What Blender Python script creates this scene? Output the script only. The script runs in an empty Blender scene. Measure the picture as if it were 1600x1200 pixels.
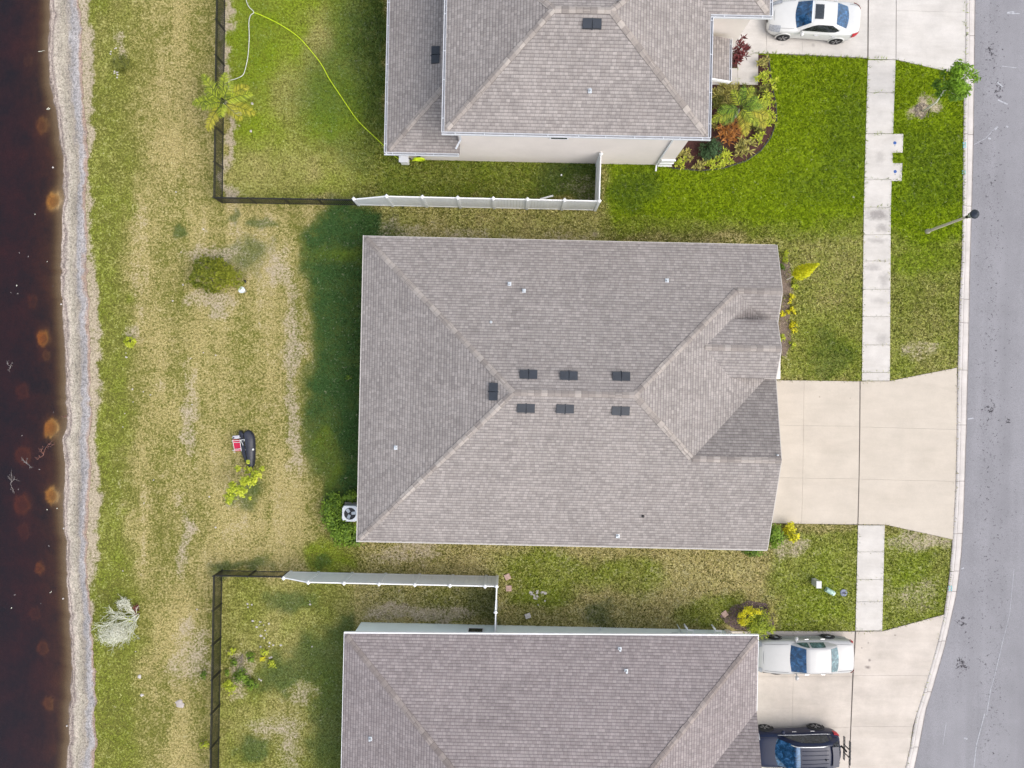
import bpy, math, random
import numpy as np
from mathutils import Vector

random.seed(7)
rng = np.random.default_rng(11)
R = math.radians
D = bpy.data
scene = bpy.context.scene
COL = scene.collection

# ------------------------------------------------------------------ camera, sky, sun, exposure
H = 37.66            # height of the drone above the ground
S = 29.5             # photo pixels per metre on the ground
TH = R(1.25)         # heading of the picture against the street grid
cam = D.cameras.new('camera')
cam.sensor_width = 36.0
cam.lens = 36.0 * (S * H) / 1600.0
cam.clip_end = 1000
cam_o = D.objects.new('camera', cam)
cam_o.location = (0, 0, H)
cam_o.rotation_euler = (0, 0, TH)
COL.objects.link(cam_o)
scene.camera = cam_o

SUN_EL, SUN_AZ = R(50), R(-28)           # azimuth measured from +X, towards the sun
world = D.worlds.new('World')
scene.world = world
world.use_nodes = True
nt = world.node_tree
for n in list(nt.nodes):
    nt.nodes.remove(n)
sky = nt.nodes.new('ShaderNodeTexSky')
sky.sky_type = 'NISHITA'
sky.sun_disc = False
sky.sun_elevation = SUN_EL
sky.sun_rotation = math.pi / 2 - SUN_AZ
sky.dust_density = 3.0
sky.air_density = 1.0
hs = nt.nodes.new('ShaderNodeHueSaturation')
hs.inputs['Saturation'].default_value = 0.5
bg = nt.nodes.new('ShaderNodeBackground')
bg.inputs['Strength'].default_value = 0.15
wo = nt.nodes.new('ShaderNodeOutputWorld')
nt.links.new(sky.outputs[0], hs.inputs['Color'])
nt.links.new(hs.outputs[0], bg.inputs[0])
nt.links.new(bg.outputs[0], wo.inputs[0])
sun = D.lights.new('sun', 'SUN')
sun.energy = 0.55
sun.angle = R(70)
sun.color = (1.0, 0.95, 0.87)
sun_o = D.objects.new('sun', sun)
sd = Vector((math.cos(SUN_EL) * math.cos(SUN_AZ), math.cos(SUN_EL) * math.sin(SUN_AZ), math.sin(SUN_EL)))
sun_o.rotation_euler = sd.to_track_quat('Z', 'Y').to_euler()
sun_o.location = sd * 60
COL.objects.link(sun_o)
scene.view_settings.view_transform = 'Standard'
scene.view_settings.look = 'None'
scene.view_settings.exposure = 1.02
scene.view_settings.gamma = 1.0
scene.render.engine = 'CYCLES'
scene.cycles.max_bounces = 6
scene.cycles.transparent_max_bounces = 12

# ------------------------------------------------------------------ helpers
cT, sT = math.cos(TH), math.sin(TH)


def W(px, py, h=0.0):
    """a point of the photograph at height h -> world x, y"""
    k = (1 - h / H) / S
    vx, vy = (px - 800) * k, (600 - py) * k
    return (vx * cT - vy * sT, vx * sT + vy * cT)


def PX(x, y):
    """ground point -> pixel of the photograph (arrays)"""
    vx, vy = x * cT + y * sT, -x * sT + y * cT
    return 800 + vx * S, 600 - vy * S


def tag(o, label=None, cat=None, group=None, kind=None):
    if label: o['label'] = label
    if cat: o['category'] = cat
    if group: o['group'] = group
    if kind: o['kind'] = kind
    return o


def empty(name, loc, rz=0.0, label=None, cat=None, group=None):
    o = D.objects.new(name, None)
    o.location = loc
    o.rotation_euler = (0, 0, rz)
    o.empty_display_size = 0.2
    COL.objects.link(o)
    return tag(o, label, cat, group)


def copy_tree(o, parent=None):
    c = o.copy()
    COL.objects.link(c)
    c.parent = parent
    for ch in list(o.children):
        copy_tree(ch, c)
    return c


def np_mesh(name, V, F, mat, parent=None, loc=None, uv=None, attrs=None, cattrs=None, smooth=False):
    """V (n,3), F (m,k) arrays -> linked object; uv per loop"""
    V = np.asarray(V, dtype=np.float32)
    F = np.asarray(F, dtype=np.int32)
    me = D.meshes.new(name)
    m, k = F.shape
    me.vertices.add(len(V))
    me.vertices.foreach_set('co', V.ravel())
    me.loops.add(m * k)
    me.loops.foreach_set('vertex_index', F.ravel())
    me.polygons.add(m)
    me.polygons.foreach_set('loop_start', np.arange(0, m * k, k, dtype=np.int32))
    me.polygons.foreach_set('use_smooth', np.full(m, smooth))
    for an, av in (attrs or {}).items():
        a = me.attributes.new(an, 'FLOAT', 'POINT')
        a.data.foreach_set('value', np.asarray(av, dtype=np.float32))
    for an, av in (cattrs or {}).items():
        a = me.attributes.new(an, 'FLOAT_COLOR', 'POINT')
        a.data.foreach_set('color', np.asarray(av, dtype=np.float32).ravel())
    if uv is not None:
        l = me.uv_layers.new(name='UVMap')
        l.data.foreach_set('uv', np.asarray(uv, dtype=np.float32).ravel())
    me.update(calc_edges=True)
    me.validate()
    me.materials.append(mat)
    o = D.objects.new(name, me)
    COL.objects.link(o)
    if parent: o.parent = parent
    if loc is not None: o.location = loc
    return o


class MB:
    """collects faces of one mesh"""
    def __init__(s):
        s.v, s.f, s.uv, s.r = [], [], [], []

    def face(s, pts, uv=None):
        i = len(s.v)
        s.v += [tuple(p) for p in pts]
        s.f.append(list(range(i, i + len(pts))))
        s.uv.append(uv or [(p[0], p[1]) for p in pts])
        return s

    def box(s, x0, x1, y0, y1, z0, z1, rot=0.0, c=None):
        P = [(x0, y0, z0), (x1, y0, z0), (x1, y1, z0), (x0, y1, z0), (x0, y0, z1), (x1, y0, z1), (x1, y1, z1), (x0, y1, z1)]
        if rot:
            cx, cy = c or ((x0 + x1) / 2, (y0 + y1) / 2)
            a, b = math.cos(rot), math.sin(rot)
            P = [(cx + (x - cx) * a - (y - cy) * b, cy + (x - cx) * b + (y - cy) * a, z) for x, y, z in P]
        i = len(s.v)
        s.v += P
        for q in ((0, 3, 2, 1), (4, 5, 6, 7), (0, 1, 5, 4), (1, 2, 6, 5), (2, 3, 7, 6), (3, 0, 4, 7)):
            s.f.append([i + j for j in q])
            s.uv.append([(P[j][0] + P[j][1], P[j][2]) if q not in ((0, 3, 2, 1), (4, 5, 6, 7)) else (P[j][0], P[j][1]) for j in q])
        return s

    def beam(s, a, b, w, h=None):
        """a square bar from a to b"""
        h = h or w
        a, b = Vector(a), Vector(b)
        d = (b - a).normalized()
        up = Vector((0, 0, 1)) if abs(d.z) < 0.95 else Vector((1, 0, 0))
        x = d.cross(up).normalized() * (w / 2)
        y = x.cross(d).normalized() * (h / 2)
        P = [a - x - y, a + x - y, a + x + y, a - x + y, b - x - y, b + x - y, b + x + y, b - x + y]
        i = len(s.v)
        s.v += [tuple(p) for p in P]
        for q in ((0, 3, 2, 1), (4, 5, 6, 7), (0, 1, 5, 4), (1, 2, 6, 5), (2, 3, 7, 6), (3, 0, 4, 7)):
            s.f.append([i + j for j in q])
            s.uv.append([(0, 0)] * 4)
        return s

    def tube(s, pts, rad, n=6, cap=True):
        pts = [Vector(p) for p in pts]
        if not hasattr(rad, '__len__'): rad = [rad] * len(pts)
        i0 = len(s.v)
        for k, p in enumerate(pts):
            d = (pts[min(k + 1, len(pts) - 1)] - pts[max(k - 1, 0)])
            d = d.normalized() if d.length > 1e-9 else Vector((0, 0, 1))
            up = Vector((0, 0, 1)) if abs(d.z) < 0.9 else Vector((1, 0, 0))
            x = d.cross(up).normalized()
            y = x.cross(d).normalized()
            for j in range(n):
                a = 2 * math.pi * j / n
                s.v.append(tuple(p + (x * math.cos(a) + y * math.sin(a)) * rad[k]))
        for k in range(len(pts) - 1):
            for j in range(n):
                a, b = i0 + k * n + j, i0 + k * n + (j + 1) % n
                s.f.append([a, b, b + n, a + n]); s.uv.append([(0, 0)] * 4)
        if cap:
            s.f.append([i0 + j for j in range(n)][::-1]); s.uv.append([(0, 0)] * n)
            e = i0 + (len(pts) - 1) * n
            s.f.append([e + j for j in range(n)]); s.uv.append([(0, 0)] * n)
        return s

    def lathe(s, prof, c=(0, 0, 0), n=20, axis='z'):
        """prof: (radius, height) pairs"""
        i0 = len(s.v)
        for r, z in prof:
            for j in range(n):
                a = 2 * math.pi * j / n
                q = (r * math.cos(a), r * math.sin(a), z)
                if axis == 'y': q = (q[0], z, q[1])
                if axis == 'x': q = (z, q[0], q[1])
                s.v.append((c[0] + q[0], c[1] + q[1], c[2] + q[2]))
        for k in range(len(prof) - 1):
            for j in range(n):
                a, b = i0 + k * n + j, i0 + k * n + (j + 1) % n
                s.f.append([a, b, b + n, a + n]); s.uv.append([(0, 0)] * 4)
        s.f.append([i0 + j for j in range(n)][::-1]); s.uv.append([(0, 0)] * n)
        e = i0 + (len(prof) - 1) * n
        s.f.append([e + j for j in range(n)]); s.uv.append([(0, 0)] * n)
        return s

    def prism(s, poly, z0, z1):
        n = len(poly)
        A = sum(poly[i][0] * poly[(i + 1) % n][1] - poly[(i + 1) % n][0] * poly[i][1] for i in range(n))
        if A < 0: poly = poly[::-1]
        i = len(s.v)
        s.v += [(x, y, z0) for x, y in poly] + [(x, y, z1) for x, y in poly]
        s.f.append([i + n + j for j in range(n)]); s.uv.append([poly[j] for j in range(n)])
        s.f.append([i + j for j in range(n)][::-1]); s.uv.append([poly[j] for j in range(n)][::-1])
        for j in range(n):
            k = (j + 1) % n
            s.f.append([i + j, i + k, i + n + k, i + n + j]); s.uv.append([(0, 0)] * 4)
        return s

    def grid(s, P):
        """P[i][j] -> points"""
        i0, m, n = len(s.v), len(P), len(P[0])
        for r_ in P: s.v += [tuple(p) for p in r_]
        for a in range(m - 1):
            for b in range(n - 1):
                s.f.append([i0 + a * n + b, i0 + (a + 1) * n + b, i0 + (a + 1) * n + b + 1, i0 + a * n + b + 1])
                s.uv.append([(0, 0)] * 4)
        return s

    def build(s, name, mat, parent=None, origin=None, loc=None, smooth=False, uv=False, bevel=0, subd=0):
        me = D.meshes.new(name)
        V = s.v if origin is None else [(x - origin[0], y - origin[1], z - origin[2]) for x, y, z in s.v]
        me.from_pydata(V, [], s.f)
        if uv:
            l = me.uv_layers.new(name='UVMap')
            flat = [c for f in s.uv for q in f for c in q]
            l.data.foreach_set('uv', flat)
        if smooth:
            me.polygons.foreach_set('use_smooth', [True] * len(me.polygons))
        me.update()
        me.materials.append(mat)
        o = D.objects.new(name, me)
        COL.objects.link(o)
        if parent: o.parent = parent
        if loc is not None: o.location = loc
        if bevel:
            b = o.modifiers.new('bevel', 'BEVEL'); b.width = bevel; b.segments = 2; b.limit_method = 'ANGLE'
        if subd:
            b = o.modifiers.new('subd', 'SUBSURF'); b.levels = b.render_levels = subd
        return o


# ------------------------------------------------------------------ materials
def new_mat(name):
    m = D.materials.new(name)
    m.use_nodes = True
    t = m.node_tree
    b = t.nodes['Principled BSDF']
    return m, t, b


def N(t, kind, **kw):
    n = t.nodes.new(kind)
    for k, v in kw.items():
        if k in n.inputs: n.inputs[k].default_value = v
        else: setattr(n, k, v)
    return n


def mixc(t, fac, a, b, blend='MIX'):
    n = t.nodes.new('ShaderNodeMix')
    n.data_type = 'RGBA'
    n.blend_type = blend
    n.clamp_result = False
    for sock, val in ((n.inputs[0], fac), (n.inputs[6], a), (n.inputs[7], b)):
        if hasattr(val, 'is_linked') or isinstance(val, bpy.types.NodeSocket): t.links.new(val, sock)
        elif isinstance(val, (int, float)): sock.default_value = val
        else: sock.default_value = (*val[:3], 1)
    return n.outputs[2]


def math_n(t, op, a, b=0.0, clamp=False):
    n = t.nodes.new('ShaderNodeMath')
    n.operation = op
    n.use_clamp = clamp
    for s_, v in ((n.inputs[0], a), (n.inputs[1], b)):
        if isinstance(v, bpy.types.NodeSocket): t.links.new(v, s_)
        else: s_.default_value = v
    return n.outputs[0]


def noise(t, scale, detail=3, rough=0.6, vec=None, dist=0.0):
    n = N(t, 'ShaderNodeTexNoise', Scale=scale, Detail=detail, Roughness=rough, Distortion=dist)
    if vec is not None: t.links.new(vec, n.inputs['Vector'])
    return n.outputs['Fac']


def ramp(t, fac, stops, interp='LINEAR'):
    n = t.nodes.new('ShaderNodeValToRGB')
    e = n.color_ramp.elements
    n.color_ramp.interpolation = interp
    while len(e) < len(stops): e.new(0.5)
    for i, (p, c) in enumerate(stops):
        e[i].position = p
        e[i].color = (*((c,) * 3 if isinstance(c, (int, float)) else c[:3]), 1)
    t.links.new(fac, n.inputs[0])
    return n.outputs[0]


def geo_pos(t):
    return t.nodes.new('ShaderNodeNewGeometry').outputs['Position']


def bump(t, b, h, strength=0.3, dist=0.02):
    n = N(t, 'ShaderNodeBump', Strength=strength, Distance=dist)
    t.links.new(h, n.inputs['Height'])
    t.links.new(n.outputs[0], b.inputs['Normal'])


def simple(name, c, rough=0.6, metal=0.0, var=0.12, scale=3.0, spec=0.5, bmp=0.0):
    m, t, b = new_mat(name)
    b.inputs['Roughness'].default_value = rough
    b.inputs['Metallic'].default_value = metal
    b.inputs['Specular IOR Level'].default_value = spec
    tc = t.nodes.new('ShaderNodeTexCoord').outputs['Object']
    f = noise(t, scale, 5, 0.65, tc)
    r_ = ramp(t, f, [(0.3, 1 - var), (0.7, 1 + var)])
    t.links.new(mixc(t, 1.0, c, r_, 'MULTIPLY'), b.inputs['Base Color'])
    if bmp: bump(t, b, noise(t, scale * 8, 3, 0.6, tc), bmp, 0.01)
    return m


def spots_mask(t, pos, spots, nz=0.8, sc=5.0):
    """irregular dark spots, stains on concrete and painted shade on shingles: (x, y, rx, ry, strength) in metres on the ground"""
    tot = None
    nn = noise(t, sc, 5, 0.75, pos)
    for x, y, rx, ry, st in spots:
        mp = t.nodes.new('ShaderNodeMapping'); t.links.new(pos, mp.inputs[0])
        mp.vector_type = 'TEXTURE'
        mp.inputs['Location'].default_value = (x, y, 0); mp.inputs['Scale'].default_value = (rx, ry, 1e6)
        ln = t.nodes.new('ShaderNodeVectorMath'); ln.operation = 'LENGTH'; t.links.new(mp.outputs[0], ln.inputs[0])
        v = math_n(t, 'ADD', ln.outputs['Value'], math_n(t, 'MULTIPLY', math_n(t, 'SUBTRACT', nn, 0.5), -nz * 2.2))
        f = math_n(t, 'MULTIPLY', ramp(t, v, [(0.25, 1), (1.0, 0)]), st)
        tot = f if tot is None else math_n(t, 'MAXIMUM', tot, f)
    return tot


def shingle(name, c1, c2, mortar, stain=0.0, spots=None):
    m, t, b = new_mat(name)
    b.inputs['Roughness'].default_value = 0.95
    b.inputs['Specular IOR Level'].default_value = 0.15
    uv = t.nodes.new('ShaderNodeTexCoord').outputs['UV']
    br = N(t, 'ShaderNodeTexBrick', offset=0.37, offset_frequency=2)
    br.inputs['Color1'].default_value = (*c1, 1)
    br.inputs['Color2'].default_value = (*c2, 1)
    br.inputs['Mortar'].default_value = (*mortar, 1)
    for k, v in (('Scale', 1.0), ('Mortar Size', 0.005), ('Mortar Smooth', 0.4), ('Brick Width', 0.20), ('Row Height', 0.143), ('Bias', 0.0)):
        br.inputs[k].default_value = v
    # shift every row by a random amount so that joints never line up
    sx = t.nodes.new('ShaderNodeSeparateXYZ'); t.links.new(uv, sx.inputs[0])
    row = math_n(t, 'FLOOR', math_n(t, 'DIVIDE', sx.outputs[1], 0.143))
    wn = t.nodes.new('ShaderNodeTexWhiteNoise'); wn.noise_dimensions = '1D'
    t.links.new(row, wn.inputs['W'])
    cx = t.nodes.new('ShaderNodeCombineXYZ')
    t.links.new(math_n(t, 'ADD', sx.outputs[0], math_n(t, 'MULTIPLY', wn.outputs[0], 0.20)), cx.inputs[0])
    t.links.new(sx.outputs[1], cx.inputs[1])
    t.links.new(cx.outputs[0], br.inputs['Vector'])
    br2 = N(t, 'ShaderNodeTexBrick', offset=0.61, offset_frequency=3)
    br2.inputs['Color1'].default_value = (0.91, 0.91, 0.91, 1)
    br2.inputs['Color2'].default_value = (1.10, 1.095, 1.08, 1)
    br2.inputs['Mortar'].default_value = (1, 1, 1, 1)
    for k, v in (('Scale', 1.0), ('Mortar Size', 0.0), ('Brick Width', 0.127), ('Row Height', 0.143)):
        br2.inputs[k].default_value = v
    t.links.new(cx.outputs[0], br2.inputs['Vector'])
    c = mixc(t, 1.0, br.outputs[0], br2.outputs[0], 'MULTIPLY')
    fr_v = math_n(t, 'FRACT', math_n(t, 'DIVIDE', sx.outputs[1], 0.143))
    c = mixc(t, 1.0, c, ramp(t, fr_v, [(0.0, 0.70), (0.16, 0.74), (0.30, 1.04), (1.0, 1.05)]), 'MULTIPLY')
    pos = geo_pos(t)
    big = ramp(t, noise(t, 0.35, 4, 0.6, pos), [(0.3, 0.93), (0.7, 1.07)])
    c = mixc(t, 1.0, c, big, 'MULTIPLY')
    fine = ramp(t, noise(t, 30, 2, 0.6, pos), [(0.25, 0.85), (0.75, 1.15)])
    c = mixc(t, 1.0, c, fine, 'MULTIPLY')
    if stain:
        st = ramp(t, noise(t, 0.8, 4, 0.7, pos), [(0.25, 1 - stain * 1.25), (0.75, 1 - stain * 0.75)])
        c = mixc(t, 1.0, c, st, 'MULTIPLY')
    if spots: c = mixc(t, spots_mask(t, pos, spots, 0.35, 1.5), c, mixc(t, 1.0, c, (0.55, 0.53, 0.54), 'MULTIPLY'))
    t.links.new(c, b.inputs['Base Color'])
    bump(t, b, math_n(t, 'SUBTRACT', 1.0, br.outputs['Fac']), 0.5, 0.012)
    return m


def foliage(name, dark, light, rough=0.55, trans=0.25):
    m, t, b = new_mat(name)
    a = N(t, 'ShaderNodeAttribute', attribute_name='rnd')
    pos = geo_pos(t)
    f = math_n(t, 'ADD', math_n(t, 'MULTIPLY', a.outputs['Fac'], 0.75), math_n(t, 'MULTIPLY', noise(t, 2.2, 3, 0.6, pos), 0.35), True)
    c = ramp(t, f, [(0.12, dark), (0.85, light)])
    t.links.new(c, b.inputs['Base Color'])
    b.inputs['Roughness'].default_value = rough
    b.inputs['Specular IOR Level'].default_value = 0.3
    tr = t.nodes.new('ShaderNodeBsdfTranslucent')
    t.links.new(c, tr.inputs['Color'])
    mx = N(t, 'ShaderNodeMixShader', Fac=trans)
    t.links.new(b.outputs[0], mx.inputs[1]); t.links.new(tr.outputs[0], mx.inputs[2])
    t.links.new(mx.outputs[0], t.nodes['Material Output'].inputs['Surface'])
    return m


def concrete(name, c, stain=0.12, spots=(), dark=(0.42, 0.41, 0.42)):
    m, t, b = new_mat(name)
    b.inputs['Roughness'].default_value = 0.9
    b.inputs['Specular IOR Level'].default_value = 0.2
    pos = geo_pos(t)
    sc = t.nodes.new('ShaderNodeMapping'); t.links.new(pos, sc.inputs[0])
    sc.inputs['Scale'].default_value = (0.35, 1.6, 1)
    a = ramp(t, noise(t, 0.7, 6, 0.65, pos), [(0.3, 1 - stain), (0.7, 1 + stain * 0.5)])
    brsh = ramp(t, noise(t, 1.2, 5, 0.7, sc.outputs[0], 0.4), [(0.3, (1 - stain * 0.6, 1 - stain * 0.65, 1 - stain * 0.75)), (0.6, (1.02, 1.02, 1.02))])
    g = ramp(t, noise(t, 28, 3, 0.7, pos), [(0.25, 0.92), (0.75, 1.07)])
    cc = mixc(t, 1.0, c, a, 'MULTIPLY')
    cc = mixc(t, 1.0, cc, brsh, 'MULTIPLY')
    cc = mixc(t, 1.0, cc, g, 'MULTIPLY')
    flecks = ramp(t, noise(t, 5.5, 4, 0.8, pos), [(0.66, 1.0), (0.74, 0.72)])
    msk = ramp(t, noise(t, 0.5, 2, 0.5, pos), [(0.5, 0), (0.62, 1)])
    cc = mixc(t, msk, cc, mixc(t, 1.0, cc, flecks, 'MULTIPLY'))
    if spots: cc = mixc(t, spots_mask(t, pos, spots), cc, mixc(t, 1.0, cc, dark, 'MULTIPLY'))
    t.links.new(cc, b.inputs['Base Color'])
    bump(t, b, noise(t, 40, 2, 0.6, pos), 0.15, 0.005)
    return m


# lawn: the four channels of the 'lawn' attribute are dry, lush, deep, bare
def lawn_material(name, blades):
    m, t, b = new_mat(name)
    b.inputs['Roughness'].default_value = 0.95
    b.inputs['Specular IOR Level'].default_value = 0.08
    at = N(t, 'ShaderNodeAttribute', attribute_name='lawn')
    sep = t.nodes.new('ShaderNodeSeparateColor'); t.links.new(at.outputs['Color'], sep.inputs[0])
    pos = geo_pos(t)
    n1 = noise(t, 2.4, 5, 0.7, pos)
    n2 = noise(t, 9.0, 4, 0.75, pos)
    n3 = noise(t, 24.0, 3, 0.8, pos)

    def pert(s_, amt, lo=0.22):
        v = math_n(t, 'ADD', s_, math_n(t, 'MULTIPLY', math_n(t, 'SUBTRACT', n1, 0.5), amt))
        v = math_n(t, 'ADD', v, math_n(t, 'MULTIPLY', math_n(t, 'SUBTRACT', n2, 0.5), amt * 1.6))
        return ramp(t, v, [(lo, 0), (1 - lo, 1)])
    if blades:
        rn = N(t, 'ShaderNodeAttribute', attribute_name='rnd').outputs['Fac']
    else:
        rn = n3
    c = ramp(t, rn, [(0.2, (0.072, 0.088, 0.014)), (0.70, (0.220, 0.214, 0.048)), (0.95, (0.58, 0.52, 0.20))])           # olive
    dry = ramp(t, rn, [(0.15, (0.098, 0.096, 0.018)), (0.5, (0.380, 0.312, 0.122)), (0.88, (0.86, 0.72, 0.42))])
    lush = ramp(t, rn, [(0.2, (0.098, 0.162, 0.004)), (0.8, (0.320, 0.420, 0.012))])
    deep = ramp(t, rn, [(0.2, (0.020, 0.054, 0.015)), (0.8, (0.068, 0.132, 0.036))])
    bare = ramp(t, rn, [(0.2, (0.27, 0.215, 0.145)), (0.8, (0.54, 0.46, 0.34))])
    c = mixc(t, pert(sep.outputs[0], 1.5), c, dry)
    c = mixc(t, pert(sep.outputs[1], 1.0, 0.12), c, lush)
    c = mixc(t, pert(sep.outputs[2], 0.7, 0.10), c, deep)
    c = mixc(t, pert(at.outputs['Alpha'], 1.3), c, bare)
    mod = ramp(t, n2, [(0.28, 0.60), (0.72, 1.36)])
    c = mixc(t, 1.0, c, mod, 'MULTIPLY')
    if not blades:
        mod2 = ramp(t, n3, [(0.3, 0.66), (0.7, 1.2)])
        c = mixc(t, 1.0, c, mod2, 'MULTIPLY')
        bump(t, b, n3, 0.5, 0.03)
    t.links.new(c, b.inputs['Base Color'])
    if blades:
        tr = t.nodes.new('ShaderNodeBsdfTranslucent')
        t.links.new(c, tr.inputs['Color'])
        mx = N(t, 'ShaderNodeMixShader', Fac=0.3)
        t.links.new(b.outputs[0], mx.inputs[1]); t.links.new(tr.outputs[0], mx.inputs[2])
        t.links.new(mx.outputs[0], t.nodes['Material Output'].inputs['Surface'])
    return m


M = {}
M['lawn'] = lawn_material('lawn', False)
M['blades'] = lawn_material('grass_blades', True)
M['drive'] = concrete('driveway_concrete', (0.505, 0.445, 0.372), 0.09, [(*W(1430, 640), 1.0, 0.2, 0.10), (*W(1440, 720), 1.3, 0.18, 0.10), (*W(1400, 780), 1.2, 0.3, 0.08), (*W(1290, 700), 0.8, 0.5, 0.10), (*W(1280, 620), 0.05, 0.05, 0.8), (*W(1328, 622), 0.05, 0.05, 0.7), (*W(1300, 780), 0.7, 0.3, 0.07)], (0.62, 0.58, 0.55))
M['drive_grey'] = concrete('older_driveway_concrete', (0.53, 0.47, 0.41), 0.15, [(*W(1355, 1042), 0.17, 0.12, 1.0), (*W(1358, 1031), 0.1, 0.1, 0.9), (*W(1356, 1004), 0.07, 0.07, 0.8), (*W(1346, 1012), 0.06, 0.06, 0.7), (*W(1398, 992), 0.08, 0.05, 0.8), (*W(1285, 1090), 1.6, 0.6, 0.14), (*W(1352, 1085), 0.6, 0.5, 0.16)])
M['walk'] = concrete('sidewalk_concrete', (0.55, 0.515, 0.475), 0.14, [(*W(1370, 336), 0.75, 0.4, 0.75), (*W(1378, 356), 0.45, 0.3, 0.6), (*W(1370, 376), 0.7, 0.2, 0.5), (*W(1362, 418), 0.6, 0.25, 0.45), (*W(1380, 436), 0.35, 0.5, 0.45), (*W(1378, 530), 0.4, 0.4, 0.4), (*W(1374, 245), 0.3, 0.5, 0.35), (*W(1372, 470), 0.6, 0.2, 0.3), (*W(1220, 70), 0.2, 0.06, 0.35), (*W(1270, 71), 0.12, 0.14, 0.4)])
M['curb'] = concrete('curb_concrete', (0.50, 0.465, 0.44), 0.14)
M['shingle'] = shingle('roof_shingle', (0.236, 0.211, 0.198), (0.306, 0.277, 0.260), (0.140, 0.120, 0.115), 0.0, [(*W(1172, 495, 3.4), 1.1, 0.5, 0.9)])  # dark spot north of the porch gable is its shade, painted into the shingles
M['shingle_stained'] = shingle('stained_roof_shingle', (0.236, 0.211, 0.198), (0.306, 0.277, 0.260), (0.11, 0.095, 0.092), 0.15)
M['shingle_mauve'] = shingle('mauve_roof_shingle', (0.228, 0.196, 0.192), (0.290, 0.254, 0.248), (0.11, 0.088, 0.094))
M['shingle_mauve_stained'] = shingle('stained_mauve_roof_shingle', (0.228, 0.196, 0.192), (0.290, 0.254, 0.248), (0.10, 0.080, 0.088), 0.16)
M['cap'] = shingle('ridge_cap_shingle', (0.22, 0.192, 0.175), (0.35, 0.312, 0.282), (0.20, 0.175, 0.158))
M['cap_mauve'] = shingle('mauve_ridge_cap_shingle', (0.20, 0.168, 0.155), (0.285, 0.245, 0.225), (0.17, 0.14, 0.13))
M['white'] = simple('white_paint', (0.78, 0.78, 0.77), 0.45, var=0.04)
M['vinyl'] = simple('white_vinyl', (0.84, 0.86, 0.86), 0.4, var=0.04, scale=1.0)
def translucent(m, f):
    t = m.node_tree; b = t.nodes['Principled BSDF']
    tr = N(t, 'ShaderNodeBsdfTranslucent'); tr.inputs[0].default_value = (0.80, 0.82, 0.82, 1)
    mx = N(t, 'ShaderNodeMixShader', Fac=f)
    t.links.new(b.outputs[0], mx.inputs[1]); t.links.new(tr.outputs[0], mx.inputs[2])
    t.links.new(mx.outputs[0], t.nodes['Material Output'].inputs['Surface'])


translucent(M['vinyl'], 0.30)
M['drip'] = simple('drip_edge', (0.46, 0.43, 0.39), 0.6, var=0.08)
M['stucco'] = simple('cream_stucco', (0.72, 0.655, 0.60), 0.9, var=0.05, scale=0.8, bmp=0.2)
M['mint'] = simple('pale_mint_stucco', (0.78, 0.86, 0.825), 0.9, var=0.05, scale=0.8, bmp=0.2)
M['beige'] = simple('beige_stucco', (0.55, 0.50, 0.44), 0.9, var=0.05, bmp=0.2)
M['gutter'] = simple('gutter_metal', (0.62, 0.63, 0.65), 0.4, var=0.06)
M['gutter_in'] = simple('gutter_trough', (0.30, 0.30, 0.32), 0.6, var=0.2, scale=6)
M['blackvent'] = simple('black_vent_metal', (0.022, 0.027, 0.036), 0.45, var=0.2)
M['lead'] = simple('lead_flashing', (0.55, 0.58, 0.60), 0.4, 0.3, var=0.1)
M['blackalu'] = simple('black_aluminium', (0.012, 0.012, 0.014), 0.4)
M['black'] = simple('black_plastic', (0.012, 0.012, 0.014), 0.5)
M['rubber'] = simple('tyre_rubber', (0.018, 0.018, 0.02), 0.8)
M['alloy'] = simple('alloy_rim', (0.45, 0.45, 0.47), 0.3, 0.8)
M['glass_dark'] = simple('window_glass', (0.02, 0.025, 0.03), 0.08, var=0.2, spec=0.8)
M['mulch'] = simple('red_mulch', (0.060, 0.022, 0.018), 0.95, var=0.6, scale=18, bmp=0.8)
M['soil'] = simple('bare_soil', (0.17, 0.125, 0.095), 0.95, var=0.45, scale=12, bmp=0.6)
M['bark'] = simple('bark', (0.22, 0.18, 0.14), 0.9, var=0.3, scale=12)
M['palewood'] = simple('pale_dry_wood', (0.66, 0.66, 0.55), 0.9, var=0.15, scale=10)
M['stone'] = simple('pale_stone', (0.50, 0.46, 0.43), 0.9, var=0.15, scale=8)
M['paver'] = simple('pink_paver', (0.44, 0.30, 0.25), 0.9, var=0.15, scale=8)

# ------------------------------------------------------------------ numpy noise and lawn fields
_tab = rng.random((256, 256))


def vnoise(x, y, seed=0):
    x = np.asarray(x) + seed * 17.31; y = np.asarray(y) + seed * 9.77
    xi, yi = np.floor(x).astype(int), np.floor(y).astype(int)
    fx, fy = x - xi, y - yi
    fx, fy = fx * fx * (3 - 2 * fx), fy * fy * (3 - 2 * fy)
    a = _tab[xi % 256, yi % 256]; b = _tab[(xi + 1) % 256, yi % 256]
    c = _tab[xi % 256, (yi + 1) % 256]; d = _tab[(xi + 1) % 256, (yi + 1) % 256]
    return (a * (1 - fx) + b * fx) * (1 - fy) + (c * (1 - fx) + d * fx) * fy


def fbm(x, y, seed=0, o=4):
    s_, a, tot = 0, 1.0, 0
    for i in range(o):
        s_ = s_ + a * vnoise(x * 2 ** i, y * 2 ** i, seed + i)
        tot += a; a *= 0.55
    return s_ / tot


def sm(v, a, b):
    t = np.clip((v - a) / (b - a), 0, 1)
    return t * t * (3 - 2 * t)


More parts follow.
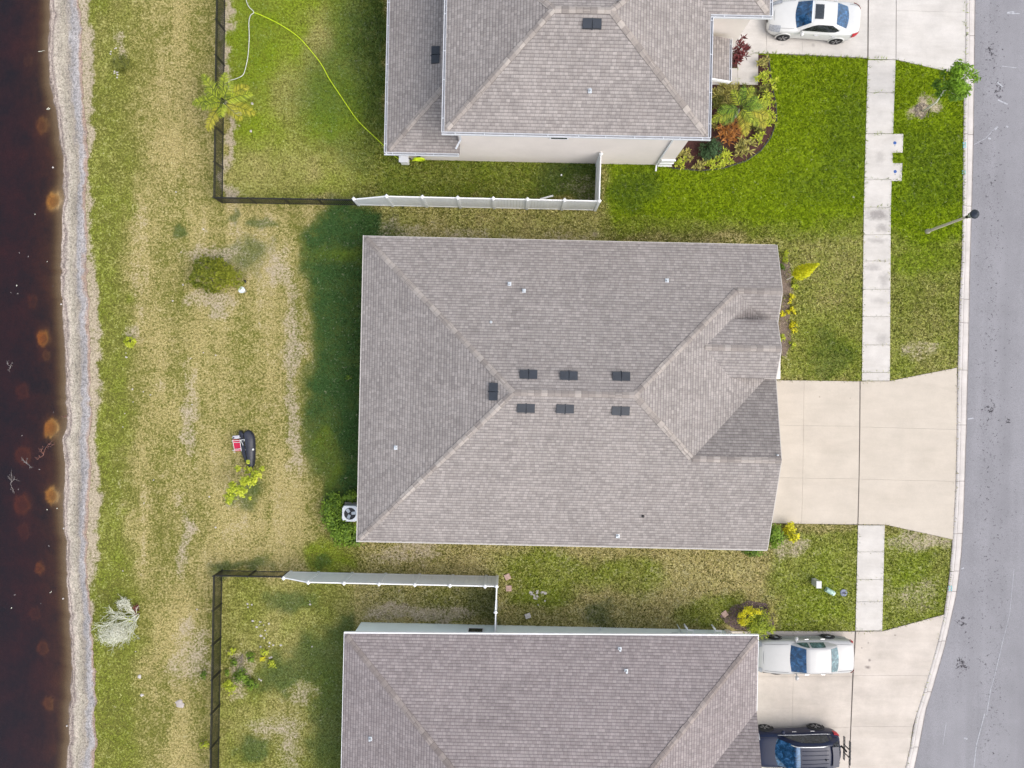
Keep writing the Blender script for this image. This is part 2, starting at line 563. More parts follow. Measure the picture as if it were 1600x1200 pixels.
def fields(x, y):
    """dry, lush, deep, bare of the lawn at world points"""
    u, v = PX(x, y)
    wu = u + (fbm(u / 45, v / 45, 1) - 0.5) * 46 + (vnoise(u / 9, v / 9, 8) - 0.5) * 9
    wv = v + (fbm(u / 45, v / 45, 5) - 0.5) * 46 + (vnoise(u / 9, v / 9, 12) - 0.5) * 9

    def box(x0, y0, x1, y1, s=14):
        return sm(wu, x0 - s, x0 + s) * (1 - sm(wu, x1 - s, x1 + s)) * sm(wv, y0 - s, y0 + s) * (1 - sm(wv, y1 - s, y1 + s))

    def ell(cx, cy, rx, ry, s=0.45):
        q = np.hypot((wu - cx) / rx, (wv - cy) / ry)
        return 1 - sm(q, 1 - s, 1 + s)
    nA = fbm(u / 60, v / 60, 21)
    nS = fbm(u / 30, v / 190, 31)          # mowing and runoff streaks run along the bank
    nB = fbm(u / 22, v / 22, 41)
    dry = np.full_like(u, 0.42); lush = np.zeros_like(u); deep = np.zeros_like(u); bare = np.zeros_like(u)

    def put(arr, m, val):
        arr += (val - arr) * m
    back = 1 - sm(wu, 540, 570)
    put(dry, back * sm(wv, 290, 360) * (1 - sm(wv, 860, 980)), 0.53)
    put(dry, back * (1 - sm(wv, 270, 340)), 0.48)
    put(dry, back * sm(wv, 880, 980), 0.50)
    dry += back * (nS - 0.5) * 0.8 + back * (nB - 0.5) * 0.2
    put(bare, back * sm(nS, 0.56, 0.72) * box(190, 300, 460, 900, 40), 0.24)
    # greener stripe above the bank
    strip = (1 - sm(wu, 185, 215)) * sm(wv, 240, 300)
    put(dry, strip, 0.24); put(lush, strip, 0.26)
    strip2 = (1 - sm(wu, 165, 260)) * (1 - sm(wv, 240, 330))
    put(dry, strip2, 0.3); put(lush, strip2, 0.22)
    put(bare, (1 - sm(u + (nB - 0.5) * 24, 146, 158)) * sm(v, 370, 440) * (1 - sm(v, 840, 960)), 0.9)
    put(bare, (1 - sm(u + (nB - 0.5) * 26, 136, 148)), 0.75)
    put(lush, box(150, 900, 220, 1210, 25), 0.22); put(dry, box(150, 900, 220, 1210, 25), 0.15)
    # upper fenced yard
    yard = box(352, -80, 602, 312, 6)
    put(dry, yard, 0.34); put(lush, yard, 0.36)
    for a in ((395, 60, 60, 110), (480, 30, 50, 80), (530, 170, 50, 90), (400, 200, 40, 30)): put(lush, yard * ell(*a, 0.8), 0.66)
    for a in ((500, 60, 26, 50), (470, 255, 90, 36), (400, 280, 60, 30), (460, 150, 30, 40)): put(dry, yard * ell(*a, 0.8), 0.55); put(lush, yard * ell(*a, 0.8), 0.26)
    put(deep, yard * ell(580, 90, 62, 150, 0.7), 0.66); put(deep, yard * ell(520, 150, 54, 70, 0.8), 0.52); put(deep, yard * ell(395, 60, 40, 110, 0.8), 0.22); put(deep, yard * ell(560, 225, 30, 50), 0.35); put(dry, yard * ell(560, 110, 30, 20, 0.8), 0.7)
    put(bare, box(351, -80, 362, 312, 6), 0.8)
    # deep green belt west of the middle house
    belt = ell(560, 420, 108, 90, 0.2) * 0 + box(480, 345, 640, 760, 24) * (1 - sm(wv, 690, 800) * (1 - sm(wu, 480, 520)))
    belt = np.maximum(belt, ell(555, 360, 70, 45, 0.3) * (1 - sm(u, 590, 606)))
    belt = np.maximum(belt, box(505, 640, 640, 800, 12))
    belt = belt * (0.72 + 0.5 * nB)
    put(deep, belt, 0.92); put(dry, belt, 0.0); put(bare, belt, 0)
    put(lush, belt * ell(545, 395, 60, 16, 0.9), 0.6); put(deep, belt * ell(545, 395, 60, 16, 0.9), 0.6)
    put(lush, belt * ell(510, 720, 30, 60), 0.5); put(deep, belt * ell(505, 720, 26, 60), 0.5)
    for a in ((452, 560, 14, 110), (462, 690, 12, 60), (440, 420, 14, 40)): put(bare, ell(*a, 0.8) * (1 - belt), 0.55)
    put(lush, box(480, 850, 560, 890, 14), 0.5); put(dry, box(480, 850, 560, 890, 14), 0.2)
    # north side yards
    mid = box(600, 240, 930, 312, 5)
    put(dry, mid, 0.32); put(lush, mid, 0.45); put(deep, mid, 0.22)
    put(deep, mid * ell(900, 285, 60, 60), 0.62); put(bare, mid * ell(905, 300, 40, 22), 0.3)  # darker at the fence corner: dark soil, plus fence shade painted into the lawn
    al = box(590, 318, 945, 395, 8)
    put(dry, al, 0.62); put(lush, al, 0.22); put(bare, al * sm(wv, 350, 372), 0.4)
    put(bare, al * ell(640, 355, 50, 18), 0.4)
    fr = sm(wu, 930, 965) * (1 - sm(wv, 345, 385))
    put(lush, fr, 0.95); put(dry, fr, 0.08)
    put(dry, fr * sm(wv, 325, 365), 0.5); put(lush, fr * sm(wv, 325, 370), 0.45)
    put(deep, fr * ell(985, 295, 45, 40), 0.45); put(deep, fr * ell(1330, 230, 60, 90), 0.3)
    put(deep, fr * ell(1290, 290, 90, 30), 0.25)
    put(deep, box(1405, 200, 1505, 320, 25), 0.3); put(lush, box(1400, 90, 1510, 395, 18), 0.95)
    put(bare, ell(1441, 176, 17, 12), 0.9); put(dry, ell(1470, 180, 40, 25), 0.6)
    # front of the middle house
    f2 = sm(wu, 1180, 1215) * sm(wv, 355, 395) * (1 - sm(wv, 590, 610))
    put(dry, f2, 0.56); put(lush, f2, 0.38)
    put(lush, f2 * ell(1300, 560, 50, 60), 0.55); put(lush, f2 * ell(1410, 560, 30, 40), 0.5); put(bare, f2 * ell(1445, 545, 30, 18), 0.5)
    put(deep, f2 * ell(1300, 555, 30, 40), 0.4)
    put(lush, f2 * ell(1450, 400, 60, 30), 0.75)
    put(bare, box(1212, 400, 1236, 560, 7) * sm(nB, 0.3, 0.6), 0.9)
    # south side strip
    so = sm(wu, 555, 600) * sm(wv, 835, 850)
    put(dry, so, 0.66); put(lush, so, 0.12); put(bare, so, 0.14 + 0.0)
    put(bare, so * ell(640, 862, 60, 16), 0.5); put(deep, so * ell(940, 965, 30, 22), 0.6)
    for a in ((870, 890, 90, 30), (980, 900, 60, 30), (840, 925, 50, 25), (1120, 955, 60, 25)): put(lush, so * ell(*a), 0.45); put(dry, so * ell(*a), 0.35)
    f3 = sm(wu, 1190, 1225) * sm(wv, 820, 835)
    put(dry, f3, 0.46); put(lush, f3, 0.50)
    put(bare, f3 * ell(1235, 850, 40, 16), 0.55); put(bare, f3 * ell(1440, 840, 60, 16), 0.55); put(bare, f3 * ell(1425, 930, 40, 22), 0.4)
    put(lush, f3 * ell(1270, 940, 40, 35), 0.6); put(lush, f3 * ell(1420, 890, 40, 40), 0.6)
    pen = box(560, 912, 778, 975, 5)
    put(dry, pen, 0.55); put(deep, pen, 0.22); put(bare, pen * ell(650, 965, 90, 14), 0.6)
    put(deep, pen * ell(770, 935, 50, 40), 0.45)  # shade west of the fence, painted as deeper green
    # lower fenced yard
    low = box(345, 898, 545, 1300, 6)
    put(dry, low, 0.40); put(lush, low, 0.22)
    for a in ((500, 1020, 40, 40), (520, 1120, 34, 100), (455, 935, 40, 22), (450, 1060, 50, 30), (530, 985, 25, 25), (400, 1160, 30, 30)): put(deep, low * ell(*a), 0.62)
    for a in ((458, 1150, 18, 55), (475, 1075, 16, 16), (420, 1130, 36, 16)): put(bare, low * ell(*a, 0.8), 0.48); put(deep, low * ell(*a), 0.1)
    # small dark tufts scattered on the back lawn
    for a in ((400, 345, 16, 10), (418, 350, 10, 8), (385, 770, 24, 20), (282, 372, 9, 7), (355, 885, 26, 10), (400, 885, 22, 10), (382, 400, 40, 30), (500, 880, 12, 8), (358, 335, 9, 8)):
        put(deep, ell(*a), 0.6)
    for a in ((190, 80, 10, 26), (203, 520, 16, 20), (335, 400, 45, 14), (330, 470, 40, 14), (375, 1050, 20, 30), (300, 1020, 30, 60), (300, 640, 14, 70), (285, 840, 12, 60)):
        put(bare, ell(*a), 0.5)
    dry += (nA - 0.5) * 0.5
    lush += (nB - 0.5) * 0.35 * (lush > 0.1)
    bare += (nB - 0.55) * 0.5 * (dry > 0.45)
    return np.clip(np.stack([dry, lush, deep, bare], -1), 0, 1)


def curve(pts, rough=0.0):
    P = sorted([(W(*p)[1], W(*p)[0]) for p in pts])
    ys, xs = np.array([p[0] for p in P]), np.array([p[1] for p in P])
    def f(y):
        y = np.asarray(y, dtype=float)
        x = np.interp(y, ys, xs)
        if rough: x = x + rough * ((fbm(y * 0.9, y * 0 + 3.3, 51) - 0.5) * 1.6 + (fbm(y * 3.1, y * 0 + 8.1, 61) - 0.5) * 0.9)
        return x
    return f


shore = curve([(70, -100), (70, 0), (67.5, 62), (71, 125), (82, 170), (85, 212), (92, 250), (91, 290), (95, 304), (90, 334), (88, 385), (90, 460), (93, 520), (96, 580), (97, 640), (97, 669), (92, 687), (93, 750), (91.5, 810), (97.5, 849), (98, 900), (98.5, 940), (102, 994), (105, 1030), (102, 1090), (100, 1150), (99, 1200), (99, 1300)], 0.16)
bankf = curve([(119, -100), (120, 0), (125, 50), (128, 125), (132, 175), (135, 250), (134, 290), (133, 340), (133.5, 400), (138, 460), (139.5, 550), (141, 640), (138, 720), (136.5, 810), (136, 900), (139, 970), (145, 1030), (147, 1120), (148, 1200), (150, 1300)], 0.26)
curb_in = curve([(1510, -400), (1509, -100), (1508, 0), (1507, 105), (1505.5, 157), (1504, 315), (1502.5, 400), (1499, 467), (1497, 547), (1495, 610), (1494.5, 667), (1493, 747), (1490.5, 800), (1488, 843), (1483, 900), (1475, 957), (1465, 1002), (1441.7, 1083), (1430, 1120), (1421, 1170), (1414, 1200), (1385, 1320), (1330, 1560)])
curb_out = curve([(1526, -400), (1525.5, -100), (1525, 0), (1522.5, 210), (1520, 315), (1517, 413), (1514.7, 547), (1513, 600), (1511.5, 667), (1509, 747), (1506.7, 813), (1504, 860), (1500, 900), (1495, 933), (1483, 987), (1477, 1013), (1456.7, 1083), (1448, 1110), (1436.7, 1170), (1430, 1200), (1402, 1320), (1348, 1560)])

ys = np.concatenate([np.linspace(-110, -26, 18)[:-1], np.linspace(-26, -21.5, 14)[:-1], np.linspace(-21.5, 21.5, 360), np.linspace(21.5, 26, 14)[1:], np.linspace(26, 110, 18)[1:]])


def sheet(name, cols, zf, mat, rows=ys, fieldf=None, extra=None):
    """cols: list of functions of y giving the x of each column"""
    X = np.stack([c(rows) for c in cols], 1)
    Y = np.repeat(rows[:, None], X.shape[1], 1)
    Z = zf(X, Y)
    m, n = X.shape
    V = np.stack([X, Y, Z], -1).reshape(-1, 3)
    idx = np.arange(m * n).reshape(m, n)
    F = np.stack([idx[:-1, :-1], idx[:-1, 1:], idx[1:, 1:], idx[1:, :-1]], -1).reshape(-1, 4)
    ca = {'lawn': fieldf(X, Y).reshape(-1, 4)} if fieldf else None
    at = extra(X, Y) if extra else None
    return np_mesh(name, V, F, mat, cattrs=ca, attrs=at, smooth=True)


def lerpc(a, b, t):
    return lambda y: a(y) * (1 - t) + b(y) * t


ZW = -0.42          # pond level
ncol = 380
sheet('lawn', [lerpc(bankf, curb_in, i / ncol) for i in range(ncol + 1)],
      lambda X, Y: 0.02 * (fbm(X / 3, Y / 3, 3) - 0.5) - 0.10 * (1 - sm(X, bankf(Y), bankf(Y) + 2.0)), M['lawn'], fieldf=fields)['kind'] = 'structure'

# bank of sand and gravel between lawn and pond
mb_, tb, bb = new_mat('sandy_bank')
bb.inputs['Roughness'].default_value = 0.95
bb.inputs['Specular IOR Level'].default_value = 0.15
pos = geo_pos(tb)
ta = N(tb, 'ShaderNodeAttribute', attribute_name='t').outputs['Fac']
map_ = tb.nodes.new('ShaderNodeMapping'); tb.links.new(pos, map_.inputs[0]); map_.inputs['Scale'].default_value = (1.0, 0.3, 1)
tp = math_n(tb, 'ADD', ta, math_n(tb, 'MULTIPLY', math_n(tb, 'SUBTRACT', noise(tb, 2.2, 5, 0.65, map_.outputs[0]), 0.5), 0.5))
cbk = ramp(tb, tp, [(0.0, (0.20, 0.165, 0.15)), (0.06, (0.40, 0.345, 0.31)), (0.12, (0.22, 0.185, 0.175)), (0.22, (0.44, 0.395, 0.345)), (0.42, (0.36, 0.33, 0.275)), (0.58, (0.30, 0.27, 0.235)), (0.72, (0.27, 0.265, 0.275)), (0.86, (0.33, 0.32, 0.33)), (0.97, (0.31, 0.235, 0.195))])
g1 = noise(tb, 11, 4, 0.9, pos)
g2 = noise(tb, 3.2, 5, 0.8, map_.outputs[0])
cbk = mixc(tb, 1.0, cbk, ramp(tb, g1, [(0.30, 0.35), (0.48, 1.0), (0.68, 1.65)]), 'MULTIPLY')
cbk = mixc(tb, 1.0, cbk, ramp(tb, g2, [(0.3, 0.66), (0.65, 1.28)]), 'MULTIPLY')
blot = ramp(tb, noise(tb, 1.6, 6, 0.8, map_.outputs[0]), [(0.46, 1.08), (0.56, 0.9), (0.70, 0.55)])
cbk = mixc(tb, 1.0, cbk, (1.0, 0.96, 0.90), 'MULTIPLY')
cbk = mixc(tb, 1.0, cbk, ramp(tb, noise(tb, 6.0, 4, 0.9, pos), [(0.36, 0.5), (0.46, 1.0), (0.6, 1.08)]), 'MULTIPLY')
cbk = mixc(tb, 1.0, cbk, blot, 'MULTIPLY')
tb.links.new(cbk, bb.inputs['Base Color'])
bump(tb, bb, g1, 0.6, 0.03)
nb = 26
sheet('sandy_bank', [lerpc(shore, bankf, i / nb) for i in range(nb + 1)],
      lambda X, Y: ZW + 0.006 + (-0.10 - ZW) * sm((X - shore(Y)) / (bankf(Y) - shore(Y)), -0.25, 1.05) * 1.02 - 0.0 + 0.015 * (fbm(X * 2, Y * 2, 2) - 0.5),
      mb_, extra=lambda X, Y: {'t': ((X - shore(Y)) / (bankf(Y) - shore(Y))).ravel()})['kind'] = 'structure'

# pond bed with the sandy rings of fish nests
NESTS = [(71, 309, 17, 1.0), (65, 671, 16, 1.15), (67, 778, 15, 1.0), (49, 526, 14, 0.95), (40, 897, 10, 0.5), (28, 467, 12, 0.14), (50, 187, 15, 0.35),
         (25, 82, 11, 0.10), (8, 612, 14, 0.20), (9, 716, 17, 0.32), (8, 795, 18, 0.38), (10, 838, 14, 0.16), (45, 1025, 13, 0.30), (57, 1112, 12, 0.32), (55, 555, 9, 0.2), (30, 970, 12, 0.15)]


def nest_field(X, Y):
    u, v = PX(X, Y)
    # the bed is seen through ~1 m of water: shift outward slightly
    w1 = u + (vnoise(u / 5, v / 5, 3) - 0.5) * 5; w2 = v + (vnoise(u / 5, v / 5, 9) - 0.5) * 5
    f = np.zeros_like(u)
    for cx, cy, r_, s_ in NESTS:
        q = np.hypot(w1 - cx, w2 - cy) / (r_ * 0.86)
        th = np.arctan2(w2 - cy, w1 - cx)
        rag = 0.75 + 0.5 * vnoise(th * 2.2 + cx, q * 2.0 + cy, 6)
        ring = (0.8 * np.exp(-((q - 0.80) / 0.26) ** 2) * rag + 0.46 * np.exp(-(q / 0.62) ** 4) + 0.30 * np.exp(-(q / 1.35) ** 3))
        f = np.maximum(f, ring * s_)
    return f


def bed_z(X, Y):
    d = np.maximum(shore(Y) - X, 0)
    z = ZW + 0.006 - np.interp(d, [0, 0.3, 0.8, 1.4, 2.2, 3.2, 6, 90], [0, 0.10, 0.30, 0.52, 0.78, 1.0, 1.3, 2.5])
    u, v = PX(X, Y)
    for cx, cy, r_, s_ in NESTS:
        q = np.hypot(u - cx, v - cy) / r_
        z = z + s_ * (0.05 * np.exp(-((q - 0.85) / 0.25) ** 2) - 0.07 * np.exp(-(q / 0.6) ** 2))
    return z


mbed, tbd, bbd = new_mat('pond_bed')
bbd.inputs['Roughness'].default_value = 1.0
bbd.inputs['Specular IOR Level'].default_value = 0.0
an = N(tbd, 'ShaderNodeAttribute', attribute_name='nest').outputs['Fac']
ash = N(tbd, 'ShaderNodeAttribute', attribute_name='d').outputs['Fac']
posb = geo_pos(tbd)
muck = ramp(tbd, noise(tbd, 0.55, 6, 0.7, posb), [(0.3, (0.035, 0.030, 0.032)), (0.7, (0.21, 0.12, 0.085))])
near = ramp(tbd, ash, [(0.0, (0.40, 0.33, 0.24)), (0.9, (0.20, 0.165, 0.12))])
cb_ = mixc(tbd, ramp(tbd, ash, [(0.35, 0), (0.95, 1)]), near, muck)
cb_ = mixc(tbd, ramp(tbd, an, [(0.0, 0), (1.0, 1)]), cb_, (0.98, 0.86, 0.62))
cb_ = mixc(tbd, 1.0, cb_, ramp(tbd, noise(tbd, 18, 3, 0.7, posb), [(0.3, 0.75), (0.7, 1.2)]), 'MULTIPLY')
tbd.links.new(cb_, bbd.inputs['Base Color'])
bed_cols = [(lambda y, k=k: shore(y) - 90 * (1 - k)) for k in np.linspace(0, 0.94, 8)] + [(lambda y, k=k: shore(y) - k) for k in np.linspace(4.2, 0, 90)]
sheet('pond_bed', bed_cols, bed_z, mbed, extra=lambda X, Y: {'nest': nest_field(X, Y).ravel(), 'd': np.maximum(shore(Y) - X, 0).ravel()})['kind'] = 'structure'

mw, tw, bw = new_mat('pond_water')
outw = tw.nodes['Material Output']
trn = N(tw, 'ShaderNodeBsdfTransparent'); trn.inputs[0].default_value = (0.93, 0.88, 0.80, 1)
gl = N(tw, 'ShaderNodeBsdfGlossy', Roughness=0.03)
gl.inputs['Color'].default_value = (0.95, 0.9, 1.0, 1)
fr_ = N(tw, 'ShaderNodeFresnel', IOR=1.55)
wb_ = N(tw, 'ShaderNodeBump', Strength=0.08, Distance=0.02)
tw.links.new(noise(tw, 2.5, 3, 0.6, geo_pos(tw)), wb_.inputs['Height'])
tw.links.new(wb_.outputs[0], gl.inputs['Normal']); tw.links.new(wb_.outputs[0], fr_.inputs['Normal'])
mxw = N(tw, 'ShaderNodeMixShader')
tw.links.new(fr_.outputs[0], mxw.inputs[0]); tw.links.new(trn.outputs[0], mxw.inputs[1]); tw.links.new(gl.outputs[0], mxw.inputs[2])
tw.links.new(mxw.outputs[0], outw.inputs['Surface'])
va = N(tw, 'ShaderNodeVolumeAbsorption', Density=1.0)
va.inputs['Color'].default_value = (0.84, 0.64, 0.15, 1)
va.inputs['Density'].default_value = 3.2
tw.links.new(va.outputs[0], outw.inputs['Volume'])
MB().box(-118, -19, -110, 110, -6, ZW).build('pond_water', mw)['kind'] = 'structure'

# ------------------------------------------------------------------ street and curb
mr, trd, brd = new_mat('asphalt')
brd.inputs['Roughness'].default_value = 0.9
brd.inputs['Specular IOR Level'].default_value = 0.2
pr = geo_pos(trd)
car_ = ramp(trd, noise(trd, 34, 3, 0.8, pr), [(0.3, 0.72), (0.7, 1.28)])
mp2 = trd.nodes.new('ShaderNodeMapping'); trd.links.new(pr, mp2.inputs[0]); mp2.inputs['Scale'].default_value = (1.4, 0.1, 1)
lane = ramp(trd, noise(trd, 0.8, 3, 0.5, mp2.outputs[0]), [(0.3, 0.93), (0.7, 1.08)])
cr = mixc(trd, 1.0, (0.234, 0.227, 0.238), car_, 'MULTIPLY')
cr = mixc(trd, 1.0, cr, lane, 'MULTIPLY')
cr = mixc(trd, 1.0, cr, ramp(trd, noise(trd, 0.6, 5, 0.6, pr), [(0.3, 0.93), (0.7, 1.07)]), 'MULTIPLY')
oil = N(trd, 'ShaderNodeAttribute', attribute_name='oil').outputs['Fac']
vor = N(trd, 'ShaderNodeTexNoise', Scale=7.0, Detail=4.0, Roughness=0.75); trd.links.new(pr, vor.inputs['Vector'])
oilm = ramp(trd, math_n(trd, 'ADD', vor.outputs['Fac'], math_n(trd, 'MULTIPLY', oil, 0.30)), [(0.70, 0), (0.76, 1)])
cr = mixc(trd, oilm, cr, (0.05, 0.045, 0.05))
trd.links.new(cr, brd.inputs['Base Color'])
bump(trd, brd, noise(trd, 60, 2, 0.6, pr), 0.3, 0.005)


def oil_field(X, Y):
    u, v = PX(X, Y)
    f = 0.26 * np.exp(-((u - 1550) / 34) ** 2) + 0.10
    for cx, cy, rx, ry, s_ in ((1552, 78, 12, 20, 0.75), (1562, 140, 14, 20, 0.7), (1558, 195, 8, 10, 0.3), (1556, 25, 8, 10, 0.2), (1533, 575, 10, 16, 0.45), (1548, 640, 16, 10, 0.8), (1576, 658, 8, 8, 0.7), (1540, 690, 18, 30, 0.35),
                            (1505, 972, 12, 16, 0.75), (1540, 962, 6, 5, 0.6), (1506, 1040, 13, 18, 0.8), (1500, 1090, 16, 40, 0.3), (1515, 1000, 14, 30, 0.35)):
        f = np.maximum(f, s_ * np.exp(-(((u - cx) / rx) ** 2 + ((v - cy) / ry) ** 2)))
    return f


sheet('road', [(lambda y, k=k: curb_out(y) - 0.05 + k) for k in list(np.linspace(0, 6, 70)) + [7, 8.5]], lambda X, Y: -0.11 + 0.05 * np.minimum(np.maximum(X - curb_out(Y), 0), 4.2) / 4.2, mr,
      extra=lambda X, Y: {'oil': oil_field(X, Y).ravel()})['kind'] = 'structure'
sheet('far_verge', [(lambda y, k=k: curb_out(y) + k) for k in (8.4, 9, 14, 30, 90)], lambda X, Y: 0 * X - 0.03, M['lawn'], fieldf=lambda X, Y: np.stack([0.4 + 0 * X, 0.4 + 0 * X, 0 * X, 0 * X], -1))['kind'] = 'structure'

prof = [(0.0, 0.02), (0.02, 0.035), (0.30, 0.03), (0.45, -0.015), (0.52, -0.085), (0.60, -0.098), (1.0, -0.088), (1.01, -0.14)]
cuts = np.sort(np.array([W(1500, p)[1] for p in (-40, 54, 209, 321, 467, 504, 578, 664, 752, 834, 893, 925, 1003, 1083, 1170)]))
sheet('curb', [lerpc(curb_in, curb_out, k) for k, _ in prof], lambda X, Y: np.repeat(np.array([z for _, z in prof])[None, :], X.shape[0], 0), M['curb'])['kind'] = 'structure'
jm = MB()
for yc in cuts:
    a, b = float(curb_in(yc)), float(curb_out(yc))
    for (k0, z0), (k1, z1) in zip(prof[1:6], prof[2:7]):
        xa, xb = a + (b - a) * k0, a + (b - a) * k1
        jm.face([(xa, yc - 0.012, z0 + 0.004), (xb, yc - 0.012, z1 + 0.004), (xb, yc + 0.012, z1 + 0.004), (xa, yc + 0.012, z0 + 0.004)])
jm.build('curb_joints', simple('joint_dirt', (0.15, 0.13, 0.115), 0.95))['kind'] = 'structure'
M['joint'] = D.materials['joint_dirt']


# ------------------------------------------------------------------ concrete slabs
SLABS = []


def shrink(poly, g):
    n = len(poly)
    A = sum(poly[i][0] * poly[(i + 1) % n][1] - poly[(i + 1) % n][0] * poly[i][1] for i in range(n))
    if A < 0: poly = poly[::-1]
    out = []
    for i in range(n):
        p0, p1, p2 = Vector(poly[i - 1]), Vector(poly[i]), Vector(poly[(i + 1) % n])
        d1, d2 = (p1 - p0).normalized(), (p2 - p1).normalized()
        n1, n2 = Vector((-d1.y, d1.x)), Vector((-d2.y, d2.x))
        k = (n1 + n2) / max(0.3, 1 + n1.dot(n2))
        out.append(tuple(p1 + k * g))
    return out


def slabs(name, polys, mat, z=0.045, gap=0.003):
    m = MB()
    for p in polys:
        q = [W(*a) for a in p]
        SLABS.append(q)
        m.prism(shrink(q, gap), -0.12, z)
    o = m.build(name, mat, bevel=0.003)
    return tag(o, kind='structure')


def base_under(name, poly, z=0.022):
    m = MB(); q = [W(*a) for a in poly]
    m.prism(q, -0.14, z)
    return tag(m.build(name, M['joint']), kind='structure')


for nm, po in (('middle', [(1175, 593.5), (1342.5, 595.5), (1389, 595), (1495, 574), (1488, 843), (1383, 820), (1340, 820), (1175, 817)]), ('upper', [(1060, -150), (1509, -150), (1506.8, 118), (1399, 94), (1354, 92), (1197, 84), (1060, 82)]),
               ('lower', [(1140, 985.5), (1379, 985.5), (1475, 959.5), (1465, 1003), (1442, 1083), (1430, 1120), (1414, 1200), (1383, 1330), (1140, 1330)])):
    base_under('driveway_base', po, 0.018)
    SLABS.append([W(*a) for a in po])
slabs('middle_driveway', [
    [(1175, 594), (1256, 594.5), (1255, 665), (1175, 663)], [(1256, 594.5), (1342.5, 596), (1342, 666), (1255, 665)],
    [(1175, 663), (1255, 665), (1254, 747), (1175, 745)], [(1255, 665), (1342, 666), (1341, 748), (1254, 747)],
    [(1175, 745), (1254, 747), (1252, 818), (1175, 816)], [(1254, 747), (1341, 748), (1339, 819), (1252, 818)],
    [(1344, 595.8), (1389, 595.5), (1494.5, 574.5), (1494, 671), (1343.5, 667)],
    [(1343.5, 667), (1494, 671), (1492.3, 752), (1342.2, 748.5)],
    [(1342.2, 748.5), (1492.3, 752), (1488, 842.5), (1383, 819.5), (1340.5, 819)]], M['drive'])
slabs('upper_driveway', [
    [(1199, -150), (1253, -150), (1253, 85.5), (1197, 84)], [(1253, -150), (1356, -150), (1354.5, 91), (1253, 85.5)],
    [(1358, -150), (1400, -150), (1399, 93.5), (1356.3, 92.5)], [(1400, -150), (1509, -150), (1508, 20), (1400, 17)], [(1400, 17), (1508, 20), (1506.5, 118), (1399.6, 93.5)]], M['walk'])
slabs('front_walkway', [
    [(1060, 30), (1197, 30), (1197, 84), (1152, 83), (1060, 82)], [(1152, 83), (1184.5, 84), (1184, 133), (1152, 133)],
    [(1060, 107), (1152, 107), (1152, 133), (1060, 133)]], M['walk'])
slabs('lower_driveway', [
    [(1140, 986), (1240, 986), (1239, 1057), (1140, 1057)], [(1240, 986), (1335, 986.5), (1331, 1057), (1239, 1057)],
    [(1140, 1057), (1239, 1057), (1237, 1136), (1140, 1135)], [(1239, 1057), (1331, 1057), (1328, 1136), (1237, 1136)],
    [(1140, 1135), (1237, 1136), (1233, 1330), (1140, 1330)], [(1237, 1136), (1328, 1136), (1320, 1330), (1233, 1330)],
    [(1337, 986.5), (1379, 986), (1474.5, 960), (1464.5, 1003), (1450, 1055), (1333, 1055)],
    [(1333, 1055), (1450, 1055), (1441.5, 1083), (1430, 1119), (1425.5, 1135), (1329.5, 1134)],
    [(1329.5, 1134), (1425.5, 1135), (1420.5, 1170), (1413.5, 1200), (1382, 1330), (1321.5, 1330)]], M['drive_grey'])


def xl(y): return np.interp(y, [92, 210, 324, 595], [1355.5, 1352, 1349, 1346])
def xr(y): return np.interp(y, [92, 210, 324, 595], [1399, 1395, 1391.5, 1390])
def xl2(y): return np.interp(y, [819, 985], [1340, 1336])
def xr2(y): return np.interp(y, [819, 985], [1382, 1378])


wk = [[(xl(a), a), (xr(a), a), (xr(b), b), (xl(b), b)] for a, b in ((94, 145), (145, 209), (281, 324), (324, 367), (367, 408), (408, 452), (452, 495), (495, 539), (539, 582), (582, 595))]
wk.append([(xl(209), 209), (1411, 209.5), (1410, 239), (1394.5, 239), (1394.5, 255), (1409.5, 255), (1408.5, 283.5), (1392.5, 283), (1392.3, 281), (xl(281), 281)])
wk += [[(xl2(a), a), (xr2(a), a), (xr2(b), b), (xl2(b), b)] for a, b in ((820.5, 862), (862, 905), (905, 940), (940, 985))]
slabs('sidewalk', wk, M['walk'], gap=0.008)

# worn white scuffs and paint strokes on the asphalt
sc_m = simple('scuff_paint', (0.36, 0.36, 0.38), 0.8, var=0.35, scale=9)


def zroad(x, y): return -0.11 + 0.05 * min(max(x - float(curb_out(y)), 0), 4.2) / 4.2


def stroke(pts, w, name, mat=sc_m, dz=0.006):
    m = MB()
    P = [W(*p) for p in pts]
    for a, b in zip(P[:-1], P[1:]):
        d = Vector((b[0] - a[0], b[1] - a[1])).normalized(); nn = Vector((-d.y, d.x)) * w / 2
        q = [(a[0] + nn.x, a[1] + nn.y), (a[0] - nn.x, a[1] - nn.y), (b[0] - nn.x, b[1] - nn.y), (b[0] + nn.x, b[1] + nn.y)]
        m.face([(x, y, zroad(x, y) + dz) for x, y in q])
    return tag(m.build(name, mat), kind='structure')


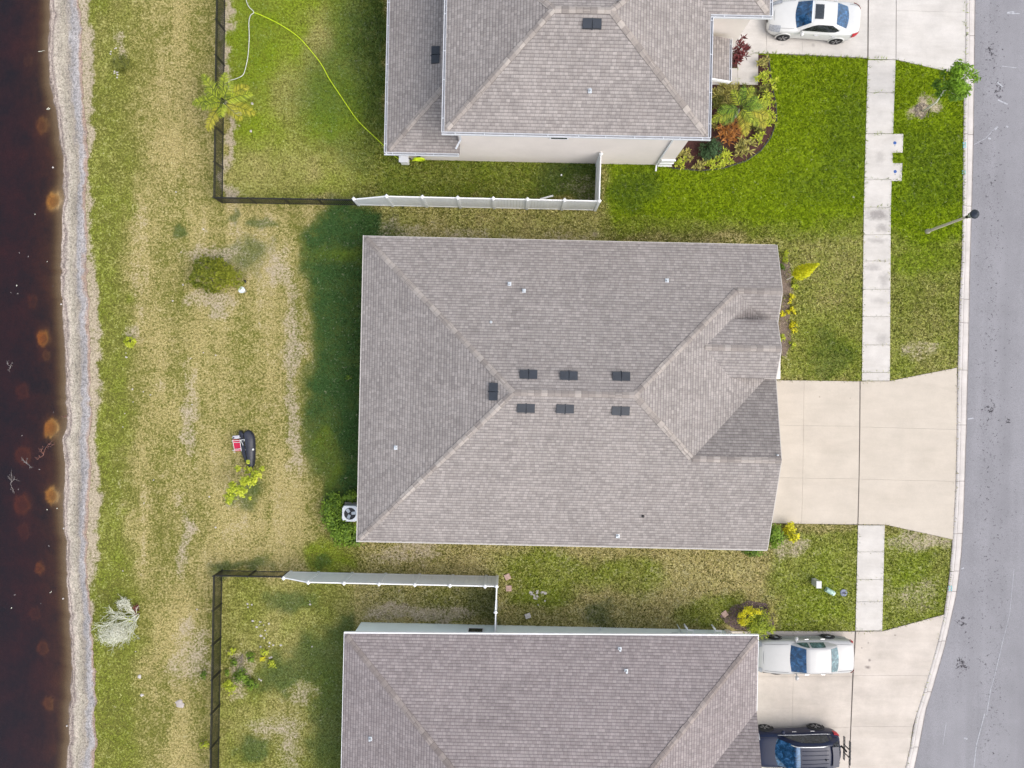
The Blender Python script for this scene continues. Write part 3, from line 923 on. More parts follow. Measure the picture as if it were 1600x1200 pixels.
for pts, w in (([(1576, 18), (1586, 17)], 0.06), ([(1575, 19), (1582, 20), (1595, 20)], 0.05), ([(1582, 20), (1588, 17)], 0.04), ([(1560, 127), (1569, 135)], 0.07), ([(1561, 155), (1576, 162)], 0.07), ([(1567, 102), (1590, 105)], 0.03),
               ([(1558, 198), (1542, 215), (1524, 225)], 0.025), ([(1556, 202), (1561, 197)], 0.09), ([(1546, 215), (1550, 216)], 0.09), ([(1574, 196), (1577, 198)], 0.08), ([(1514, 655), (1523, 653.5)], 0.07),
               ([(1586, 890), (1579, 960), (1569, 1000)], 0.02), ([(1569, 1000), (1556, 1055), (1549, 1080), (1543, 1118)], 0.03), ([(1540, 1116), (1527, 1165), (1522, 1210)], 0.04), ([(1508, 1154), (1513, 1156)], 0.08), ([(1480, 1130), (1475, 1165)], 0.02), ([(1504, 890), (1508, 888)], 0.06)):
    stroke(pts, w, 'road_scuff')
gm = MB()
for k0, k1, z in ((0.41, 0.51, 0.0), (-0.03, 0.03, 0.036), (0.985, 1.03, -0.084)):
    prev = None
    for y in np.linspace(-23, 23, 140):
        a, b = float(curb_in(y)), float(curb_out(y))
        zz = z if z else -0.004
        cur = [(a + (b - a) * k0, y, zz + 0.006 if z else 0.008), (a + (b - a) * k1, y, zz + 0.006 if z else -0.064)]
        if prev: gm.face([prev[0], prev[1], cur[1], cur[0]])
        prev = cur
tag(gm.build('gutter_dirt', simple('gutter_dirt', (0.21, 0.185, 0.175), 0.95, var=0.5, scale=4)), kind='structure')
teal = simple('teal_survey_paint', (0.16, 0.42, 0.44), 0.8, var=0.3, scale=20)
for cx, cy, nst in ((1507, 227, 3), (1506, 271, 2), (1485, 919, 3)):
    m = MB()
    for k in range(nst):
        for dx in (-2.2, 1.2):
            x, y = W(cx + dx + random.uniform(-0.5, 0.5), cy + (k - 1) * 3.1)
            m.box(x - 0.03, x + 0.03, y - 0.035, y + 0.035, 0.030, 0.043)
    tag(m.build('curb_paint_mark', teal), kind='structure')

# mulch beds (ground cover)
bedm = MB()
bed_poly = [(1010, 120), (1140, 133.5), (1183, 133.5), (1183, 86), (1200, 87), (1205, 130), (1212, 165), (1213, 190), (1204, 215), (1188, 236), (1165, 252), (1130, 263), (1095, 267), (1050, 263), (1010, 255)]
bedm.prism([W(*p) for p in bed_poly], -0.05, 0.035)
tag(bedm.build('mulch_bed', M['mulch']), kind='structure')
m2 = MB(); m2.prism([W(*p) for p in ((1120, 83), (1152, 83), (1152, 107), (1120, 107))], -0.05, 0.03)
tag(m2.build('mulch_bed', M['mulch']), kind='structure')
edge = MB()
ep = [W(*p) for p in bed_poly[4:14]]
edge.tube([(x, y, 0.045) for x, y in ep], 0.035, 6)
tag(edge.build('bed_edging', simple('dark_edging', (0.05, 0.045, 0.045), 0.8)), 'dark curved edging strip between mulch bed and lush front lawn', 'edging')
SLABS.append([W(*p) for p in bed_poly])
SLABS.append([W(*p) for p in ((1120, 83), (1152, 83), (1152, 107), (1120, 107))])


# ------------------------------------------------------------------ grass
def inpoly(x, y, poly):
    r_ = np.zeros(len(x), bool)
    n = len(poly)
    for i in range(n):
        x0, y0 = poly[i]; x1, y1 = poly[(i + 1) % n]
        c = ((y0 > y) != (y1 > y)) & (x < (x1 - x0) * (y - y0) / (y1 - y0 + 1e-12) + x0)
        r_ ^= c
    return r_


def make_grass(n):
    x = rng.uniform(-23.2, 24.6, n); y = rng.uniform(-21.2, 21.2, n)
    ok = (x > bankf(y) - 0.10 * rng.random(n)) & (x < curb_in(y) + 0.03)
    for p in SLABS: ok &= ~inpoly(x, y, shrink(p, 0.025))
    for bx in ((-6.9, 12.2, -7.3, 6.6), (-7.4, 11.8, -27, -12.9), (-5.9, 8.1, 11.85, 25)):
        ok &= ~((x > bx[0]) & (x < bx[1]) & (y > bx[2]) & (y < bx[3]))
    x, y = x[ok], y[ok]
    f = fields(x, y)
    keep = rng.random(len(x)) > 0.75 * f[:, 3]
    x, y, f = x[keep], y[keep], f[keep]
    n = len(x)
    hgt = (0.04 + 0.075 * rng.random(n)) * (1 + 0.5 * f[:, 1] + 0.3 * f[:, 2]) * (1 - 0.4 * f[:, 3])
    u_, v_ = PX(x, y)
    back = 1 - sm(u_, 520, 600)
    hgt *= 1 - 0.42 * back
    a = rng.uniform(0, 2 * np.pi, n)
    w_ = (0.013 + 0.019 * rng.random(n)) * (1 - 0.28 * back)
    rn_ = rng.random(n)
    rn_ = np.where(rng.random(n) < 0.85 * back, 0.30 + 0.42 * rn_, rn_)
    lean = hgt * rng.uniform(0.5, 1.6, n)
    b = a + rng.normal(0, 0.5, n)
    z0 = -0.012 - 0.10 * (1 - sm(x, bankf(y), bankf(y) + 2.0))
    V = np.empty((n, 3, 3))
    V[:, 0] = np.stack([x - w_ * np.sin(a), y + w_ * np.cos(a), z0], -1)
    V[:, 1] = np.stack([x + w_ * np.sin(a), y - w_ * np.cos(a), z0], -1)
    V[:, 2] = np.stack([x + lean * np.cos(b), y + lean * np.sin(b), z0 + hgt], -1)
    F = np.arange(n * 3).reshape(n, 3)
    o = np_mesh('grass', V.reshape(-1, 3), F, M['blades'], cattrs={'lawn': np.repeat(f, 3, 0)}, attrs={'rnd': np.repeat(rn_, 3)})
    tag(o, 'short lawn grass between bank and kerb, patchy green and straw coloured', 'grass', kind='stuff')


make_grass(820000)

# ------------------------------------------------------------------ houses
PITCH = 0.36


def plane_uv(poly, down):
    """uv in metres: u along the eave, v up the slope; down = horizontal unit vector of the fall"""
    ex, ey = -down[1], down[0]
    k = math.sqrt(1 + PITCH ** 2)
    return [(x * ex + y * ey, -(x * down[0] + y * down[1]) * k) for x, y, z in poly]


def roof_obj(name, planes, mat, parent, org, th=0.12):
    """planes: list of (polygon, fall direction); every plane is a thin slab"""
    m = MB()
    for poly, dn in planes:
        n = len(poly)
        A = sum(poly[i][0] * poly[(i + 1) % n][1] - poly[(i + 1) % n][0] * poly[i][1] for i in range(n))
        if A < 0: poly = poly[::-1]
        m.face(poly, plane_uv(poly, dn))
        lowp = [(x, y, z - th) for x, y, z in poly]
        m.face(lowp[::-1])
        for i in range(n):
            j = (i + 1) % n
            m.face([poly[i], lowp[i], lowp[j], poly[j]], [(0, 0)] * 4)
    return m.build(name, mat, parent, origin=org, uv=True)


def cap(cm, a, b, wdt, drop, lift=0.022):
    """a folded strip of cap shingles along a ridge or hip from a to b, overlapping piece by piece"""
    m = MB()
    cm.append(m)
    a, b = Vector(a), Vector(b)
    L = (b - a).length
    d = (b - a).normalized()
    h_ = Vector((-d.y, d.x, 0)).normalized()
    n = max(1, int(L / 0.30))
    for i in range(n):
        p = a + d * (L * i / n) ; q = a + d * (L * min(n, i + 1.12) / n)
        j = random.uniform(-0.012, 0.012)
        l0, l1 = lift, lift + 0.012
        u0 = random.uniform(0, 60); v0 = random.randrange(200) * 0.143 + 0.012
        pts = []
        for c_, lf in ((p, l0), (q, l1)):
            pts.append([c_ + h_ * (wdt + j) - Vector((0, 0, drop * wdt)) + Vector((0, 0, lf)), c_ + Vector((0, 0, lf + 0.008)), c_ - h_ * (wdt + j) - Vector((0, 0, drop * wdt)) + Vector((0, 0, lf))])
        for s_ in (0, 1):
            m.face([pts[0][s_], pts[0][s_ + 1], pts[1][s_ + 1], pts[1][s_]], [(u0, v0), (u0 + 0.08, v0), (u0 + 0.08, v0 + 0.12), (u0, v0 + 0.12)])
        # the butt edge and the side drip of the piece
        dv = Vector((0, 0, lift + 0.02))
        for s_ in (0, 1):
            m.face([pts[1][s_], pts[1][s_ + 1], pts[1][s_ + 1] - dv, pts[1][s_] - dv], [(u0, v0)] * 4)
        m.face([pts[0][0], pts[1][0], pts[1][0] - dv, pts[0][0] - dv], [(u0, v0)] * 4)
        m.face([pts[0][2], pts[1][2], pts[1][2] - dv, pts[0][2] - dv], [(u0, v0)] * 4)


def roof_vent(parent, org, x, y, z, along, dn):
    """off ridge vent: a low black hood in two halves with a dark slot between; dn = fall direction"""
    m = MB()
    ex, ey = along
    k = PITCH
    def P(u, v, h): return (x + ex * u + dn[0] * v, y + ey * u + dn[1] * v, z - k * v + h)
    for s_ in (-1, 1):
        a, b = (0.018, 0.40) if s_ > 0 else (-0.40, -0.018)
        c = [P(a, -0.20, 0.03), P(b, -0.20, 0.03), P(b, 0.20, 0.13), P(a, 0.20, 0.13)]
        lo = [P(a, -0.20, 0.0), P(b, -0.20, 0.0), P(b, 0.20, 0.0), P(a, 0.20, 0.0)]
        m.face(c if s_ else c)
        for i in range(4):
            j = (i + 1) % 4
            m.face([c[i], lo[i], lo[j], c[j]])
    c = [P(-0.03, -0.23, 0.015), P(0.03, -0.23, 0.015), P(0.03, 0.25, 0.06), P(-0.03, 0.25, 0.06)]
    m.face(c)
    return m.build('roof_vent', M['blackvent'], parent, origin=org)


def vent_pipe(parent, org, x, y, z, r_=0.05, h=0.22, mat=None, base=True):
    m = MB()
    if base: m.box(x - 0.085, x + 0.085, y - 0.10, y + 0.10, z - 0.05, z + 0.03)
    m.lathe([(r_ * 1.5, 0), (r_, 0.08), (r_, h), (r_ * 0.7, h), (r_ * 0.7, h - 0.02)], (x, y, z), 10)
    return m.build('vent_pipe', mat or M['lead'], parent, origin=org)


def walls(name, rects, mat, parent, org):
    m = MB()
    for x0, x1, y0, y1, z1 in rects: m.box(x0, x1, y0, y1, -0.1, z1)
    return m.build(name, mat, parent, origin=org)


def gutter(m, m2, a, b, out, z, seam=1.5):
    """a trough along an eave from a to b, out = outward unit vector"""
    ax, ay = a; bx, by = b
    L = math.hypot(bx - ax, by - ay); dx, dy = (bx - ax) / L, (by - ay) / L
    def bar(o0, o1, z0, z1, mm, t0=0, t1=None):
        t1 = L if t1 is None else t1
        P = [(ax + dx * t + out[0] * o, ay + dy * t + out[1] * o) for t, o in ((t0, o0), (t1, o0), (t1, o1), (t0, o1))]
        mm.prism(P, z0, z1)
    bar(0.10, 0.125, z - 0.12, z + 0.005, m)
    bar(0.0, 0.018, z - 0.12, z + 0.010, m)
    bar(0.018, 0.10, z - 0.12, z - 0.09, m2)
    t = seam * 0.4
    while t < L:
        bar(0.018, 0.10, z - 0.02, z - 0.006, m, t, min(L, t + 0.03)); t += seam * random.uniform(0.8, 1.2)


# ---- middle house
EZ = 2.75
HM = (2.7, -0.4, 0)
hm = empty('house', HM, 0, 'single storey house with seven black roof vents, in the middle of its lot', 'house', 'houses along the street')
xw, ye, yn = -7.43, -7.87, 7.10
xe = 13.05
yr = (ye + yn) / 2
zr = EZ + PITCH * (yn - yr)
RW, RE = (xw + (yn - yr), yr, zr), (xe - (yn - yr), yr, zr)
NR, NZ = 4.72, EZ + PITCH * (yn - 4.72)          # north gable ridge
SR, SZ = -3.31, EZ + PITCH * (-3.31 - ye)        # south gable ridge
fxN, fxS, fxM = 12.85, 12.68, 12.64


def xE(z): return xe - (z - EZ) / PITCH           # where the east plane has height z


NJ = (xE(NZ), NR, NZ); SJ = (xE(SZ), SR, SZ)
nh = yn - NR; sh = SR - ye
planes = [
    ([(xw, yn, EZ), (xw, ye, EZ), RW], (-1, 0)),
    ([(xw, yn, EZ), RW, RE, NJ, (fxN, NR, NZ), (fxN - 0.02, yn, EZ)], (0, 1)),
    ([(xw, ye, EZ), (12.70, ye, EZ), (fxS, SR, SZ), SJ, RE, RW], (0, -1)),
    ([RE, NJ, (xE(EZ + 0.2), NR - (NZ - EZ - 0.2) / PITCH, EZ + 0.2), (xE(EZ + 0.2), SR + (SZ - EZ - 0.2) / PITCH, EZ + 0.2), SJ], (1, 0)),
    ([NJ, (fxN, NR, NZ), (fxN, NR - nh * 0.93, NZ - PITCH * nh * 0.93), (xE(NZ - PITCH * nh * 0.93), NR - nh * 0.93, NZ - PITCH * nh * 0.93)], (0, -1)),
]
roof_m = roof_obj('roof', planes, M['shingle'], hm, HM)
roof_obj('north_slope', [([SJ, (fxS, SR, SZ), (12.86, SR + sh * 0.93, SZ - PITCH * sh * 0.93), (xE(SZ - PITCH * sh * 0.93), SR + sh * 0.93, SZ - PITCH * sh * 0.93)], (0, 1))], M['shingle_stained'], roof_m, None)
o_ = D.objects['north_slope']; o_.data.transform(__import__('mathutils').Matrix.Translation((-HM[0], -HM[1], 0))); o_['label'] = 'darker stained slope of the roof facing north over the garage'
mr_y, mz = 1.93, 4.20
mhw = 1.40
mze = mz - PITCH * mhw
mj = (xE(mz), mr_y, mz)
roof_obj('porch_gable', [([mj, (fxM, mr_y, mz), (fxM - 0.05, mr_y + mhw, mze), (xE(mze), mr_y + mhw, mze)], (0, 1)),
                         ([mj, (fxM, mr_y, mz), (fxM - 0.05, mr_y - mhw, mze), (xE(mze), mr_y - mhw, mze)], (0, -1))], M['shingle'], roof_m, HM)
cm = []
cap(cm, (xw + 0.1, yn - 0.1, EZ + 0.03), RW, 0.14, 0.26); cap(cm, (xw + 0.1, ye + 0.1, EZ + 0.03), RW, 0.14, 0.26)
cap(cm, RW, RE, 0.145, PITCH); cap(cm, NJ, RE, 0.145, 0.26); cap(cm, SJ, RE, 0.145, 0.26)
cap(cm, NJ, (fxN, NR, NZ), 0.145, PITCH); cap(cm, SJ, (fxS, SR, SZ), 0.145, PITCH); cap(cm, mj, (fxM, mr_y, mz), 0.145, PITCH)
[c_.build('ridge_cap', M['cap'], roof_m, origin=HM, uv=True) for c_ in cm]


def zN(y): return EZ + PITCH * (yn - y)
def zS(y): return EZ + PITCH * (y - ye)
def zWst(x): return EZ + PITCH * (x - xw)


for px, py in ((826, 585), (889, 587), (971, 588)):
    x, y = W(px, py, 5.2); roof_vent(roof_m, HM, x, y, zN(y), (1, 0), (0, 1))
for px, py in ((822, 638), (883, 639), (970, 642)):
    x, y = W(px, py, 5.2); roof_vent(roof_m, HM, x, y, zS(y), (1, 0), (0, -1))
x, y = W(771, 612, 5.1); roof_vent(roof_m, HM, x, y, zWst(x), (0, 1), (-1, 0))
for px, py, f_, hh, kw in ((796, 442, zN, 4.0, {}), (1046, 436, zN, 4.0, {}), (819, 453, zN, 4.1, {}), (965, 837, zS, 2.9, {}), (1004, 806, zS, 3.2, dict(mat=M['black'], base=False, h=0.1)), (767, 503, zN, 4.4, dict(base=False, h=0.1))):
    x, y = W(px, py, hh); vent_pipe(roof_m, HM, x, y, f_(y), **kw)
x, y = W(619, 699, 3.3); vent_pipe(roof_m, HM, x, y, zWst(x))
x, y = W(1216, 711, 4.3); vent_pipe(roof_m, HM, x - 0.05, y, SZ - PITCH * abs(y - SR), base=False, r_=0.035, h=0.12)
walls('wall', [(xw + 0.45, 12.2, ye + 0.45, yn - 0.45, EZ - 0.14)], M['beige'], hm, HM)
fm = MB()
fm.face([(12.25, yn - 0.45, 0), (12.25, NR - nh, 0), (12.25, NR - nh, EZ), (12.25, NR, NZ - 0.14), (12.25, yn - 0.45, EZ + 0.02)])
fm.face([(12.22, 0.9, 0), (12.22, ye + 0.45, 0), (12.22, ye + 0.45, EZ + 0.02), (12.22, SR, SZ - 0.14), (12.22, 0.9, EZ)])
fm.build('gable_wall', M['beige'], hm, origin=HM)
pm = MB()
pm.box(12.28, 13.06, 0.52, 0.95, 0, 3.05); pm.box(12.28, 13.06, 1.62, 1.98, 0, 3.05); pm.box(12.9, 13.06, 0.95, 1.62, 2.5, 3.02)
pm.build('porch_arch', M['stucco'], hm, origin=HM, bevel=0.02)
dm = MB(); dm.box(12.225, 12.27, -6.9, -1.6, 0.05, 2.3)
for k in range(1, 4): dm.box(12.27, 12.28, -6.9, -1.6, 0.05 + k * 0.56 - 0.01, 0.05 + k * 0.56 + 0.01)
dm.build('garage_door', M['white'], hm, origin=HM)
fr = MB(); fr.box(12.2, 12.245, 0.85, 1.75, 0.1, 2.2); fr.build('front_door', simple('door_paint', (0.10, 0.09, 0.09)), hm, origin=HM)
de = MB()
w2 = 0.05
de.box(xw - w2, xw, ye - w2, yn + w2, EZ - 0.13, EZ - 0.01)
de.box(xw, fxN - 0.05, yn, yn + 0.03, EZ - 0.13, EZ - 0.01)
de.box(xw, 12.7, ye - w2, ye, EZ - 0.13, EZ - 0.01)
for a, b in (((fxN, yn, EZ), (fxN + 0.0, NR, NZ)), ((fxN, NR, NZ), (fxN, NR - nh * .93, NZ - PITCH * nh * .93)), ((12.70, ye, EZ), (fxS, SR, SZ)), ((fxS, SR, SZ), (12.86, SR + sh * .93, SZ - PITCH * sh * .93)), ((fxM, mr_y, mz), (fxM - .05, mr_y + mhw, mze)), ((fxM, mr_y, mz), (fxM - .05, mr_y - mhw, mze))):
    de.beam((a[0] + 0.018, a[1], a[2] - 0.075), (b[0] + 0.018, b[1], b[2] - 0.075), 0.035, 0.12)
de.build('fascia', M['drip'], hm, origin=HM)

# ---- lower house (its roof runs out of the picture)
HL = (2.2, -20, 0)
hl = empty('house', HL, 0, 'single storey house with mint green wall and mauve roof, beside the two parked cars', 'house', 'houses along the street')
lx0, lx1, ly1 = -7.96, 12.36, -12.27
ly0 = ly1 - 15.0
lyr = (ly0 + ly1) / 2
lzr = EZ + PITCH * 7.5
LW, LE = (lx0 + 7.5, lyr, lzr), (lx1 - 7.5, lyr, lzr)
def xL(z): return lx1 - (z - EZ) / PITCH
GR = -20.2; GZ = EZ + PITCH * 4.4
GJ = (xL(GZ), GR, GZ)
fxL = 12.36
sk = 0.16      # the eave is not quite square to the street grid
lp = [
    ([(lx0, ly1 - sk, EZ), (lx0, ly0, EZ), LW], (-1, 0)),
    ([(lx0, ly1 - sk, EZ), LW, LE, (lx1, ly1 + sk, EZ)], (0, 1)),
    ([(lx0, ly0, EZ), (lx1, ly0, EZ), LE, LW], (0, -1)),
    ([LE, (lx1, ly1 + sk, EZ), (lx1, GR + (GZ - EZ) / PITCH, EZ), GJ, (xL(EZ), GR - (GZ - EZ) / PITCH, EZ), (lx1, ly0, EZ)], (1, 0)),
    ([GJ, (fxL, GR, GZ), (fxL, GR - 4.4, EZ), (xL(EZ), GR - 4.4, EZ)], (0, -1)),
]
roof_l = roof_obj('roof', lp, M['shingle_mauve'], hl, HL)
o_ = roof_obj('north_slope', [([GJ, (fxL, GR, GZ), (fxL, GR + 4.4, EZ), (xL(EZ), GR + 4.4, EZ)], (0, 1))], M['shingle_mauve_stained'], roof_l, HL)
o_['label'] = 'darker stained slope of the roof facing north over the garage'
cm = []
cap(cm, (lx0 + 0.1, ly1 - sk - 0.1, EZ + .03), LW, 0.145, 0.26); cap(cm, (lx1 - 0.1, ly1 + sk - 0.1, EZ + .03), LE, 0.145, 0.26); cap(cm, LW, LE, 0.145, PITCH); cap(cm, GJ, (fxL, GR, GZ), 0.145, PITCH)
[c_.build('ridge_cap', M['cap_mauve'], roof_l, origin=HL, uv=True) for c_ in cm]
for px, py, hh in ((969, 1016, 3.1), (979, 1050, 3.4)):
    x, y = W(px, py, hh); vent_pipe(roof_l, HL, x, y, EZ + PITCH * (ly1 - y), mat=M['lead'])
x, y = W(580, 1151, 3.1); vent_pipe(roof_l, HL, x, y, EZ + PITCH * (x - lx0))
lw = MB()
lwy = -12.78
lw.box(lx0 + 0.25, 11.75, -26.8, lwy, -0.1, EZ - 0.14)
lw.build('wall', M['mint'], hl, origin=HL)
wn_ = MB(); wx, _ = W(742, 975, 2.0)
wn_.box(wx - 0.42, wx + 0.42, lwy + 0.002, lwy + 0.05, 0.62, 2.1)
wo_ = wn_.build('window', M['white'], hl, origin=HL)
wn_ = MB(); wn_.box(wx - 0.36, wx + 0.36, lwy + 0.05, lwy + 0.056, 0.74, 2.04); wn_.build('pane', M['glass_dark'], wo_, origin=HL)
fa = MB()
fa.prism([(lx0 - 0.03, ly1 - sk, ), (lx1 + .03, ly1 + sk), (lx1 + .03, ly1 + sk + 0.06), (lx0 - 0.03, ly1 - sk + 0.06)], EZ - 0.16, EZ - 0.008)
fa.box(lx0 - 0.03, lx0, ly0, ly1 - sk, EZ - 0.15, EZ - 0.01)
fa.box(lx1, lx1 + 0.03, GR + 4.4, ly1 + sk, EZ - 0.15, EZ - 0.01)
fa.build('fascia', M['white'], hl, origin=HL)
em = MB(); ex_, _ = W(1056, 978, 1.2)
em.box(ex_ - 0.16, ex_ + 0.16, lwy + 0.004, lwy + 0.16, 1.0, 1.9); em.box(ex_ - 0.08, ex_ + 0.05, lwy + 0.004, lwy + 0.1, 1.9, 2.55)
em.lathe([(0.09, 0), (0.09, 0.05)], (ex_, lwy + 0.165, 1.6), 14, 'y')
em.build('electric_meter', simple('meter_box_paint', (0.50, 0.56, 0.54), 0.5), hl, origin=HL)
em = MB()
em.box(ex_ + 0.3, ex_ + 0.55, lwy + 0.004, lwy + 0.12, 0.9, 1.5)
em.tube([(ex_ + 0.42, lwy + 0.06, 0.1), (ex_ + 0.42, lwy + 0.06, 0.9)], 0.025)
em.tube([(ex_ + 0.32, lwy + 0.12, 1.25), (ex_ + 0.30, lwy + 0.28, 1.25), (ex_ + 0.30, lwy + 0.30, 0.2)], 0.02)
em.build('service_box', simple('service_box_paint', (0.60, 0.64, 0.63), 0.5), hl, origin=HL)


def pvc(x):
    m = MB()
    m.tube([(x, lwy + 0.02, 0.62), (x, lwy + 0.26, 0.62), (x, lwy + 0.26, 0.02)], 0.042, 8)
    m.tube([(x + 0.28, lwy + 0.02, 0.75), (x + 0.28, lwy + 0.2, 0.75), (x + 0.02, lwy + 0.2, 0.75), (x - 0.14, lwy + 0.40, 0.75)], 0.04, 8)
    m.build('drain_pipe', M['white'], hl, origin=HL)


px_, _ = W(1117, 977, 0.6); pvc(px_)
px_, _ = W(1072, 974, 0.4); pvc(px_)
px_, _ = W(939, 974, 0.5)
m = MB(); m.tube([(px_, lwy + 0.0, 0.5), (px_, lwy + 0.12, 0.5), (px_, lwy + 0.14, 0.42)], 0.03, 8); m.build('hose_tap', M['lead'], hl, origin=HL)
qm = MB()
qx0, _ = W(1136, 978, 0.5)
for k in range(8):
    qm.box(qx0, 11.77, lwy + 0.003, lwy + 0.05, 0.05 + k * 0.32, 0.05 + k * 0.32 + 0.28)
qm.build('corner_trim', M['stucco'], hl, origin=HL, bevel=0.01)

# ---- upper house, two storeys with a low wing on its west side
EU = 5.6
HU = (2.8, 16, 0)
hu = empty('house', HU, 0, 'two storey cream house with white gutters, beyond the white privacy fence', 'house', 'houses along the street')
ux0, ux1, uy0 = -3.31, 8.60, 11.31
uyr = 16.04
zur = EU + PITCH * (uyr - uy0)
uy1 = 2 * uyr - uy0
UW, UE = (ux0 + (uyr - uy0), uyr, zur), (ux1 - (uyr - uy0), uyr, zur)
gy, gx = 16.86, 11.26                              # garage wing: south eave and east eave
gh = (uy1 + 1.2 - gy) / 2
GRY = gy + gh
GZr = EU + PITCH * gh
def xU(z): return ux1 - (z - EU) / PITCH
up = [
    ([(ux0, uy1, EU), (ux0, uy0, EU), UW], (-1, 0)),
    ([(ux0, uy0, EU), (ux1, uy0, EU), UE, UW], (0, -1)),
    ([(ux0, uy1, EU), UW, UE, (ux1, uy1, EU)], (0, 1)),
    ([UE, (ux1, uy0, EU), (ux1, gy, EU), (xU(GZr), GRY, GZr)], (1, 0)),
    ([UE, (xU(GZr), GRY, GZr), (ux1, uy1, EU)], (1, 0)),
    ([(ux1, gy, EU), (gx, gy, EU), (gx - gh, GRY, GZr), (xU(GZr), GRY, GZr)], (0, -1)),
    ([(gx, gy, EU), (gx, uy1 + 1.2, EU), (gx - gh, GRY, GZr)], (1, 0)),
    ([(ux1, uy1 + 1.2, EU), (gx, uy1 + 1.2, EU), (gx - gh, GRY, GZr), (xU(GZr), GRY, GZr)], (0, 1)),
]
roof_u = roof_obj('roof', up, M['shingle'], hu, HU)
cm = []
for a, b in (((ux0 + .1, uy0 + .1, EU + .03), UW), ((ux1 - .1, uy0 + .1, EU + .03), UE), ((ux1 - .1, uy1 - .1, EU + .03), UE), ((ux0 + .1, uy1 - .1, EU + .03), UW), ((gx - .1, gy + .1, EU + .03), (gx - gh, GRY, GZr))): cap(cm, a, b, 0.145, 0.26)
cap(cm, UW, UE, 0.145, PITCH)
[c_.build('ridge_cap', M['cap'], roof_u, origin=HU, uv=True) for c_ in cm]
x, y = W(925, 38, 7.1); roof_vent(roof_u, HU, x, y, EU + PITCH * (y - uy0), (1, 0), (0, -1))
x, y = W(922, 141, 6.3); vent_pipe(roof_u, HU, x, y, EU + PITCH * (y - uy0))
# low wing
vx0, vy0, vx1 = -6.41, 11.25, -2.82
vzt = EZ + PITCH * (vx1 - vx0)
vj = (vx1, vy0 + (vx1 - vx0), vzt)
roof_w = roof_obj('wing_roof', [([(vx0, vy0, EZ), vj, (vx1, 24, vzt), (vx0, 24, EZ)], (-1, 0)), ([(vx0, vy0, EZ), (vx1, vy0, EZ), vj], (0, -1))], M['shingle'], hu, HU)
cm = []; cap(cm, (vx0 + .1, vy0 + .1, EZ + .03), vj, 0.145, 0.26); [c_.build('ridge_cap', M['cap'], roof_w, origin=HU, uv=True) for c_ in cm]
x, y = W(681, 88, 3.5); roof_vent(roof_w, HU, x, y, EZ + PITCH * (x - vx0), (0, 1), (-1, 0))
uwy = 11.76
walls('wall', [(vx1 - 0.02, 8.14, uwy, 20.4, EU - 0.14), (8.14, 10.8, gy + 0.45, 21.5, EU - 0.14), (vx0 + 0.42, vx1 - 0.02, uwy + 0.003, 23.9, EZ - 0.14)], M['stucco'], hu, HU)
g1_, g2_ = MB(), MB()
gutter(g1_, g2_, (ux0 - 0.12, uy0), (ux1 + 0.12, uy0), (0, -1), EU); gutter(g1_, g2_, (ux0, uy0), (ux0, uy1), (-1, 0), EU)
gutter(g1_, g2_, (ux1, uy0), (ux1, gy - 0.12), (1, 0), EU); gutter(g1_, g2_, (ux1, gy), (gx + 0.12, gy), (0, -1), EU); gutter(g1_, g2_, (gx, gy), (gx, uy1 + 1.2), (1, 0), EU)
gutter(g1_, g2_, (vx0 - 0.12, vy0), (vx1 - .03, vy0), (0, -1), EZ, 1.0); gutter(g1_, g2_, (vx0, vy0), (vx0, 24), (-1, 0), EZ, 1.0)
for a, b, c_ in ((ux0, uy0, (1, 0)), (vx0, vy0, (1, 0))): pass
gt = g1_.build('gutter', M['gutter'], hu, origin=HU)
g2_.build('gutter_trough', M['gutter_in'], gt, origin=HU)


def downspout(pts):
    m = MB()
    for a, b in zip(pts[:-1], pts[1:]): m.beam(a, b, 0.075, 0.075)
    return m.build('downspout', M['gutter'], hu, origin=HU)


dx_ = 7.35
downspout([(dx_, uy0 - 0.06, EU - 0.1), (dx_, uwy - 0.05, EU - 0.5), (dx_, uwy - 0.05, 0.25), (dx_, uwy - 0.35, 0.1)])
downspout([(vx1 + 0.10, uy0 - 0.02, EU - 0.1), (vx1 + 0.10, uwy - 0.05, EU - 0.4), (vx1 + 0.10, uwy - 0.05, vzt - 0.6), (vx1 - 0.15, uwy - 0.4, vzt - 0.9)])
downspout([(vx0 - 0.06, vy0 - 0.06, EZ - 0.1), (vx0 + 0.1, vy0 - 0.02, EZ - 0.16), (vx0 + 0.38, uwy - 0.05, EZ - 0.5), (vx0 + 0.38, uwy - 0.05, 0.2)])
wx, _ = W(875, 213, 4.6)
wn_ = MB(); wn_.box(wx - 0.45, wx + 0.45, uwy - 0.05, uwy - 0.002, 3.72, 5.2)
wo_ = wn_.build('window', M['white'], hu, origin=HU)
wn_ = MB(); wn_.box(wx - 0.38, wx + 0.38, uwy - 0.056, uwy - 0.05, 3.82, 5.13); wn_.build('pane', M['glass_dark'], wo_, origin=HU)
qm = MB(); qm.box(7.5, 8.16, uwy - 0.05, uwy - 0.003, 0.0, 0.92); qm.box(7.46, 8.2, uwy - 0.085, uwy - 0.003, 0.92, 1.0)
qm.box(7.46, 8.2, uwy - 0.075, uwy - 0.003, 0.45, 0.52); qm.box(7.46, 8.2, uwy - 0.09, uwy - 0.003, 0.0, 0.09)
qm.build('wainscot', M['white'], hu, origin=HU)
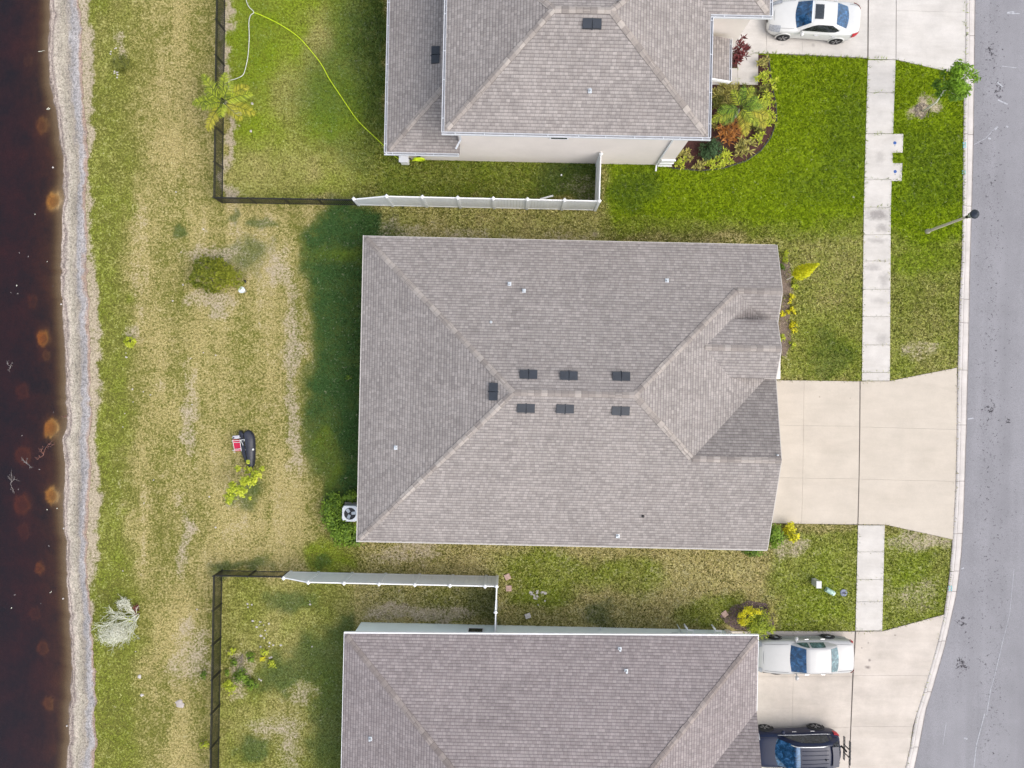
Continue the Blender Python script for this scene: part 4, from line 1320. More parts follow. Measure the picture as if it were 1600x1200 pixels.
# porch roof over the front door
PZ = 3.1
x0, y1 = W(1112, 52, 3.3); x1, y0 = W(1139, 127, PZ)
pz1 = PZ + 0.36
ppoly = [(8.16, y0 + 0.14, pz1), (8.16, y1, pz1), (x1, y1 - 0.15, PZ), (x1, y0, PZ)]
pr_ = roof_obj('porch_roof', [(ppoly, (1, 0))], M['shingle'], hu, HU)
g1_, g2_ = MB(), MB(); gutter(g1_, g2_, (x1, y0), (x1, y1 - 0.15), (1, 0), PZ)
gp = g1_.build('gutter', M['gutter'], pr_, origin=HU); g2_.build('gutter_trough', M['gutter_in'], gp, origin=HU)
pm = MB(); pm.beam((8.14, y0 + 0.10, pz1 - 0.03), (x1 + 0.05, y0 - 0.04, PZ - 0.03), 0.07, 0.16)
pm.beam((8.5, y0 + 0.16, PZ - 0.02), (8.2, y0 + 0.16, 2.1), 0.12, 0.12); pm.beam((8.75, y0 + 0.2, PZ - 0.12), (8.2, y0 + 0.2, PZ - 0.12), 0.1, 0.1)
pm.build('bracket', M['white'], pr_, origin=HU)
dm = MB(); dm.box(10.805, 10.84, 17.8, 20.9, 0.05, 2.3); dm.build('garage_door', M['white'], hu, origin=HU)
fr = MB(); fr.box(8.145, 8.19, 14.6, 15.5, 0.1, 2.2); fr.build('front_door', D.materials['door_paint'], hu, origin=HU)

# ------------------------------------------------------------------ fences


def white_fence(root, org, posts, zs, tops, open_side):
    """privacy fence through the posts: posts (x,y), zs = height at each post"""
    for i, (p, h) in enumerate(zip(posts, zs)):
        m = MB(); s_ = 0.065
        m.box(p[0] - s_, p[0] + s_, p[1] - s_, p[1] + s_, 0, h + 0.06)
        o = m.build('post', M['vinyl'], root, origin=org)
        m = MB(); m.lathe([(0.11, 0), (0.11, 0.025), (0.02, 0.075)], (p[0], p[1], h + 0.06), 4)
        m.build('post_cap', M['white'], o, origin=org)
    for (a, ha), (b, hb) in zip(list(zip(posts, zs))[:-1], list(zip(posts, zs))[1:]):
        d = Vector((b[0] - a[0], b[1] - a[1], 0)); L = d.length; d.normalize(); nn = Vector((-d.y, d.x, 0))
        m = MB()
        t0, t1 = 0.07, L - 0.07
        nb_ = max(1, int((t1 - t0) / 0.15))
        for k in range(nb_):
            u0, u1 = t0 + (t1 - t0) * k / nb_ + 0.003, t0 + (t1 - t0) * (k + 1) / nb_ - 0.003
            h0, h1 = ha + (hb - ha) * u0 / L - 0.06, ha + (hb - ha) * u1 / L - 0.06
            A, B = Vector((*a, 0)) + d * u0, Vector((*a, 0)) + d * u1
            t_ = nn * 0.012
            P = [A - t_, B - t_, B + t_, A + t_]
            lo = [(p.x, p.y, 0.10) for p in P]; hi = [(P[0].x, P[0].y, h0), (P[1].x, P[1].y, h1), (P[2].x, P[2].y, h1), (P[3].x, P[3].y, h0)]
            for i in range(4):
                j = (i + 1) % 4
                m.face([lo[i], lo[j], hi[j], hi[i]])
        A, B = Vector((*a, 0)) + d * 0.066, Vector((*b, 0)) - d * 0.066
        o = m.build('panel', M['vinyl'], root, origin=org)
        MB().beam((A.x, A.y, ha - 0.03), (B.x, B.y, hb - 0.03), 0.055, 0.09).build('rail', M['white'], o, origin=org)
        MB().beam((A.x, A.y, 0.09), (B.x, B.y, 0.09), 0.055, 0.12).build('rail', M['white'], o, origin=org)


def picket_fence(root, org, pts, h=1.2, step=1.83):
    for a, b in zip(pts[:-1], pts[1:]):
        d = Vector((b[0] - a[0], b[1] - a[1], 0)); L = d.length; d.normalize()
        n = max(1, round(L / step))
        for k in range(n + 1):
            p = Vector((*a, 0)) + d * (L * k / n)
            if k == 0 and a is not pts[0]: continue
            m = MB(); m.box(p.x - 0.026, p.x + 0.026, p.y - 0.026, p.y + 0.026, 0, h + 0.03); m.box(p.x - 0.036, p.x + 0.036, p.y - 0.036, p.y + 0.036, h + 0.03, h + 0.05)
            m.build('post', M['blackalu'], root, origin=org)
        for k in range(n):
            A, B = Vector((*a, 0)) + d * (L * k / n + 0.03), Vector((*a, 0)) + d * (L * (k + 1) / n - 0.03)
            m = MB()
            for z in (h - 0.02, h - 0.18, 0.12): m.beam((A.x, A.y, z), (B.x, B.y, z), 0.036, 0.036)
            np_ = 17
            for j in range(np_):
                q = A + (B - A) * ((j + 0.5) / np_)
                m.box(q.x - 0.015, q.x + 0.015, q.y - 0.015, q.y + 0.015, 0.06, h - 0.036)
            m.build('railing', M['blackalu'], root, origin=org)


fy = 9.30
o0 = (-2, fy, 0)
wf = empty('privacy_fence', o0, 0, 'white vinyl privacy fence below the two storey house, turning up to its wall', 'fence')
PU = [(W(561, 320)[0], fy), (W(614, 322)[0], fy), (W(667, 323.5)[0], fy), (W(719.5, 324)[0], fy), (W(772.3, 325)[0], fy), (W(823, 326)[0], fy), (W(878, 327)[0], fy), (4.19, fy), (4.22, uwy - 0.09)]
white_fence(wf, o0, PU, [1.2, 1.88, 1.88, 1.88, 1.88, 1.88, 1.88, 1.88, 1.88], None, None)
fl = -10.2
o1 = (-5, fl, 0)
wf2 = empty('privacy_fence', o1, 0, 'white vinyl privacy fence beside the mint green wall, south of the middle house', 'fence')
PL = [(W(455, 893)[0], fl), (W(498, 895.5)[0], fl), (W(551, 896)[0], fl), (W(603, 897)[0], fl), (W(656, 897)[0], fl), (W(708, 898.5)[0], fl), (W(760, 899.5)[0], fl), (-0.55, fl), (-0.57, -11.5), (-0.58, lwy + 0.09)]
white_fence(wf2, o1, PL, [1.2, 1.88, 1.88, 1.88, 1.88, 1.88, 1.88, 1.88, 1.88, 1.88], None, None)
o2 = (-15.5, 12, 0)
bf = empty('picket_fence', o2, 0, 'black metal picket fence behind the palm, around the upper back yard', 'fence')
picket_fence(bf, o2, [(-15.62, 22.0), (-15.51, 9.24), (PU[0][0] - 0.1, 9.28)])
o3 = (-15.1, -12, 0)
bf2 = empty('picket_fence', o3, 0, 'black metal picket fence around the lower back yard with small lime shrubs', 'fence')
picket_fence(bf2, o3, [(-15.05, -22.6), (-15.10, -10.18), (PL[0][0] - 0.1, -10.17)])

# ------------------------------------------------------------------ cars


def pw(x, xs, ys_):
    return float(np.interp(x, xs, ys_))


def car_glass(name, glass_col, ior=1.9):
    m, t, b = new_mat(name)
    tc = t.nodes.new('ShaderNodeTexCoord').outputs['Object']
    f = noise(t, 4.5, 5, 0.75, tc, 0.8)
    t.links.new(ramp(t, f, [(0.36, [c * 0.35 for c in glass_col]), (0.52, glass_col), (0.68, [min(1, c * 2.4 + 0.02) for c in glass_col])]), b.inputs['Base Color'])
    b.inputs['Roughness'].default_value = 0.06
    b.inputs['IOR'].default_value = ior
    b.inputs['Specular Tint'].default_value = (0.75, 0.88, 1, 1)
    return m


def paint(name, c, rough=0.35, coat=0.6, metal=0.0):
    m, t, b = new_mat(name)
    tc = t.nodes.new('ShaderNodeTexCoord').outputs['Object']
    t.links.new(mixc(t, 1.0, c, ramp(t, noise(t, 1.5, 5, 0.7, tc), [(0.3, 0.95), (0.7, 1.03)]), 'MULTIPLY'), b.inputs['Base Color'])
    b.inputs['Roughness'].default_value = rough
    b.inputs['Coat Weight'].default_value = coat
    b.inputs['Coat Roughness'].default_value = 0.05
    b.inputs['Specular IOR Level'].default_value = 0.5 if sum(c) > 1 else 0.25
    b.inputs['Metallic'].default_value = metal
    return m


M['glass_skyblue'] = car_glass('car_glass', (0.012, 0.055, 0.13))  # blue base colour stands in for sky mirrored in the glass
M['glass_side'] = car_glass('side_glass', (0.02, 0.022, 0.025), 1.6)
M['glass_green'] = car_glass('green_glass', (0.07, 0.12, 0.12), 1.7)
M['chrome'] = simple('chrome_trim', (0.62, 0.62, 0.63), 0.25, 0.7, var=0.05)
M['lampglass'] = simple('lamp_glass', (0.30, 0.31, 0.33), 0.15, var=0.3, scale=12)
M['taillight'] = simple('taillight_glass', (0.40, 0.02, 0.03), 0.2, var=0.15, scale=8)
M['seam'] = simple('panel_gap', (0.05, 0.05, 0.055), 0.8)


def make_car(label, loc, rz, L, Wd, body_mat, glass_f, glass_s, glass_r, K):
    root = empty('parked_car', (*loc, 0), rz, label, 'car', 'cars parked on the driveways')
    hw = Wd / 2
    xs = [L * (0.5 - t) for t in K['t']]            # front to rear
    half, top, bot = [w_ * hw for w_ in K['w']], K['z'], K['b']

    def hwid(x): return pw(-x, [-q for q in xs], half)
    def ztop(x): return pw(-x, [-q for q in xs], top)
    prof = [(0, 1.0, 0.03), (0.35, 1.0, 0.024), (0.62, 1.0, 0.008), (0.80, 1.0, -0.02), (0.92, 1.0, -0.07), (0.985, 1.0, -0.17)]
    rows = []
    for x, w_, zt, zb in zip(xs, half, top, bot):
        r_ = [(x, w_ * f, zt + dz) for f, _, dz in prof] + [(x, w_, zt * 0.62), (x, w_ * 0.995, zt * 0.45 + 0.05), (x, w_ * 0.97, zb + 0.06), (x, w_ * 0.9, zb)]
        rows.append([(a, -b, c) for a, b, c in r_[::-1][:-1]] + [(a, b, c) for a, b, c in r_])
    m = MB(); m.grid(rows)
    n = len(rows[0])
    m.f.append(list(range(n))); m.uv.append([(0, 0)] * n)
    e = (len(rows) - 1) * n
    m.f.append([e + j for j in range(n)][::-1]); m.uv.append([(0, 0)] * n)
    body = m.build('body', body_mat, root, smooth=True, subd=1)
    # cabin
    xa, xb_, xc, xd = K['cab']                      # windscreen base, roof front, roof rear, rear glass base
    zr_ = K['roof']; wb, wt = K['wb'] * hw, K['wt'] * hw
    zbelt = K['belt']

    def zc(x):
        return float(np.interp(-x, [-xa, -xb_, -(xb_ + (xc - xb_) * 0.4), -xc, -xd], [zbelt - 0.02, zr_ - 0.03, zr_, zr_ - 0.05, K.get('rb', zbelt)]))

    def wbel(x): return float(np.interp(-x, [-xa, -xb_, -xc, -xd], [wb * 0.93, wb, wb, wb * K.get('rw', 0.84)]))
    def wtop(x):
        return float(np.interp(-x, [-xa, -xb_, -xc, -xd], [wb * 0.88, wt, wt * 0.98, wb * K.get('rw', 0.84) * 0.95]))
    crown = 0.035
    rows = []
    st = list(np.linspace(xa, xb_, 6)) + list(np.linspace(xb_, xc, 7))[1:] + list(np.linspace(xc, xd, 6))[1:]
    bow = K.get('bow', 0.14)

    def bx(x, f):
        """bow the two end glasses outward in the middle"""
        if x > xb_: return x + bow * (1 - f * f) * (x - xb_) / (xa - xb_) - 0.02 * (1 - (x - xb_) / (xa - xb_)) * f * f
        if x < xc: return x - bow * 0.8 * (1 - f * f) * (xc - x) / (xc - xd)
        return x
    for x in st:
        z, w1, w0 = zc(x), wtop(x), wbel(x)
        fs = (0, 0.35, 0.7, 0.9, 1.0)
        r_ = [(bx(x, f), w1 * f, z - crown * f * f - (0.015 if f == 1 else 0)) for f in fs]
        zl = min(zbelt - 0.06, z - 0.03)
        r_ += [(x, w1 * 0.6 + w0 * 0.4, z * 0.6 + zl * 0.4 - 0.02), (x, w0, zl)]
        rows.append([(a, -b, c) for a, b, c in r_[::-1][:-1]] + [(a, b, c) for a, b, c in r_])
    m = MB(); m.grid(rows); m.build('cabin', body_mat, root, smooth=True)

    def top_patch(x0, x1, f1, lift, nx=6, ny=9, taper=0.0):
        P = []
        for i in range(nx):
            x = x0 + (x1 - x0) * i / (nx - 1)
            row_ = []
            for j in range(ny):
                f = f1 * (2 * j / (ny - 1) - 1)
                row_.append((bx(x, f), wtop(x) * f, zc(x) - crown * f * f + lift))
            P.append(row_)
        return P
    g = MB(); g.grid(top_patch(xa - 0.02, xb_ + 0.02, 0.94, 0.014)); g.build('windshield', glass_f, root, smooth=True)
    g = MB(); g.grid(top_patch(xc - 0.03, xd + 0.05, 0.92, 0.014)); g.build('rear_window', glass_r, root, smooth=True)
    if K.get('cowl', True):
        g = MB(); P = top_patch(xa + 0.07, xa - 0.015, 0.95, 0.012, 3); g.grid(P); g.build('cowl', M['black'], root, smooth=True)

    def side(x, s_, k):
        """point of the cabin side: k=0 belt, k=1 roof edge"""
        z, w1, w0 = zc(x), wtop(x), wbel(x)
        zl = min(zbelt - 0.06, z - 0.03)
        mid_w, mid_z = w1 * 0.6 + w0 * 0.4, z * 0.6 + zl * 0.4 - 0.02
        hi_w, hi_z = w1, z - crown - 0.015
        if k > 0.42: u = (k - 0.42) / 0.58; w_, zz = mid_w + (hi_w - mid_w) * u, mid_z + (hi_z - mid_z) * u
        else: u = k / 0.42; w_, zz = w0 + (mid_w - w0) * u, zl + (mid_z - zl) * u
        return (x, s_ * (w_ + 0.012), zz + 0.004)
    for s_ in (-1, 1):
        for x0, x1, k0, k1 in K['side']:
            g = MB(); P = []
            for i in range(9):
                x = x0 + (x1 - x0) * i / 8
                kt = pw(i / 8, [0, 0.35, 0.75, 1], k1)
                P.append([side(x, s_, k0 + (kt - k0) * q / 4) for q in range(5)])
            g.grid(P); g.build('side_window', glass_s, root, smooth=True)
        # mirror, handles, lamps
        g = MB(); mx = xa - 0.30
        w0 = hwid(mx)
        g.lathe([(0.02, -0.12), (0.08, -0.10), (0.10, 0.0), (0.07, 0.09), (0.02, 0.10)], (mx, s_ * (w0 + 0.10), zbelt + 0.02), 10, 'y')
        g.beam((mx, s_ * (w0 - 0.12), zbelt - 0.03), (mx, s_ * (w0 + 0.06), zbelt), 0.05)
        g.build('side_mirror', K.get('mirror', body_mat), root, smooth=True)
        for hx in K['handles']:
            g = MB(); w0 = hwid(hx)
            g.box(hx - 0.11, hx + 0.11, s_ * (w0 + 0.012) - 0.018, s_ * (w0 + 0.012) + 0.018, ztop(hx) * 0.80 - 0.02, ztop(hx) * 0.80 + 0.02)
            g.build('door_handle', K.get('handle', M['chrome']), root, bevel=0.006)
        g = MB(); P = []
        for i in range(5):
            x = L / 2 - K['hl'][0] - (K['hl'][1] - K['hl'][0]) * i / 4
            w0, zt = hwid(x), ztop(x)
            P.append([(x + K.get('hlx', 0.04), s_ * (w0 * a + 0.012), zt + b + 0.014) for a, b in ((0.66, 0.0), (0.80, -0.02), (0.92, -0.07), (0.99, -0.16))])
        g.grid(P); g.build('headlight', M['lampglass'], root, smooth=True)
        g = MB(); P = []
        for i in range(4):
            x = -L / 2 + K['tl'][0] + (K['tl'][1] - K['tl'][0]) * i / 3
            w0, zt = hwid(x), ztop(x)
            P.append([(x - 0.02, s_ * (w0 * a + 0.014), zt + b + 0.012) for a, b in ((0.90, -0.06), (0.99, -0.14), (1.0, -0.26), (1.0, -0.34))])
        g.grid(P); g.build('taillight', M['taillight'], root, smooth=True)
        for wx_ in K['wheels']:
            rr = K['wr']
            yo = hw + 0.015
            g = MB(); g.lathe([(rr * 0.62, s_ * -0.20), (rr * 0.97, s_ * -0.20), (rr, s_ * -0.15), (rr, s_ * -0.03), (rr * 0.93, 0), (rr * 0.70, s_ * 0.004)], (wx_, s_ * yo, rr), 28, 'y')
            wl = g.build('wheel', M['rubber'], root, smooth=True)
            g = MB(); g.lathe([(rr * 0.70, s_ * 0.004), (rr * 0.66, s_ * -0.02), (rr * 0.10, s_ * -0.025), (rr * 0.08, s_ * 0.0)], (wx_, s_ * yo, rr), 24, 'y')
            g.build('rim', M['rubber'] if K.get('spokes', True) else M['alloy'], wl, smooth=True)
            if K.get('spokes', True):
                g = MB()
                for k in range(5):
                    for da in (-0.16, 0.16):
                        a = 2 * math.pi * k / 5
                        p0 = (wx_ + math.cos(a) * rr * 0.10, s_ * (yo - 0.005), rr + math.sin(a) * rr * 0.10)
                        p1 = (wx_ + math.cos(a + da) * rr * 0.66, s_ * (yo - 0.004), rr + math.sin(a + da) * rr * 0.66)
                        g.beam(p0, p1, 0.032, 0.025)
                g.build('spokes', M['alloy'], wl)
            # black lip of the wheel arch
            g = MB()
            arc = [(wx_ + math.cos(a) * (rr + 0.05), s_ * (hwid(wx_) + 0.0), rr + math.sin(a) * (rr + 0.05)) for a in np.linspace(-0.25, math.pi + 0.25, 15)]
            g.tube(arc, 0.035, 6); g.build('wheel_arch', K.get('arch', body_mat), root, smooth=True)
    # grille and bumper slots
    g = MB(); x = L / 2
    P = []
    for f in np.linspace(-0.62, 0.62, 9):
        P.append([(xs[0] + 0.03 - 0.10 * f * f, half[0] * f, top[0] - 0.05), (xs[0] + 0.035 - 0.10 * f * f, half[0] * f, top[0] - 0.20)])
    g.grid(P); g.build('grille', M['black'], root)
    # panel gaps: bonnet, boot
    def seam(pts):
        g = MB(); g.tube(pts, 0.006, 4); return g.build('panel_gap', M['seam'], root)
    for s_ in (-1, 1):
        seam([(x, s_ * hwid(x) * 0.80, ztop(x) - 0.012) for x in np.linspace(xa + 0.10, L / 2 - 0.30, 8)])
    xk = xd - 0.05
    xf = L / 2 - 0.24
    seam([(xf - 0.12 * f * f, f * hwid(xf) * 0.80, ztop(xf) + 0.028 - 0.045 * f * f) for f in np.linspace(-1, 1, 9)])
    if K.get('boot', True):
        for s_ in (-1, 1): seam([(x, s_ * hwid(x) * 0.78, ztop(x) - 0.012) for x in np.linspace(xk, -L / 2 + 0.2, 5)])
    K['post'](root, zc, wtop, bx, crown, hwid, ztop, top_patch)
    return root


T_ = [0, .015, .05, .12, .20, .30, .42, .58, .70, .80, .90, .955, .985, 1]
white_paint = paint('white_car_paint', (0.58, 0.575, 0.555))
silver_paint = paint('silver_white_car_paint', (0.43, 0.42, 0.405), 0.35, 0.5)
navy_paint = paint('dark_navy_car_paint', (0.006, 0.011, 0.036), 0.30, 0.18)
navy_roof = paint('reflecting_navy_paint', (0.035, 0.05, 0.085), 0.15, 1.0)


def post_white(root, zc, wtop, bx, crown, hwid, ztop, top_patch):
    g = MB(); g.grid(top_patch(0.22, -0.22, 0.62, 0.012)); g.build('sunroof', M['glass_dark'], root, smooth=True)
    g = MB(); g.grid(top_patch(0.46, 0.30, 0.90, 0.008)); g.build('roof_edge', paint('bluish_white_paint', (0.68, 0.72, 0.76)), root, smooth=True)


def post_none(root, zc, wtop, bx, crown, hwid, ztop, top_patch):
    sm_ = paint('silver_moulding', (0.30, 0.31, 0.31), 0.4, 0.3)
    for s_ in (-1, 1):
        g = MB(); g.grid([[(x, s_ * (hwid(x) + 0.010), z) for z in (0.30, 0.42, 0.54, 0.60)] for x in np.linspace(2.2, -2.2, 24)])
        g.build('side_moulding', sm_, root, smooth=True)
    g = MB(); P = []
    for f in np.linspace(-0.9, 0.9, 9):
        P.append([(2.44 - 0.10 * f * f, 0.72 * f, 0.66), (2.46 - 0.10 * f * f, 0.72 * f, 0.55)])
    g.grid(P); g.build('bumper_trim', M['chrome'], root)


def post_suv(root, zc, wtop, bx, crown, hwid, ztop, top_patch):
    for s_ in (-1, 1):
        g = MB(); xs_ = np.linspace(0.45, -1.35, 8)
        g.tube([(x, s_ * wtop(x) * 0.86, zc(x) - crown * 0.74 + (0.06 if 0 < i < 7 else 0.01)) for i, x in enumerate(xs_)], 0.028, 8)
        g.build('roof_rail', M['chrome'], root, smooth=True)
        g = MB(); xs_ = np.linspace(0.95, -1.75, 14)
        g.tube([(x, s_ * (hwid(x) * 0.945), 1.075 + 0.0 * x) for x in xs_], 0.014, 6); g.build('window_trim', M['chrome'], root, smooth=True)
    g = MB(); g.grid(top_patch(0.50, 0.05, 0.80, 0.012)); g.build('sunroof', M['glass_skyblue'], root, smooth=True)
    for k in (-0.5, -0.17, 0.17, 0.5):
        g = MB(); g.tube([(x, wtop(x) * k, zc(x) - crown * k * k + 0.008) for x in np.linspace(-0.05, -1.4, 6)], 0.012, 5); g.build('roof_rib', navy_paint, root)
    g = MB(); g.lathe([(0.05, 0), (0.03, 0.05), (0.005, 0.09)], (-1.25, 0.12, zc(-1.25)), 8); g.build('antenna', M['black'], root)
    g = MB(); P = []
    for f in np.linspace(-0.85, 0.85, 9):
        P.append([(-1.55 - 0.05 * (1 - f * f), 0.62 * f, 1.73), (-1.90 - 0.05 * (1 - f * f), 0.60 * f, 1.66)])
    g.grid(P); g.build('spoiler', navy_paint, root)


# white sedan on the upper driveway
make_car('white sedan with sunroof, nose against the two storey house on the upper driveway', (15.28, 19.33), R(177.2), 4.68, 1.85, white_paint, M['glass_skyblue'], M['glass_side'], M['glass_skyblue'], dict(
    t=T_, w=[.45, .68, .82, .93, .97, .985, .98, .98, 1.0, 1.0, .95, .86, .74, .5], z=[.60, .68, .77, .87, .93, .98, .98, .98, 1.0, 1.03, 1.05, 1.04, .98, .85], b=[.32, .24, .2, .2, .2, .2, .2, .2, .2, .2, .22, .26, .3, .4],
    cab=(0.98, 0.36, -0.90, -1.62), roof=1.42, belt=0.97, wb=.90, wt=.66, rb=1.02, rw=.80,
    side=[(0.72, -1.25, 0.10, (0.12, 0.82, 0.90, 0.25))], handles=[-0.12, -1.02], hl=(0.10, 0.62), tl=(0.05, 0.42), wheels=(1.42, -1.36), wr=.335, handle=M['chrome'], post=post_white))
# older pale sedan beside the mint house
make_car('older pale silver-white sedan with grey side trim, beside the golden shrub', (15.58, -13.83), R(182.0), 4.95, 1.84, silver_paint, M['glass_skyblue'], M['glass_green'], M['glass_green'], dict(
    t=T_, w=[.70, .86, .92, .95, .97, .99, .99, .99, .99, .98, .95, .92, .86, .70], z=[.58, .68, .76, .84, .90, .94, .95, .95, .96, .97, .97, .95, .90, .80], b=[.3, .24, .2, .2, .2, .2, .2, .2, .2, .2, .22, .24, .28, .36],
    cab=(0.88, 0.22, -1.02, -1.48), roof=1.40, belt=0.94, wb=.90, wt=.70, rb=1.12, rw=.86, bow=.10,
    side=[(0.62, 0.02, 0.10, (0.10, 0.62, 0.84, 0.88)), (-0.08, -0.82, 0.10, (0.88, 0.88, 0.88, 0.80))], handles=[-0.02, -0.85], hl=(0.06, 0.22), hlx=0.03, tl=(0.03, 0.20), wheels=(1.48, -1.26), wr=.32, spokes=False, arch=M['black'], post=post_none))
# dark utility vehicle
make_car('dark navy sport utility car with roof rails, under the lower house eave', (15.05, -18.60), R(182.4), 4.60, 1.88, navy_paint, M['glass_skyblue'], M['glass_side'], M['glass_side'], dict(
    t=T_, w=[.62, .80, .90, .96, .98, .98, .97, .97, .99, 1.0, .97, .93, .86, .72], z=[.72, .84, .92, 1.0, 1.04, 1.07, 1.08, 1.08, 1.09, 1.10, 1.11, 1.10, 1.06, .95], b=[.36, .3, .26, .25, .25, .25, .25, .25, .25, .25, .28, .32, .36, .45],
    cab=(0.98, 0.30, -1.60, -2.12), roof=1.72, belt=1.07, wb=.90, wt=.70, rb=1.16, rw=.84, bow=.16,
    side=[(0.70, -1.75, 0.08, (0.12, 0.80, 0.86, 0.40))], handles=[0.02, -0.92], hl=(0.12, 0.5), tl=(0.02, 0.36), wheels=(1.36, -1.29), wr=.36, boot=False, arch=M['black'], mirror=navy_paint, post=post_suv))
# folded bicycle carrier behind it
RK = (17.62, -18.3, 0)
rk = empty('bike_rack', RK, 0, 'black folded bicycle rack on the hitch of the dark utility car', 'bike rack')
m = MB(); m.beam((17.30, -18.62, 0.45), (17.68, -18.60, 0.45), 0.06); m.beam((17.66, -18.58, 0.42), (17.66, -18.58, 1.0), 0.07); m.build('hitch_bar', M['black'], rk, origin=RK)
for z0, xo in ((0.62, 0.0), (1.12, 0.06)):
    m = MB()
    for z in (z0, z0 + 0.13): m.beam((17.68 + xo, -17.95, z), (17.68 + xo, -19.15, z), 0.035)
    for y in np.linspace(-17.97, -19.13, 7): m.beam((17.68 + xo, y, z0), (17.68 + xo, y, z0 + 0.13), 0.03)
    m.build('wheel_tray', M['black'], rk, origin=RK)
for y in (-18.4, -18.8):
    m = MB(); m.beam((17.70, y, 0.6), (17.74, y, 1.30), 0.04); m.beam((17.74, y, 1.28), (17.60, y + 0.12, 1.36), 0.04); m.build('clamp_arm', M['black'], rk, origin=RK)

# ------------------------------------------------------------------ plants
M['f_yellowgreen'] = foliage('lime_foliage', (0.17, 0.25, 0.012), (0.62, 0.66, 0.06))
M['f_lush'] = foliage('lush_foliage', (0.025, 0.070, 0.008), (0.230, 0.350, 0.030))
M['f_tree'] = foliage('tree_foliage', (0.024, 0.075, 0.008), (0.235, 0.400, 0.020))
M['f_pine'] = foliage('pine_foliage', (0.026, 0.062, 0.006), (0.40, 0.42, 0.050))
M['f_gold'] = foliage('golden_foliage', (0.32, 0.33, 0.010), (0.84, 0.76, 0.03))
M['f_orange'] = foliage('orange_foliage', (0.20, 0.07, 0.02), (0.62, 0.28, 0.07))
M['f_red'] = foliage('dark_red_foliage', (0.045, 0.012, 0.014), (0.24, 0.060, 0.060))
M['f_dark'] = foliage('dark_green_foliage', (0.014, 0.040, 0.016), (0.075, 0.140, 0.050))
M['f_palm'] = foliage('palm_foliage', (0.07, 0.115, 0.010), (0.42, 0.48, 0.040))
M['f_palmgold'] = foliage('yellow_palm_foliage', (0.15, 0.16, 0.015), (0.52, 0.47, 0.05))
M['f_vario'] = foliage('variegated_foliage', (0.09, 0.10, 0.02), (0.50, 0.45, 0.12))
M['f_olive'] = foliage('olive_foliage', (0.05, 0.065, 0.014), (0.22, 0.23, 0.04))
M['f_conifer'] = foliage('golden_conifer', (0.40, 0.46, 0.008), (0.90, 0.86, 0.03), trans=0.4)
M['f_silver'] = foliage('silver_foliage', (0.48, 0.48, 0.38), (0.86, 0.84, 0.74))


def leaves(c, r_, n, size, clumps=0, aspect=0.5, up=0.55, seed=None, shell=0.0, csz=0.38):
    """leaf quads scattered in clumps through an ellipsoid -> V, rnd"""
    g = np.random.default_rng(seed if seed is not None else rng.integers(1 << 30))
    r_ = np.array(r_, float)
    if clumps:
        d = g.normal(size=(clumps, 3)); d /= np.linalg.norm(d, axis=1)[:, None]
        cc = d * (g.random((clumps, 1)) ** (1 / 3) * (1 - shell) + shell) * 0.85
        k = g.integers(0, clumps, n)
        P = cc[k] + g.normal(size=(n, 3)) * csz * 0.5
        cr = g.random(clumps)[k]
    else:
        d = g.normal(size=(n, 3)); d /= np.linalg.norm(d, axis=1)[:, None]
        P = d * (g.random((n, 1)) ** (1 / 3) * (1 - shell) + shell); cr = g.random(n)
    nrm = P + np.array([0, 0, up]) + g.normal(size=(n, 3)) * 0.55
    nrm /= np.linalg.norm(nrm, axis=1)[:, None]
    t = g.normal(size=(n, 3)); t -= (t * nrm).sum(1)[:, None] * nrm; t /= np.linalg.norm(t, axis=1)[:, None]
    b = np.cross(nrm, t)
    s_ = size * (0.65 + 0.7 * g.random((n, 1)))
    C = P * r_ + np.array(c)
    V = np.stack([C - t * s_, C + b * s_ * aspect - nrm * s_ * 0.12, C + t * s_, C - b * s_ * aspect - nrm * s_ * 0.12], 1)
    V[:, :, 2] = np.maximum(V[:, :, 2], 0.015)
    rnd = np.clip(0.65 * cr + 0.5 * g.random(n) - 0.05, 0, 1)
    return V.reshape(-1, 3), np.repeat(rnd, 4)


def leaf_obj(name, sets, mat, parent, org):
    V = np.concatenate([s_[0] for s_ in sets]); rn = np.concatenate([s_[1] for s_ in sets])
    F = np.arange(len(V)).reshape(-1, 4)
    return np_mesh(name, V - np.array(org), F, mat, parent, attrs={'rnd': rn})


def blades_set(c, n, length, width, spread=1.0, up=0.5, seed=None, base=0.04, droop=0.35):
    """strap leaves radiating from a point, two quads each"""
    g = np.random.default_rng(seed if seed is not None else rng.integers(1 << 30))
    a = g.uniform(0, 2 * np.pi, n); e = g.uniform(up * 0.3, up * 1.5, n)
    L = length * (0.6 + 0.5 * g.random(n)); c = np.array(c, float)
    d = np.stack([np.cos(a) * np.cos(e), np.sin(a) * np.cos(e), np.sin(e)], -1) * spread
    sd_ = np.stack([-np.sin(a), np.cos(a), 0 * a], -1) * width
    b0 = c + d * base + 0; m_ = c + d * (L * 0.55)[:, None]; t_ = c + d * L[:, None]; t_[:, 2] -= droop * L * 0.5
    V = np.stack([b0 - sd_ * 0.6, b0 + sd_ * 0.6, m_ + sd_, m_ - sd_, m_ - sd_, m_ + sd_, t_ + sd_ * 0.12, t_ - sd_ * 0.12], 1)
    V[:, :, 2] = np.maximum(V[:, :, 2], 0.015)
    rnd = np.repeat(g.random(n), 8)
    return V.reshape(-1, 3), rnd


